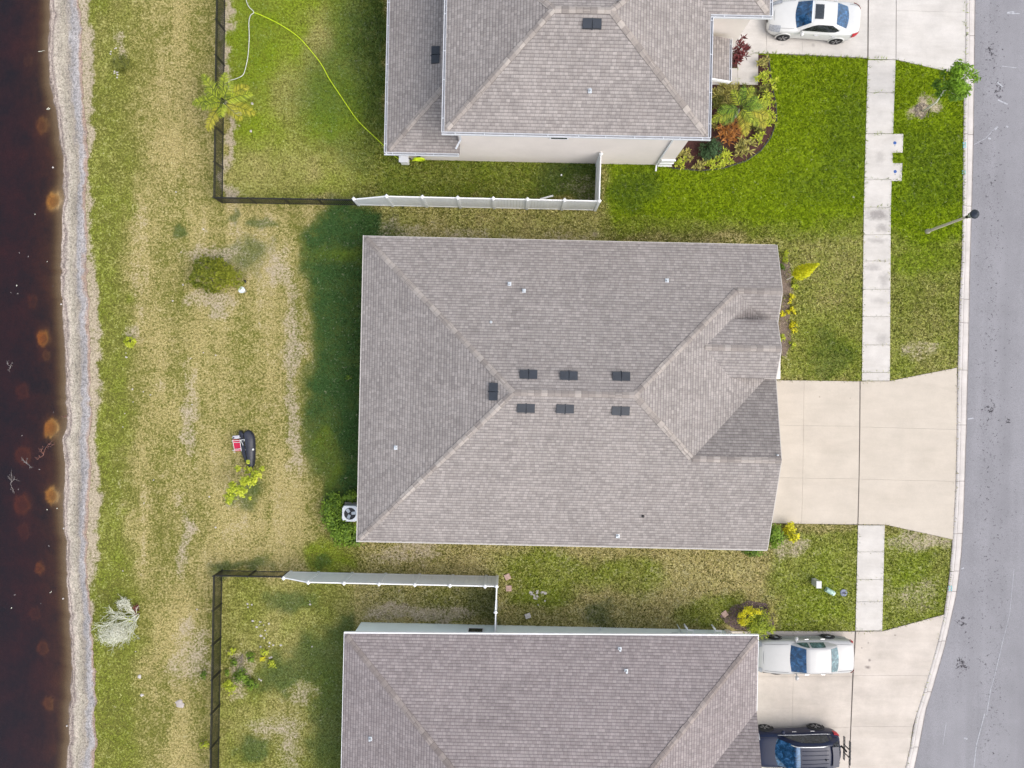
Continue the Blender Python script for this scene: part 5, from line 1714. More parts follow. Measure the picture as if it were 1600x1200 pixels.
def frond(base, az, L, el, droop, nl=26, ll=0.34, lw=0.014, seed=0):
    """a feather leaf: arching rachis with leaflets on both sides -> (rachis points, V, rnd)"""
    g = np.random.default_rng(seed)
    n = 10
    pts = []
    p = np.array(base, float); e = el
    for i in range(n + 1):
        pts.append(p.copy())
        p = p + np.array([math.cos(az) * math.cos(e), math.sin(az) * math.cos(e), math.sin(e)]) * L / n
        e -= droop / n
        if p[2] < 0.06: p[2] = 0.06
    pts = np.array(pts)
    V, rn = [], []
    hd = np.array([-math.sin(az), math.cos(az), 0])
    ax = np.array([math.cos(az), math.sin(az), 0])
    for k in range(nl):
        t = 0.12 + 0.88 * (k + 0.5) / nl
        i = min(int(t * n), n - 1); f = t * n - i
        q = pts[i] * (1 - f) + pts[i + 1] * f
        s_ = ll * (math.sin(math.pi * min(1, 0.18 + 0.80 * t)) ** 0.7) * g.uniform(0.8, 1.1)
        for sd_ in (-1, 1):
            dv = hd * sd_ * 0.82 + ax * 0.55 + np.array([0, 0, g.uniform(-0.28, 0.18)])
            dv /= np.linalg.norm(dv)
            wv = np.cross(dv, [0, 0, 1.0]); wv = wv / (np.linalg.norm(wv) + 1e-9) * lw
            m_ = q + dv * s_ * 0.5; e_ = q + dv * s_ - np.array([0, 0, s_ * 0.22])
            V += [q - wv * 0.6, q + wv * 0.6, m_ + wv, m_ - wv, m_ - wv, m_ + wv, e_ + wv * 0.1, e_ - wv * 0.1]
            rn += [g.random()] * 8
    V = np.array(V); V[:, 2] = np.maximum(V[:, 2], 0.015)
    return pts, V, np.array(rn)


def palm(name, label, px, h, crown_px, hc, fr, mats, trunk_r=0.09, group=None, stalk=0.0):
    """fr: list of (azimuth deg, length, elevation, droop, material key)"""
    bx_, by_ = W(*px)
    org = (bx_, by_, 0)
    root = empty(name, org, 0, label, 'palm', group)
    cx_, cy_ = W(*crown_px, hc)
    m = MB(); m.tube([(bx_, by_, 0), ((bx_ * 2 + cx_) / 3, (by_ * 2 + cy_) / 3, hc * 0.35), ((bx_ + cx_) / 2, (by_ + cy_) / 2, hc * 0.6), (cx_, cy_, hc)], [trunk_r * 1.25, trunk_r, trunk_r * 0.9, trunk_r * 0.6], 10)
    m.build('trunk', M['palewood'], root, origin=org, smooth=True)
    for i, (az, L, el, dr, mk) in enumerate(fr):
        L *= 1.32 if px[0] < 800 else 1.12
        pts, V, rn = frond((cx_, cy_, hc), R(az), L, el, dr, nl=max(18, int(L * 20)), ll=0.30 + 0.09 * L, lw=0.018, seed=i * 7 + int(px[0]))
        F = np.arange(len(V)).reshape(-1, 4)
        o = np_mesh('frond', V - np.array(org), F, M[mk], root, attrs={'rnd': rn})
        mm = MB(); mm.tube([tuple(p) for p in pts], [0.018 * (1 - 0.8 * k / 10) for k in range(11)], 5, cap=False)
        mm.build('rachis', M['f_olive'], o, origin=org)
    return root


def shrub(name, label, px, rad, n, size, mat, cat='shrub', hpx=None, clumps=24, group=None, aspect=0.5, up=0.55, stems=5, h=None, shell=0.2, extra=None, csz=0.38):
    """px = pixel of the foliage centre seen at half its height"""
    hz = h or rad[2]
    x, y = W(px[0], px[1], hz)
    org = (x, y, 0)
    root = empty(name, org, 0, label, cat, group)
    sets = [leaves((x, y, hz), rad, n, size, clumps, aspect, up, shell=shell, csz=csz)]
    leaf_obj('foliage', sets, M[mat], root, org)
    for e in extra or []:
        ex_x, ex_y = W(e[0][0], e[0][1], hz)
        leaf_obj('foliage', [leaves((ex_x, ex_y, hz * e[5] if len(e) > 5 else hz), e[1], e[2], e[3], 12, aspect, up, shell=0.2)], M[e[4]], root, org)
    m = MB()
    for k in range(stems):
        a = 2 * math.pi * k / stems + random.random()
        m2_ = [(x, y, 0), (x + math.cos(a) * rad[0] * 0.3, y + math.sin(a) * rad[1] * 0.3, hz * 0.6), (x + math.cos(a) * rad[0] * 0.65, y + math.sin(a) * rad[1] * 0.65, hz * 1.15)]
        m.tube(m2_, [0.022, 0.015, 0.006], 5)
    m.build('stem', M['bark'], root, origin=org)
    return root


# palm on the picket fence
palm('palm', 'young palm with yellowing fronds leaning over the black picket fence', (374, 178), 1.6, (349, 160), 1.7, [
    (182, 1.25, 0.35, 0.9, 'f_palm'), (172, 1.15, 0.15, 0.8, 'f_palm'), (128, 1.35, 0.5, 1.0, 'f_palm'), (84, 1.15, 0.5, 0.9, 'f_palm'), (60, 0.9, 0.7, 1.0, 'f_palm'),
    (238, 1.30, 0.35, 1.1, 'f_palmgold'), (318, 0.95, 0.3, 0.9, 'f_palmgold'), (20, 1.2, 0.4, 1.1, 'f_palm'), (345, 1.25, 0.2, 1.0, 'f_palmgold'), (38, 1.2, 0.35, 1.1, 'f_palmgold'), (200, 0.9, 0.7, 1.3, 'f_palm'), (270, 0.7, 0.8, 1.2, 'f_palm'), (150, 0.8, 0.9, 1.2, 'f_palm')], None, 0.11)
# pine-like bush on the back lawn
px_o = W(345, 432, 0.5)
org = (*px_o, 0)
pb = empty('pine_bush', org, 0, 'dark bushy young pine on the dry back lawn beside a white bucket', 'bush')
sets = [leaves((*W(328, 428, 0.8), 0.75), (0.98, 0.78, 0.6), 240, 0.11, 60, 0.22, 0.5, seed=5)]
tuf = []
g5 = np.random.default_rng(5)
for k in range(260):
    a, q = g5.uniform(0, 2 * math.pi), math.sqrt(g5.random())
    rg = 1 + 0.14 * math.sin(3 * a + 1) + 0.10 * math.sin(5 * a)
    cx_, cy_ = W(330 + math.cos(a) * q * 37 * rg, 429 + math.sin(a) * q * 27 * rg, 0.6)
    zz = 0.35 + 0.85 * (1 - q * q) + g5.uniform(-0.15, 0.1)
    V, rn = blades_set((cx_, cy_, zz), 24, 0.20, 0.015, 1.0, 0.9, seed=k, droop=0.0)
    sun_tone = np.clip(0.36 + 0.5 * (math.cos(a) * q) + g5.uniform(-0.36, 0.36), 0, 1)  # tufts paler towards the sun, light and shade painted into their colour
    tuf.append((V, np.clip(rn * 0.5 + sun_tone * 0.6, 0, 1)))
for k in range(60):
    a, q = g5.uniform(0, 2 * math.pi), math.sqrt(g5.random())
    cx_, cy_ = W(358 + math.cos(a) * q * 22, 436 + math.sin(a) * q * 20, 0.5)
    V, rn = blades_set((cx_, cy_, 0.35 + 0.3 * (1 - q)), 18, 0.16, 0.012, 1.0, 0.9, seed=1000 + k, droop=0.0)
    tuf.append((V, np.clip(rn * 0.5 + 0.45, 0, 1)))
leaf_obj('foliage', tuf, M['f_pine'], pb, org)
m = MB()
for k in range(9):
    a = k * 0.7
    m.tube([(org[0], org[1], 0), (org[0] - 0.2 + math.cos(a) * 0.3, org[1] + math.sin(a) * 0.25, 0.4), (org[0] - 0.45 + math.cos(a) * 0.65, org[1] + 0.1 + math.sin(a) * 0.5, 0.8)], [0.04, 0.025, 0.01], 5)
m.build('branch', M['bark'], pb, origin=org)

shrub('shrub', 'small round green shrub on the upper back lawn near the bank', (190, 99), (0.46, 0.46, 0.4), 900, 0.055, 'f_olive', clumps=30, aspect=0.4)
shrub('shrub', 'tiny round lime shrub in a ring of pale soil by the bank', (203, 534), (0.30, 0.30, 0.28), 500, 0.05, 'f_yellowgreen', clumps=16, aspect=0.45)
# lime sapling south of the black cover
org = (*W(392, 742), 0)
sp_ = empty('sapling', org, 0, 'lime green leaning sapling below the black cover on the back lawn', 'tree')
sets = []
for (cx, cy, hh, r_, n) in ((367, 765, 1.5, 0.34, 170), (360, 776, 1.6, 0.26, 110), (384, 755, 1.3, 0.34, 160), (395, 748, 1.1, 0.26, 90), (400, 741, 1.0, 0.22, 60), (388, 734, 0.8, 0.16, 40), (372, 732, 0.9, 0.15, 36), (410, 734, 1.1, 0.14, 22), (378, 768, 1.4, 0.26, 90), (357, 784, 1.5, 0.16, 40), (388, 722, 0.8, 0.10, 14), (391, 778, 1.0, 0.10, 12), (362, 755, 1.3, 0.16, 26)):
    sets.append(leaves((*W(cx, cy, hh), hh), (r_ * 1.12, r_ * 1.12, r_ * 0.8), int(n * 1.9), 0.066, 12, 0.55, 0.9))
leaf_obj('crown', sets, M['f_yellowgreen'], sp_, org)
m = MB()
for tx, ty, th_ in ((362, 772, 1.5), (398, 744, 1.0), (388, 730, 0.8), (374, 733, 0.85)):
    p = W(tx, ty, th_); m.tube([org, ((org[0] * 2 + p[0]) / 3, (org[1] * 2 + p[1]) / 3, th_ * 0.55), (*p, th_)], [0.025, 0.018, 0.006], 6)
m.build('trunk', M['bark'], sp_, origin=org)

# lush shrubs around the air conditioner
shrub('shrub', 'large lush shrub left of the air conditioner at the house corner', (522, 802), (0.66, 1.05, 0.5), 1900, 0.075, 'f_lush', clumps=46, aspect=0.55, up=0.9)
shrub('shrub', 'lush shrub below the air conditioner at the roof corner', (541, 834), (0.88, 0.72, 0.5), 1700, 0.075, 'f_lush', clumps=40, aspect=0.55, up=0.9)
shrub('shrub', 'small lush shrub above the air conditioner against the eave', (549, 777), (0.36, 0.36, 0.42), 380, 0.07, 'f_lush', clumps=16, aspect=0.55, up=0.9)
for i, (cx, cy) in enumerate(((541, 598), (528, 664), (548, 590))):
    pass
shrub('shrub', 'sparse green weed on the deep green grass west of the middle house', (545, 592), (0.36, 0.3, 0.12), 60, 0.06, 'f_lush', clumps=10, aspect=0.45, stems=2)
# shrubs at the east side of the middle house
shrub('shrub', 'green and golden shrub at the lower right corner of the middle house', (1213, 838), (0.50, 0.62, 0.5), 1100, 0.065, 'f_lush', clumps=30, aspect=0.55, up=0.9,
      extra=[((1237, 832), (0.45, 0.5, 0.4), 600, 0.06, 'f_gold'), ((1180, 863), (0.62, 0.25, 0.3), 420, 0.06, 'f_lush', 0.7)])
gs = shrub('shrub', 'big golden and green shrub at the corner of the mint wall', (1186, 976), (0.66, 0.72, 0.6), 1500, 0.075, 'f_palm', clumps=40, aspect=0.32, up=0.9,
           extra=[((1160, 966), (0.40, 0.36, 0.4), 600, 0.055, 'f_gold', 1.2), ((1172, 956), (0.55, 0.25, 0.4), 460, 0.055, 'f_gold', 1.1), ((1206, 962), (0.28, 0.5, 0.4), 360, 0.06, 'f_vario', 0.9), ((1200, 985), (0.4, 0.25, 0.4), 300, 0.06, 'f_yellowgreen', 0.9)])
# golden conifer leaning out of the bed
org = (*W(1229, 437), 0)
cf = empty('conifer', org, 0, 'small golden yellow conifer in the bed east of the middle house', 'tree')
top = (*W(1277, 413, 2.35), 2.35)
sets = []
for k in range(16):
    t = 0.36 + 0.64 * k / 15
    c_ = [org[i] * (1 - t) + top[i] * t for i in range(3)]
    r_ = 0.40 * min(1, (1.06 - t) * 2.1) * min(1, (t - 0.28) * 6)
    sets.append(leaves(c_, (r_, r_, 0.16), int(90 + 170 * r_), 0.07, 0, 0.3, 0.5, shell=0.4))
leaf_obj('crown', sets, M['f_conifer'], cf, org)
m = MB()
m.tube([org, [org[i] * 0.6 + top[i] * 0.4 for i in range(3)], top], [0.03, 0.022, 0.008], 6)
m.build('trunk', M['palewood'], cf, origin=org)
BEDP = [((1229, 400), 0.30, 'f_yellowgreen', 'lime ground plant beside the roof edge above the golden conifer', 200), ((1222, 418), 0.2, 'f_lush', 'low green plant tucked at the upper right roof edge', 130), ((1241, 444), 0.26, 'f_yellowgreen', 'low lime plant just below the golden conifer', 170), ((1236, 466), 0.22, 'f_gold', 'low golden plant right of the red soil bed', 150), ((1237, 488), 0.26, 'f_gold', 'yellow plant halfway down the bed east of the middle house', 200),
        ((1224, 489), 0.17, 'f_gold', 'small yellow plant touching the middle roof edge', 100), ((1240, 512), 0.28, 'f_gold', 'spreading yellow plant in the lower part of the roof edge bed', 190), ((1223, 527), 0.22, 'f_yellowgreen', 'lime plant beside the top of the porch arch', 150), ((1238, 537), 0.2, 'f_yellowgreen', 'lime weed right of the porch arch', 80)]
for p_, r_, mk, lb, n in BEDP:
    shrub('bedding_plant', lb, p_, (r_, r_ * 1.2, 0.14), n, 0.05, mk, cat='plant', clumps=8, group='bedding plants by the middle house', stems=2)
sb = MB(); sb.prism([W(*p) for p in ((1200, 402), (1232, 404), (1236, 430), (1233, 470), (1234, 500), (1236, 540), (1226, 556), (1200, 556))], -0.05, 0.022)
tag(sb.build('soil_bed', M['soil'], bevel=0), kind='structure')

sb = MB(); sb.prism([W(*p) for p in ((1124, 962), (1136, 956), (1146, 945), (1160, 943), (1168, 938), (1184, 941), (1196, 942), (1206, 950), (1211, 962), (1208, 980), (1190, 986), (1150, 984), (1132, 972))], -0.05, 0.024)
tag(sb.build('mulch_bed', simple('purple_brown_mulch', (0.13, 0.085, 0.085), 0.95, var=0.5, scale=14, bmp=0.8)), kind='structure')

# street tree
org = (*W(1441, 174), 0)
stt = empty('street_tree', org, 0, 'young green street tree with pale slim trunk on the kerb strip', 'tree')
ctr = (*W(1496, 127, 3.3), 3.3)
sets = []
g6 = np.random.default_rng(3)
for k in range(46):
    d = g6.normal(size=3); d /= np.linalg.norm(d); q = g6.random() ** 0.4
    t = q * d
    c_ = (ctr[0] + t[0] * 0.86, ctr[1] + t[1] * 0.80, ctr[2] + t[2] * 1.0)
    V, rn = leaves(c_, (0.25, 0.25, 0.22), 60, 0.075, 0, 0.42, 0.7)
    sets.append((V, np.clip(rn * 0.6 + 0.2 * g6.random() + 0.28 * t[2] + 0.1, 0, 1)))
leaf_obj('crown', sets, M['f_tree'], stt, org)
m = MB(); m.tube([org, (org[0] + 0.02, org[1], 1.2), (ctr[0] - 0.04, ctr[1], 2.4), (ctr[0], ctr[1], 3.9)], [0.05, 0.042, 0.03, 0.012], 8)
m.build('trunk', M['palewood'], stt, origin=org, smooth=True)
for k in range(9):
    a = k * 2.4; z = 2.2 + 0.16 * k
    m = MB(); m.tube([(ctr[0] - 0.04, ctr[1], z), (ctr[0] + math.cos(a) * 0.35, ctr[1] + math.sin(a) * 0.35, z + 0.28), (ctr[0] + math.cos(a) * 0.62, ctr[1] + math.sin(a) * 0.6, z + 0.62)], [0.02, 0.014, 0.005], 5)
    m.build('branch', M['palewood'], stt, origin=org)
m = MB()
g7 = np.random.default_rng(9)
for k in range(60):
    a, q = g7.uniform(0, 6.28), g7.random() ** 0.5 * 0.42
    x, y = org[0] + math.cos(a) * q, org[1] + math.sin(a) * q
    m.box(x - 0.06, x + 0.06, y - 0.012, y + 0.012, 0.0, 0.03 + 0.02 * g7.random(), rot=g7.uniform(0, 3.1))
tag(m.build('bark_chips', M['bark']), 'ring of grey bark chips around the street tree foot', 'mulch', kind='stuff')

# garden bed of the two storey house
for i, (p_, hgt, lb) in enumerate((((1152, 86), 1.25, 'dark red leafy plant in the small square bed beside the walkway'),)):
    x, y = W(1148, 92, 0); org = (x, y, 0)
    t_ = empty('red_plant', org, 0, lb, 'plant')
    sets = []
    for k in range(26):
        a, q = random.uniform(0, 6.28), random.random() ** 0.5 * 0.42
        c_ = (x + math.cos(a) * q * 0.8, y + 0.0 + math.sin(a) * q * 1.35, 0.35 + 0.9 * random.random())
        sets.append(blades_set(c_, 14, 0.34, 0.028, 1.0, 0.9, seed=k))
    leaf_obj('foliage', sets, M['f_red'], t_, org)
    m = MB()
    for k in range(6): m.tube([(x + 0.1 * math.cos(k), y + 0.3 * math.sin(k), 0), (x + 0.12 * math.cos(k), y + 0.36 * math.sin(k), 0.9)], 0.015, 5)
    m.build('stem', M['bark'], t_, origin=org)


def strap_plant(name, lb, p_, r_, n, wid, mat, cat='plant', h=0.3, heads=1, group=None):
    r_ *= 1.22; heads += heads // 3
    x, y = W(p_[0], p_[1], h); org = (x, y, 0)
    t_ = empty(name, org, 0, lb, cat, group)
    sets = []
    for k in range(heads):
        a = 2.4 * k; q = r_ * 0.80 * math.sqrt(k / max(1, heads))
        sets.append(blades_set((x + math.cos(a) * q, y + math.sin(a) * q, h * (0.6 + 0.5 * random.random())), max(8, int(1.5 * n // heads)), r_ * (0.9 if heads == 1 else 0.62), wid * 0.8, 1.0, 0.75, seed=k + int(p_[0])))
    leaf_obj('foliage', sets, M[mat], t_, org)
    m = MB()
    for k in range(min(heads, 6)):
        a = 2.4 * k; q = r_ * 0.5 * math.sqrt(k / max(1, heads))
        m.tube([(x + math.cos(a) * q, y + math.sin(a) * q, 0), (x + math.cos(a) * q, y + math.sin(a) * q, h)], 0.018, 5)
    m.build('stem', M['bark'], t_, origin=org)
    return t_


GB = 'bed plants by the two storey house'
strap_plant('strap_plant', 'lime plant right of the green palm crown', (1186, 168), 0.46, 120, 0.028, 'f_yellowgreen', heads=7, group=GB)
strap_plant('strap_plant', 'olive plant above the green palm crown', (1166, 146), 0.44, 120, 0.028, 'f_olive', heads=7, group=GB)
strap_plant('strap_plant', 'bright lime plant on the bed rim touching the lush lawn', (1203, 186), 0.40, 100, 0.028, 'f_yellowgreen', heads=6, group=GB)
strap_plant('strap_plant', 'golden plant between walkway corner and green palm', (1148, 139), 0.34, 90, 0.028, 'f_vario', heads=5, group=GB)
strap_plant('strap_plant', 'lime plant just above the variegated rim plants, right side', (1200, 156), 0.40, 100, 0.026, 'f_yellowgreen', heads=6, group=GB)
strap_plant('croton', 'orange leaved croton in the middle of the red mulch', (1140, 204), 0.62, 170, 0.030, 'f_orange', h=0.45, heads=13)
strap_plant('strap_plant', 'variegated yellow plant at the top of the walkway bed', (1194, 97), 0.36, 70, 0.035, 'f_vario', heads=4, group=GB)
strap_plant('strap_plant', 'lime strap plant second from the top beside the walkway', (1194, 121), 0.40, 80, 0.030, 'f_yellowgreen', heads=4, group=GB)
strap_plant('strap_plant', 'olive strap plant third down the walkway bed', (1193, 143), 0.40, 90, 0.030, 'f_olive', heads=5, group=GB)
strap_plant('strap_plant', 'bright lime plant spilling onto lush lawn at the bed edge', (1208, 132), 0.34, 60, 0.025, 'f_yellowgreen', heads=3, group=GB)
strap_plant('strap_plant', 'rust and green plant in the bed corner beside the porch bracket', (1131, 148), 0.62, 190, 0.030, 'f_vario', h=0.35, heads=9, group=GB)
strap_plant('strap_plant', 'dark olive plant against the gutter left in the bed', (1121, 158), 0.42, 110, 0.028, 'f_olive', h=0.35, heads=6, group=GB)
strap_plant('strap_plant', 'yellow variegated plant under the gutter beside the orange croton', (1117, 192), 0.34, 70, 0.035, 'f_vario', heads=4, group=GB)
strap_plant('strap_plant', 'variegated plant right of the yellow palm frond', (1183, 196), 0.44, 110, 0.030, 'f_olive', heads=5, group=GB)
strap_plant('strap_plant', 'golden green plant on the right rim of the mulch bed', (1186, 215), 0.34, 70, 0.035, 'f_yellowgreen', heads=4, group=GB)
strap_plant('strap_plant', 'variegated plant on the lower right rim of the mulch bed', (1161, 230), 0.50, 130, 0.035, 'f_vario', heads=7, group=GB)
strap_plant('strap_plant', 'golden plant left of the dark green bush, near the wall foot', (1070, 242), 0.38, 80, 0.038, 'f_vario', heads=5, group=GB)
strap_plant('strap_plant', 'golden plant nearest the downspout at the house corner', (1066, 254), 0.34, 70, 0.038, 'f_yellowgreen', heads=4, group=GB)
strap_plant('strap_plant', 'yellow plant on the bottom rim of the mulch bed', (1095, 258), 0.34, 60, 0.036, 'f_vario', heads=4, group=GB)
strap_plant('strap_plant', 'lime plant right of the dark green bush on the bed rim', (1133, 247), 0.42, 100, 0.034, 'f_yellowgreen', heads=6, group=GB)
strap_plant('strap_plant', 'lime plant below the dark green bush at the mulch rim', (1114, 255), 0.36, 80, 0.034, 'f_yellowgreen', heads=5, group=GB)
shrub('shrub', 'dark green bush in the lower mulch bed of the two storey house', (1110, 232), (0.60, 0.55, 0.5), 1300, 0.06, 'f_dark', clumps=40, aspect=0.4, up=0.8)
palm('palm', 'green palm spreading over the mulch bed of the two storey house', (1144, 190), 1.3, (1156, 169), 1.35, [
    (10, 1.35, 0.35, 0.7, 'f_palm'), (345, 1.45, 0.3, 0.8, 'f_palmgold'), (320, 1.2, 0.35, 0.9, 'f_palm'), (285, 1.35, 0.4, 1.0, 'f_palmgold'), (205, 1.45, 0.3, 0.8, 'f_palm'), (190, 1.1, 0.5, 0.9, 'f_lush'), (60, 1.1, 0.6, 0.9, 'f_palm'), (85, 0.95, 0.7, 0.9, 'f_lush'), (120, 0.9, 0.7, 1.0, 'f_palm'), (222, 1.1, 0.3, 1.0, 'f_lush'), (330, 1.55, 0.15, 0.7, 'f_palmgold'), (30, 0.9, 0.6, 0.9, 'f_lush'), (305, 0.9, 0.7, 1.0, 'f_palm'), (0, 1.0, 0.8, 1.2, 'f_lush')], None, 0.075)

# bare white shrub on the bank lawn
org = (*W(214, 962), 0)
ws = empty('bare_shrub', org, 0, 'bleached leafless white shrub on the lawn beside the bank', 'shrub')
g8 = random.Random(4)
mtw = MB()


def twig(p, d, L, r_, depth):
    pts = [p]; q = Vector(p); dd = Vector(d).normalized()
    for i in range(3):
        dd = (dd + Vector((g8.uniform(-0.3, 0.3), g8.uniform(-0.3, 0.3), g8.uniform(-0.12, 0.2)))).normalized()
        q = q + dd * L / 3
        if q.z < 0.03: q.z = 0.03
        pts.append(tuple(q))
    mtw.tube(pts, [r_, r_ * 0.85, r_ * 0.7, r_ * 0.5], 4, cap=False)
    if depth:
        for k in range(g8.choice((3, 4))):
            t = pts[g8.randint(1, 3)]
            a = dd + Vector((g8.uniform(-1, 1), g8.uniform(-1, 1), g8.uniform(-0.1, 0.7))) * 0.85
            twig(t, a, L * 0.62, r_ * 0.6, depth - 1)


for k in range(15):
    tgt = W(g8.uniform(150, 200), g8.uniform(965, 1012), 1.2)
    d = Vector((tgt[0] - org[0], tgt[1] - org[1], 0.9))
    twig((org[0] + g8.uniform(-.15, .15), org[1] + g8.uniform(-.15, .15), 0.05), d, d.length * 0.62, 0.022, 3)
for k in range(7):
    tgt = W(g8.uniform(182, 208), g8.uniform(938, 958), 0.6)
    d = Vector((tgt[0] - org[0], tgt[1] - org[1], 0.3))
    twig((org[0], org[1], 0.05), d, max(0.5, d.length * 0.8), 0.014, 2)
mtw.build('branch', M['palewood'], ws, origin=org)
leaf_obj('foliage', [leaves((*W(176, 990, 0.9), 0.85), (0.85, 0.62, 0.35), 2600, 0.042, 90, 0.24, 0.7), leaves((*W(194, 947, 0.3), 0.3), (0.45, 0.5, 0.2), 420, 0.05, 20, 0.3, 0.7)], M['f_silver'], ws, org)
shrub('weed', 'small reddish weed beside the bleached white shrub', (210, 953), (0.3, 0.35, 0.14), 110, 0.05, 'f_red', cat='weed', clumps=8, stems=2)
shrub('weed', 'small lime weed growing inside the bleached white shrub', (202, 968), (0.25, 0.25, 0.2), 120, 0.05, 'f_yellowgreen', cat='weed', clumps=8, stems=2)

# lime shrubs in the lower back yard
GL = 'small shrubs in the lower back yard'
for p_, r_, n, mk, lb in (((380, 1028), 0.36, 300, 'f_lush', 'largest dark lime shrub in the lower back yard, by the wire cage' ), ((378, 1062), 0.0, 0, None, None)):
    pass
for p_, r_, n, mk, lb in (((377, 1057), 0.52, 520, 'f_lush', 'biggest of the low shrubs in the lower back yard'), ((358, 1073), 0.42, 380, 'f_yellowgreen', 'lime shrub nearest the lower picket fence'), ((393, 1070), 0.36, 300, 'f_lush', 'bright shrub right of the biggest low shrub'),
                          ((391, 1027), 0.28, 200, 'f_lush', 'small shrub right of the dry twig bundle'), ((365, 1035), 0.22, 140, 'f_lush', 'small shrub left of the dry twig bundle'), ((425, 1038), 0.28, 160, 'f_yellowgreen', 'lime shrub farthest from the lower picket fence'),
                          ((362, 1018), 0.22, 120, 'f_yellowgreen', 'lime shrub above left of the dry twig bundle'), ((413, 1019), 0.2, 90, 'f_yellowgreen', 'pale lime shrub above right of the dry twig bundle'), ((410, 1030), 0.16, 70, 'f_gold', 'tiny golden shrub in the lower back yard'), ((355, 1052), 0.16, 80, 'f_lush', 'tiny green shrub between fence and the biggest low shrub'), ((320, 1056), 0.24, 150, 'f_lush', 'low green weed outside the lower picket fence'), ((318, 1163), 0.26, 110, 'f_yellowgreen', 'low lime weed outside the bottom of the picket fence')):
    shrub('shrub', lb, p_, (r_, r_, 0.2), n, 0.05, mk, clumps=10, group=GL, stems=2, up=0.8)
org = (*W(378, 1030), 0); tb_ = empty('twig_bundle', org, 0, 'dry grey twig bundle among the lime shrubs of the lower yard', 'twigs')
mtw = MB()
for k in range(7):
    twig((org[0] + 0.05, org[1] + 0.3, 0.05), (g8.uniform(-0.5, 0.4), -1 + g8.uniform(-0.3, 0.3), 0.3), 0.55, 0.012, 1)
mtw.build('twigs', M['bark'], tb_, origin=org)

# ------------------------------------------------------------------ small things
# air conditioner at the west wall
cx_, cy_ = W(547, 803, 0.85)
org = (cx_ - 0.02, cy_, 0)
ac = empty('air_conditioner', org, 0, 'pale grey air conditioner with three fan blades, half under the roof corner', 'air conditioner')
m = MB(); hw_ = 0.40
m.box(org[0] - hw_, org[0] + hw_, cy_ - hw_, cy_ + hw_, 0.06, 0.72)
m.build('housing', simple('condenser_paint', (0.50, 0.53, 0.55), 0.5), ac, origin=org, bevel=0.06)
m = MB(); m.box(org[0] - hw_ - 0.06, org[0] + hw_ + 0.06, cy_ - hw_ - 0.06, cy_ + hw_ + 0.06, 0.0, 0.058); m.build('pad', M['walk'], ac, origin=org)
m = MB()
n_ = 32
for k in range(n_):
    a0, a1 = 2 * math.pi * k / n_, 2 * math.pi * (k + 1) / n_
    def sq(a):
        c_, s_ = math.cos(a), math.sin(a); q = 0.40 / max(abs(c_), abs(s_)); q = min(q, 0.50); return (org[0] + c_ * q, cy_ + s_ * q)
    i0, i1 = (org[0] + math.cos(a0) * 0.315, cy_ + math.sin(a0) * 0.315), (org[0] + math.cos(a1) * 0.315, cy_ + math.sin(a1) * 0.315)
    m.face([(*i0, 0.80), (*sq(a0), 0.80), (*sq(a1), 0.80), (*i1, 0.80)])
    m.face([(*i0, 0.80), (*i1, 0.80), (*i1, 0.722), (*i0, 0.722)])
    m.face([(*sq(a0), 0.80), (*sq(a0), 0.70), (*sq(a1), 0.70), (*sq(a1), 0.80)])
m.build('top_cover', simple('condenser_lid', (0.66, 0.68, 0.70), 0.5), ac, origin=org)
m = MB(); m.lathe([(0.31, 0.0), (0.31, 0.004)], (org[0], cy_, 0.724), 28); m.build('fan_well', M['black'], ac, origin=org)
for k in range(3):
    a = R(128 + 120 * k); m = MB()
    ca_, sa_ = math.cos(a), math.sin(a)
    def bp(u, v, z): return (org[0] + ca_ * u - sa_ * v, cy_ + sa_ * u + ca_ * v, z)
    P = [bp(0.07, -0.07, 0.74), bp(0.29, -0.085, 0.735), bp(0.29, 0.085, 0.765), bp(0.07, 0.07, 0.76)]
    m.face(P); m.face([(x, y, z - 0.006) for x, y, z in P[::-1]])
    m.build('fan_blade', simple('fan_metal', (0.36, 0.40, 0.43), 0.4, 0.3) if k == 0 else D.materials['fan_metal'], ac, origin=org)
m = MB(); m.lathe([(0.07, 0), (0.07, 0.05), (0.03, 0.06)], (org[0], cy_, 0.735), 14); m.build('fan_hub', M['black'], ac, origin=org)

# street lamp
org = (*W(1448, 362), 0)
sl = empty('street_lamp', org, 0, 'lone street lamp with pale post and dark hooded lantern on the kerb strip', 'street lamp')
m = MB(); m.lathe([(0.13, -0.05), (0.13, 0.14), (0.085, 0.26), (0.075, 0.3), (0.058, 3.25), (0.05, 3.3)], org, 14)
m.build('post', simple('lamp_post_concrete', (0.46, 0.42, 0.32), 0.8, var=0.15), sl, origin=org, smooth=True)
m = MB(); m.lathe([(0.055, 3.3), (0.085, 3.33), (0.06, 3.42), (0.10, 3.50), (0.11, 3.55)], org, 14); m.build('neck', M['blackalu'], sl, origin=org, smooth=True)
m = MB(); m.lathe([(0.12, 3.55), (0.17, 3.88)], org, 14); m.build('lantern_glass', simple('lantern_glass', (0.40, 0.42, 0.42), 0.15), sl, origin=org, smooth=True)
for k in range(4):
    a = math.pi / 4 + k * math.pi / 2; m = MB(); m.beam((org[0] + 0.125 * math.cos(a), org[1] + 0.125 * math.sin(a), 3.54), (org[0] + 0.178 * math.cos(a), org[1] + 0.178 * math.sin(a), 3.90), 0.02); m.build('lantern_rib', M['blackalu'], sl, origin=org)
m = MB(); m.lathe([(0.21, 3.88), (0.225, 3.91), (0.17, 3.99), (0.09, 4.04), (0.06, 4.10), (0.02, 4.14)], org, 18); m.build('lantern_hood', simple('dark_lamp_metal', (0.020, 0.026, 0.04), 0.35), sl, origin=org, smooth=True)

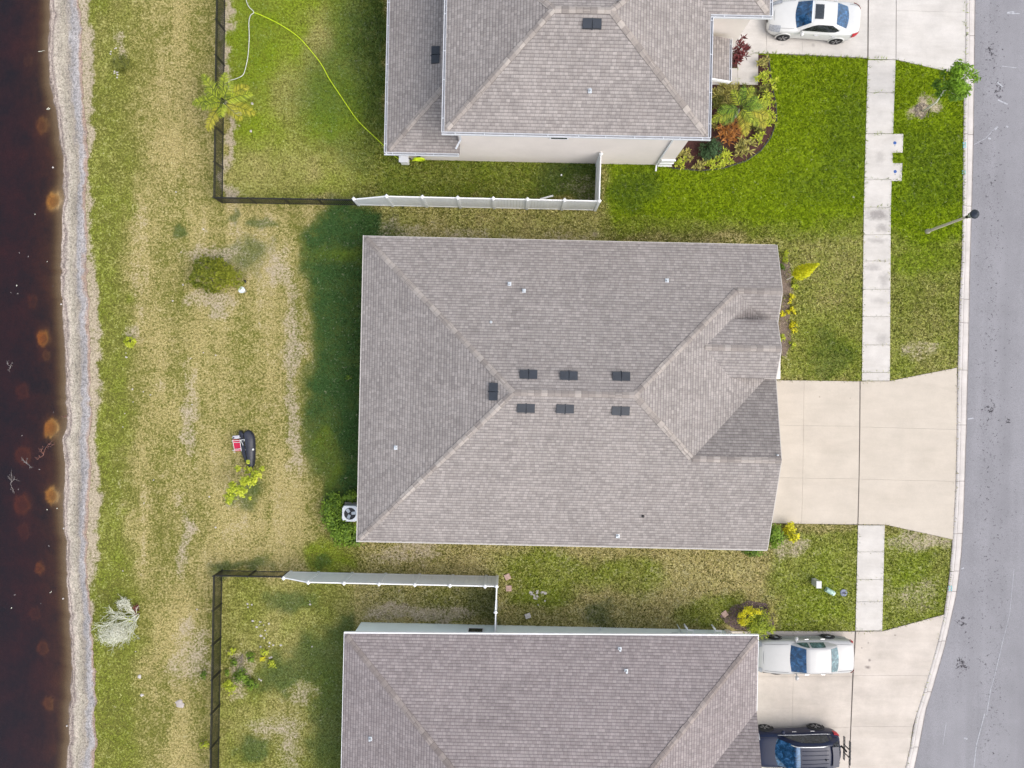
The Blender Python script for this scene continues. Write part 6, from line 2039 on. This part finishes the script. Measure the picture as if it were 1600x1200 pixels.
# folding chair and black cover on the back lawn
org = (*W(370, 697), 0)
ch = empty('beach_chair', org, 0, 'red folding beach chair with grey headrest lying back on the lawn', 'chair')
def cp(px, py, z): return (*W(px, py, z), z)
red = simple('red_canvas', (0.42, 0.006, 0.045), 0.8, var=0.15, scale=8)
tube_w = simple('white_tube', (0.66, 0.68, 0.66), 0.4)
m = MB(); m.grid([[cp(363.5 + 0.6 * i, 687 + 3.6 * i, 0.36 - 0.03 * i) for i in range(6)], [cp(369 + 0.6 * i, 687 + 3.6 * i, 0.33 - 0.035 * i) for i in range(6)], [cp(374.5 + 0.5 * i, 687 + 3.5 * i, 0.36 - 0.03 * i) for i in range(6)]])
m.build('backrest', red, ch, origin=org, smooth=True)
m = MB()
a_, b_ = cp(363, 683.5, 0.42), cp(374, 682.5, 0.42)
m.beam((a_[0] + 0.02, a_[1], 0.41), (b_[0], b_[1], 0.41), 0.17, 0.11)
m.build('headrest', simple('grey_pillow', (0.44, 0.43, 0.48), 0.8), ch, origin=org, bevel=0.03)
m = MB(); p = cp(365.3, 684.3, 0.47); m.lathe([(0.04, 0), (0.04, 0.02)], p, 10); m.build('cup_hole', M['black'], ch, origin=org)
for pts in ([(362, 689, 0.34), (374, 688, 0.34), (382, 686.5, 0.30)], [(363.5, 704, 0.2), (375, 703, 0.2), (384, 703, 0.24)], [(376, 687.5, 0.34), (383.5, 703.5, 0.20)], [(382, 686.5, 0.30), (376.5, 704.5, 0.05)], [(363.2, 687, 0.36), (366.8, 705, 0.20)], [(374.8, 687, 0.36), (377, 704.8, 0.20)], [(365, 691.5, 0.345), (375.5, 691, 0.345)], [(366, 702, 0.25), (376.5, 701, 0.25)], [(365, 706.5, 0.16), (368, 706.5, 0.16)]):
    m = MB(); m.tube([cp(*q) for q in pts], 0.014, 6); m.build('frame_tube', tube_w, ch, origin=org)
for q in ((363.5, 704, 0.2), (377, 704.8, 0.2), (363, 684, 0.38), (374, 684, 0.38)):
    x, y, z = cp(*q); m = MB(); m.tube([(x, y, z), (x, y, 0.0)], 0.018, 6); m.build('leg', tube_w, ch, origin=org)

out = [(374, 672.5), (377, 672), (380, 674), (382, 677.5), (384, 674), (387, 672), (391, 672), (395, 675), (398, 680), (399.5, 686), (399.8, 700), (399.6, 716), (398.5, 726), (396, 730.5), (392.5, 730.5), (389, 728.5), (384, 722), (380, 713), (377.5, 704), (376, 694), (374, 684), (373, 677)]
cxp, cyp = 388, 702
org = (*W(cxp, cyp), 0)
m = MB(); rings = []
g9 = np.random.default_rng(8)
O = []
for i in range(len(out)):
    for f in (0, 0.5):
        a, b = out[i], out[(i + 1) % len(out)]; O.append((a[0] + (b[0] - a[0]) * f, a[1] + (b[1] - a[1]) * f))
NR_ = 12
for k in range(NR_):
    t = 1 - k / (NR_ - 0.4)
    row_ = []
    for i, (x, y) in enumerate(O):
        # pull inward to the long axis of the cover
        ax_ = 386.5 + (y - 702) * 0.11; ay_ = 702 + (y - 702) * 0.80
        xx, yy = ax_ + (x - ax_) * t, ay_ + (y - ay_) * t
        z = 0.02 + 0.26 * math.sqrt(max(0, 1 - t ** 2.2)) + (0.05 * float(fbm(np.array([xx / 4.0]), np.array([yy / 12.0]), 4)[0]) - 0.02) * (1 if k else 0) - 0.04 * math.exp(-((yy - 678) / 7) ** 2 - ((xx - 382) / 2.2) ** 2)
        row_.append((*W(xx, yy), max(z, 0.01)))
    rings.append(row_ + [row_[0]])
m.grid(rings)
cov = m.build('cover', simple('black_vinyl_cover', (0.020, 0.022, 0.034), 0.38, var=0.3, scale=5, bmp=0.0), None, origin=org, loc=org, smooth=True)
cov.name = 'kayak_cover'
tag(cov, 'long black plastic cover with rounded lobes lying beside the red chair', 'cover')
tag((lambda mm: mm.build('golf_ball', M['white'], None, origin=(*W(397, 702), 0), loc=(*W(397, 702), 0), smooth=True))(MB().lathe([(0.01, 0.26), (0.05, 0.28), (0.055, 0.31), (0.03, 0.345)], (*W(396.5, 702, 0.2), 0), 10)), 'small white cap resting on the black cover', 'cap')

# bucket by the pine bush
org = (*W(378, 453, 0.3), 0)
bk = empty('bucket', org, 0, 'white lidded bucket at the foot of the dark pine bush', 'bucket')
m = MB(); m.lathe([(0.13, 0.0), (0.16, 0.34), (0.165, 0.36)], org, 20); m.build('body', M['white'], bk, origin=org, smooth=True)
m = MB(); m.lathe([(0.172, 0.34), (0.172, 0.375), (0.15, 0.385), (0.14, 0.375), (0.03, 0.378), (0.03, 0.40)], org, 20); m.build('lid', simple('bucket_lid', (0.62, 0.68, 0.70), 0.4), bk, origin=org)
m = MB(); m.tube([(org[0] + math.cos(a) * 0.2, org[1] + 0.02 + math.sin(a) * 0.06, 0.30 - 0.08 * math.sin(a)) for a in np.linspace(0, math.pi, 8)], 0.008, 5); m.build('handle', M['blackalu'], bk, origin=org)
m = MB(); m.lathe([(0.05, 0), (0.09, 0.06), (0.06, 0.10), (0.01, 0.11)], (*W(383, 440), 0), 10)
tag(m.build('pot', M['black'], None, origin=(*W(383, 440), 0), loc=(*W(383, 440), 0)), 'tiny black pot above the white bucket', 'pot')

# utility boxes by the sidewalk
org = (*W(1271, 908), 0)
ub = empty('utility_box', org, 0, 'squat grey utility pedestal box, leftmost by the lower sidewalk', 'utility box')
m = MB(); m.box(org[0] - 0.12, org[0] + 0.12, org[1] - 0.17, org[1] + 0.17, 0, 0.62); m.build('body', simple('grey_pedestal', (0.46, 0.47, 0.42), 0.6), ub, origin=org, bevel=0.03)
m = MB(); m.box(org[0] - 0.14, org[0] + 0.14, org[1] - 0.19, org[1] + 0.19, 0.622, 0.69); m.build('lid', simple('grey_pedestal_lid', (0.56, 0.56, 0.52), 0.6), ub, origin=org, bevel=0.02)
org = (*W(1295, 923), 0)
ud = empty('utility_box', org, R(-28), 'pale green rounded cable pedestal between grey box and meter cover', 'utility box')
m = MB()
rows = []
for k in range(9):
    a = math.pi * k / 8
    rows.append([(-0.24 + 0.48 * j / 6 , math.cos(a) * 0.13 * (1 - 0.25 * abs(j - 3) / 3), 0.16 + math.sin(a) * 0.17 * (1 - 0.3 * abs(j - 3) / 3)) for j in range(7)])
m.grid(rows); m.box(-0.24, 0.24, -0.12, 0.12, 0.0, 0.17)
m.build('housing', simple('green_pedestal', (0.36, 0.50, 0.42), 0.5), ud, smooth=False, bevel=0.0)
m = MB(); m.box(0.12, 0.235, -0.10, 0.10, 0.20, 0.305); m.build('cap', simple('green_pedestal_cap', (0.48, 0.60, 0.52), 0.5), ud, bevel=0.03)
org = (*W(1318, 926), 0)
mc = empty('meter_cover', org, 0, 'round blue grey water meter cover flush in the grass', 'meter cover')
m = MB(); m.lathe([(0.19, -0.02), (0.19, 0.035), (0.17, 0.045)], org, 22); m.build('ring', simple('blue_grey_lid', (0.20, 0.22, 0.30), 0.7), mc, origin=org)
m = MB(); m.box(org[0] - 0.07, org[0] + 0.07, org[1] - 0.05, org[1] + 0.05, 0.045, 0.055); m.build('reader_lid', simple('navy_lid', (0.03, 0.03, 0.07), 0.6), mc, origin=org)
blue = simple('blue_marker', (0.02, 0.08, 0.28), 0.5)
for (cx, cy), lb in (((1397.5, 223.8), 'upper blue disc marker on the notched sidewalk pad'), ((1398, 268.5), 'lower blue disc marker on the notched sidewalk pad')):
    org = (*W(cx, cy), 0.045)
    mk = empty('sidewalk_marker', org, 0, lb, 'marker', 'blue discs on the sidewalk pad')
    m = MB(); m.lathe([(0.085, 0), (0.085, 0.008), (0.03, 0.012)], org, 18); m.build('disc', blue, mk, origin=org)
    m = MB(); m.lathe([(0.03, 0), (0.03, 0.006)], (org[0], org[1] - 0.15, org[2]), 12); m.build('stud', simple('steel_stud', (0.2, 0.22, 0.25), 0.4, 0.5), mk, origin=org)

# hoses
def smooth_path(pts, n=8):
    P = [np.array(p, float) for p in pts]; P = [2 * P[0] - P[1]] + P + [2 * P[-1] - P[-2]]
    o = []
    for i in range(1, len(P) - 2):
        for k in range(n):
            t = k / n
            o.append(0.5 * ((2 * P[i]) + (-P[i - 1] + P[i + 1]) * t + (2 * P[i - 1] - 5 * P[i] + 4 * P[i + 1] - P[i + 2]) * t * t + (-P[i - 1] + 3 * P[i] - 3 * P[i + 1] + P[i + 2]) * t ** 3))
    return o + [P[-2]]


def hose(name, pts, rad, mat, label):
    q = smooth_path(pts)
    m = MB(); m.tube([(*W(p[0], p[1]), 0.055) for p in q], rad, 6)
    o_ = W(*pts[0])
    return tag(m.build(name, mat, None, origin=(*o_, 0), loc=(*o_, 0), smooth=True), label, 'hose')


lime = simple('lime_hose', (0.58, 0.74, 0.012), 0.5, var=0.05)
hose('garden_hose', [(397, 20), (412, 26), (438, 39), (466, 58), (487, 81), (503, 102), (515, 124), (531, 148), (547, 172), (557, 186), (567, 197), (583, 212), (602, 230), (612, 240), (622, 248), (634, 252), (648, 251.5)], 0.021, lime, 'bright lime garden hose running across the upper fenced yard')
hose('garden_hose', [(382, -12), (388, 9), (397, 19.5), (392, 25), (389.5, 36), (390, 60), (388, 88), (384, 108), (380, 118), (370, 123.5), (360, 126.5), (357, 133), (359, 140), (366, 147)], 0.020, simple('white_hose', (0.60, 0.60, 0.52), 0.5), 'whitish hose joining the lime hose near the young palm')
org = (*W(655, 247, 0.5), 0)
hc = empty('hose_reel', org, 0, 'coiled lime hose hung on the cream wall', 'hose coil')
m = MB()
gy_ = uwy - 0.13
for k in range(9):
    rr = 0.20 + 0.018 * (k % 5)
    m2_ = [(org[0] + math.cos(a) * rr * 1.15 + random.uniform(-.01, .01), gy_ - 0.03 * (k // 3) - 0.02 * math.sin(a), 0.62 + math.sin(a) * rr + random.uniform(-.015, .015)) for a in np.linspace(0, 2 * math.pi, 19)]
    m.tube(m2_, 0.021, 5)
m.build('coil', lime, hc, origin=org, smooth=True)
m = MB(); m.box(org[0] - 0.1, org[0] + 0.1, gy_ - 0.02, uwy - 0.002, 0.66, 0.80); m.build('hanger', M['black'], hc, origin=org)
org = (*W(632, 244, 0.6), 0)
eb = empty('heater_box', org, 0, 'white equipment box mounted low on the cream wall by the lime coil', 'equipment box')
m = MB(); m.box(org[0] - 0.22, org[0] + 0.20, uwy - 0.34, uwy - 0.02, 0.15, 0.75); m.build('body', M['white'], eb, origin=org, bevel=0.04)
m = MB(); m.box(org[0] - 0.26, org[0] + 0.24, uwy - 0.38, uwy - 0.01, 0.752, 0.80); m.build('lid', M['gutter'], eb, origin=org, bevel=0.01)
m = MB(); m.tube([(org[0] + 0.22, uwy - 0.1, 0.55), (org[0] + 0.30, uwy - 0.1, 0.50), (org[0] + 0.30, uwy - 0.1, 0.05)], 0.02, 6); m.build('pipe', M['black'], eb, origin=org)

# odds and ends
def single(name, mb, mat, px, label, cat, bevel=0, smooth=False):
    o_ = (*W(*px), 0)
    return tag(mb.build(name, mat, None, origin=o_, loc=o_, bevel=bevel, smooth=smooth), label, cat)


x, y = W(854, 309)
single('board', MB().box(x - 0.36, x + 0.36, y - 0.045, y + 0.045, 0.02, 0.10, rot=R(16)), M['white'], (854, 309), 'short white board leaning by the white privacy fence', 'board', 0.01)
x, y = W(877, 274)
single('ball', MB().lathe([(0.005, 0), (0.045, 0.02), (0.06, 0.06), (0.045, 0.10), (0.005, 0.12)], (x, y, 0), 12), M['white'], (877, 274), 'white ball on the grass inside the privacy fence', 'ball', smooth=True)
for (px, py), rot_, lb in (((793, 901), 25, 'upper pink paver on the grass right of the privacy fence corner'), ((795, 919), 3, 'lower pink paver on the grass right of the privacy fence corner'), ((1132, 959), 38, 'pink paver lying on the grass beside the golden shrub')):
    x, y = W(px, py); s_ = 0.15
    o_ = single('paver', MB().box(x - s_, x + s_, y - s_, y + s_, 0.0, 0.07, rot=R(rot_)), M['paver'], (px, py), lb, 'paver', 0.01)
    o_['group'] = 'loose pink pavers'
x, y = W(825, 962)
single('slab_piece', MB().box(x - 0.16, x + 0.14, y - 0.13, y + 0.13, 0.0, 0.07, rot=R(20)), M['stone'], (825, 962), 'white broken slab on the grass near the mint wall', 'slab', 0.02)


def rock(px, py, r_, label, mat='stone', group=None, name='stone', cat='stone', flat=0.55):
    x, y = W(px, py); m = MB(); rows = []
    ph = random.uniform(0, 6)
    for k in range(5):
        a = math.pi / 2 * k / 4
        rows.append([(x + math.cos(t) * r_ * math.cos(a) * (1 + 0.25 * math.sin(2 * t + ph) + 0.12 * math.sin(5 * t + ph * 2)), y + math.sin(t) * r_ * math.cos(a) * (0.85 + 0.15 * math.sin(3 * t + ph)), 0.004 + r_ * flat * math.sin(a)) for t in np.linspace(0, 2 * math.pi, 13)])
    m.grid(rows)
    o_ = single(name, m, M[mat], (px, py), label, cat)
    o_['kind'] = 'thing'
    if group: o_['group'] = group
    return o_


M['stone_grey'] = simple('pinkish_grey_stone', (0.40, 0.35, 0.32), 0.9, var=0.15, scale=8)
rock(281, 1100, 0.26, 'large pinkish flat stone on the lower back lawn near the picket fence', 'stone_grey', flat=0.2)
rock(218, 1057, 0.12, 'bright pale stone on the lawn below the bleached shrub')
rock(222, 1086, 0.09, 'small pale stone on the lawn, lower of the two below the bleached shrub')
rock(375, 1174 - 1174 + 178, 0.001, 'x') if False else None
gw = 'white stones scattered on the back lawn'
lbw = 'small white stone lying in the dry back lawn'
random.seed(31)
for px, py in ((208, 628), (224, 612), (195, 646), (192, 667), (283, 394), (318, 358), (275, 300), (240, 750), (225, 786), (337, 824), (192, 892), (300, 632), (318, 551), (337, 555), (207, 608), (235, 617), (327, 776), (405, 505), (286, 445), (298, 560), (270, 470), (308, 952), (212, 1018)):
    rock(px, py, random.uniform(0.03, 0.055), lbw, group=gw)
gw2 = 'pale rubble bits in the lower back yard'
for k in range(26):
    cx, cy, sx, sy = random.choice(((408, 978, 6, 9), (408, 978, 6, 9), (408, 978, 6, 9), (417, 1009, 7, 2), (485, 943, 5, 2), (390, 945, 3, 3), (421, 1026, 3, 3), (406, 1058, 2, 4), (492, 1009, 3, 3)))
    rock(random.gauss(cx, sx), random.gauss(cy, sy), random.uniform(0.03, 0.07), 'pale rubble bit lying on the lower back yard grass', group=gw2, name='rubble', cat='rubble')
gw3 = 'pale shell bits around the shrubs near the bank'
for k in range(16):
    cx, cy, sx, sy = random.choice(((203, 555, 8, 2), (200, 516, 8, 4), (178, 80, 4, 4), (180, 115, 3, 4)))
    rock(random.gauss(cx, sx), random.gauss(cy, sy), random.uniform(0.03, 0.055), 'pale shell bit in the bare ring around a small shrub near the bank', group=gw3, name='shell_bit', cat='shell')
gw4 = 'white rubble on the strip south of the middle house'
for k in range(14):
    rock(random.gauss(842, 7), random.gauss(932, 6), random.uniform(0.05, 0.11), 'white rubble lump on the grass strip south of the middle house', group=gw4, name='rubble', cat='rubble', flat=0.3)
rock(1333, 308, 0.07, 'white stone on the lush front lawn by the sidewalk')
rock(1176, 985, 0.001, 'x') if False else None
for px, py, lb in ((394, 162, 'white stone right of the young palm'), (392, 205, 'white stone below the young palm')): rock(px, py, 0.08, lb)

# twigs and floating bits on the pond
random.seed(5); g8.seed(21)


def water_branch(px, py, az, L, label, depth=2, n=3, zz=ZW + 0.012, mat='palewood'):
    global mtw
    o_ = (*W(px, py), zz)
    mtw = MB()
    for k in range(n):
        d = R(az + random.uniform(-50, 50) * (k > 0) + 180 * (k == 2))
        twig_w((o_[0], o_[1], zz), d, L * (1 if k == 0 else 0.6), 0.016, depth, zz)
    tag(mtw.build('branch', M[mat], None, origin=o_, loc=o_), label, 'branch')


def twig_w(p, az, L, r_, depth, zz):
    pts = [p]; x, y, _ = p
    for i in range(4):
        az += random.uniform(-0.35, 0.35); x += math.cos(az) * L / 4; y += math.sin(az) * L / 4
        pts.append((x, y, zz + 0.01 * math.sin(i)))
    mtw.tube(pts, [r_, r_ * 0.85, r_ * 0.7, r_ * 0.55, r_ * 0.4], 4)
    if depth:
        for k in range(3): twig_w(pts[random.randint(1, 4)], az + random.choice((-1, 1)) * random.uniform(0.4, 1.0), L * 0.5, r_ * 0.65, depth - 1, zz)


M['wetwood'] = simple('wet_grey_wood', (0.17, 0.15, 0.145), 0.8, var=0.2, scale=10)
M['redwood'] = simple('wet_reddish_wood', (0.20, 0.09, 0.07), 0.8, var=0.2, scale=10)
water_branch(8, 757, 60, 0.62, 'grey bare branch at the pond edge of the frame, level with the lime sapling', mat='wetwood')
water_branch(60, 712, 100, 0.6, 'reddish bare branch in the pond between two bright orange rings', mat='redwood')
water_branch(36, 727, 170, 0.45, 'thin grey twig spray in the pond left of the reddish branch', mat='wetwood')
water_branch(93, 652, 20, 0.18, 'small reddish twig tangle at the waterline', 1, mat='redwood')
water_branch(8, 573, 110, 0.3, 'pale weed tuft floating at the frame edge of the pond', 2, mat='wetwood')
water_branch(52, 75, 5, 0.35, 'straight pale twig floating in the upper pond', 0, 1)
water_branch(65, 166, 20, 0.18, 'small white twig floating in the upper pond', 1, 2)
water_branch(70, 930, 60, 0.16, 'short pale twig floating in the lower pond', 0, 1)
gw5 = 'pale specks floating on the pond'
for k in range(18):
    px, py = random.uniform(4, 84), random.uniform(330, 1000)
    x, y = W(px, py); a = random.uniform(0, 3.1); s_ = random.uniform(0.02, 0.045)
    o_ = tag(MB().box(x - s_, x + s_, y - s_ * 0.5, y + s_ * 0.5, ZW + 0.003, ZW + 0.012, rot=a).build('floating_leaf', M['wetwood'] if k % 3 else M['palewood'], None, origin=(x, y, ZW), loc=(x, y, ZW)), 'tiny pale leaf floating on the dark pond', 'leaf', gw5)
for px, py, lb in ((75, 258, 'square pale chip floating near the bank in the upper pond'), (91, 939, 'white pebble at the waterline beside the lower bank'), (92, 828, 'white pebble at the waterline below the lime sapling'), (88, 474, 'pale pebble at the waterline level with the pine bush'), (97, 1140, 'white pebble at the lowest waterline')):
    x, y = W(px, py); s_ = 0.04
    tag(MB().box(x - s_, x + s_, y - s_, y + s_, ZW - 0.02, ZW + 0.04, rot=random.uniform(0, 1)).build('pebble', M['stone'], None, origin=(x, y, ZW), loc=(x, y, ZW), bevel=0.02), lb, 'pebble')
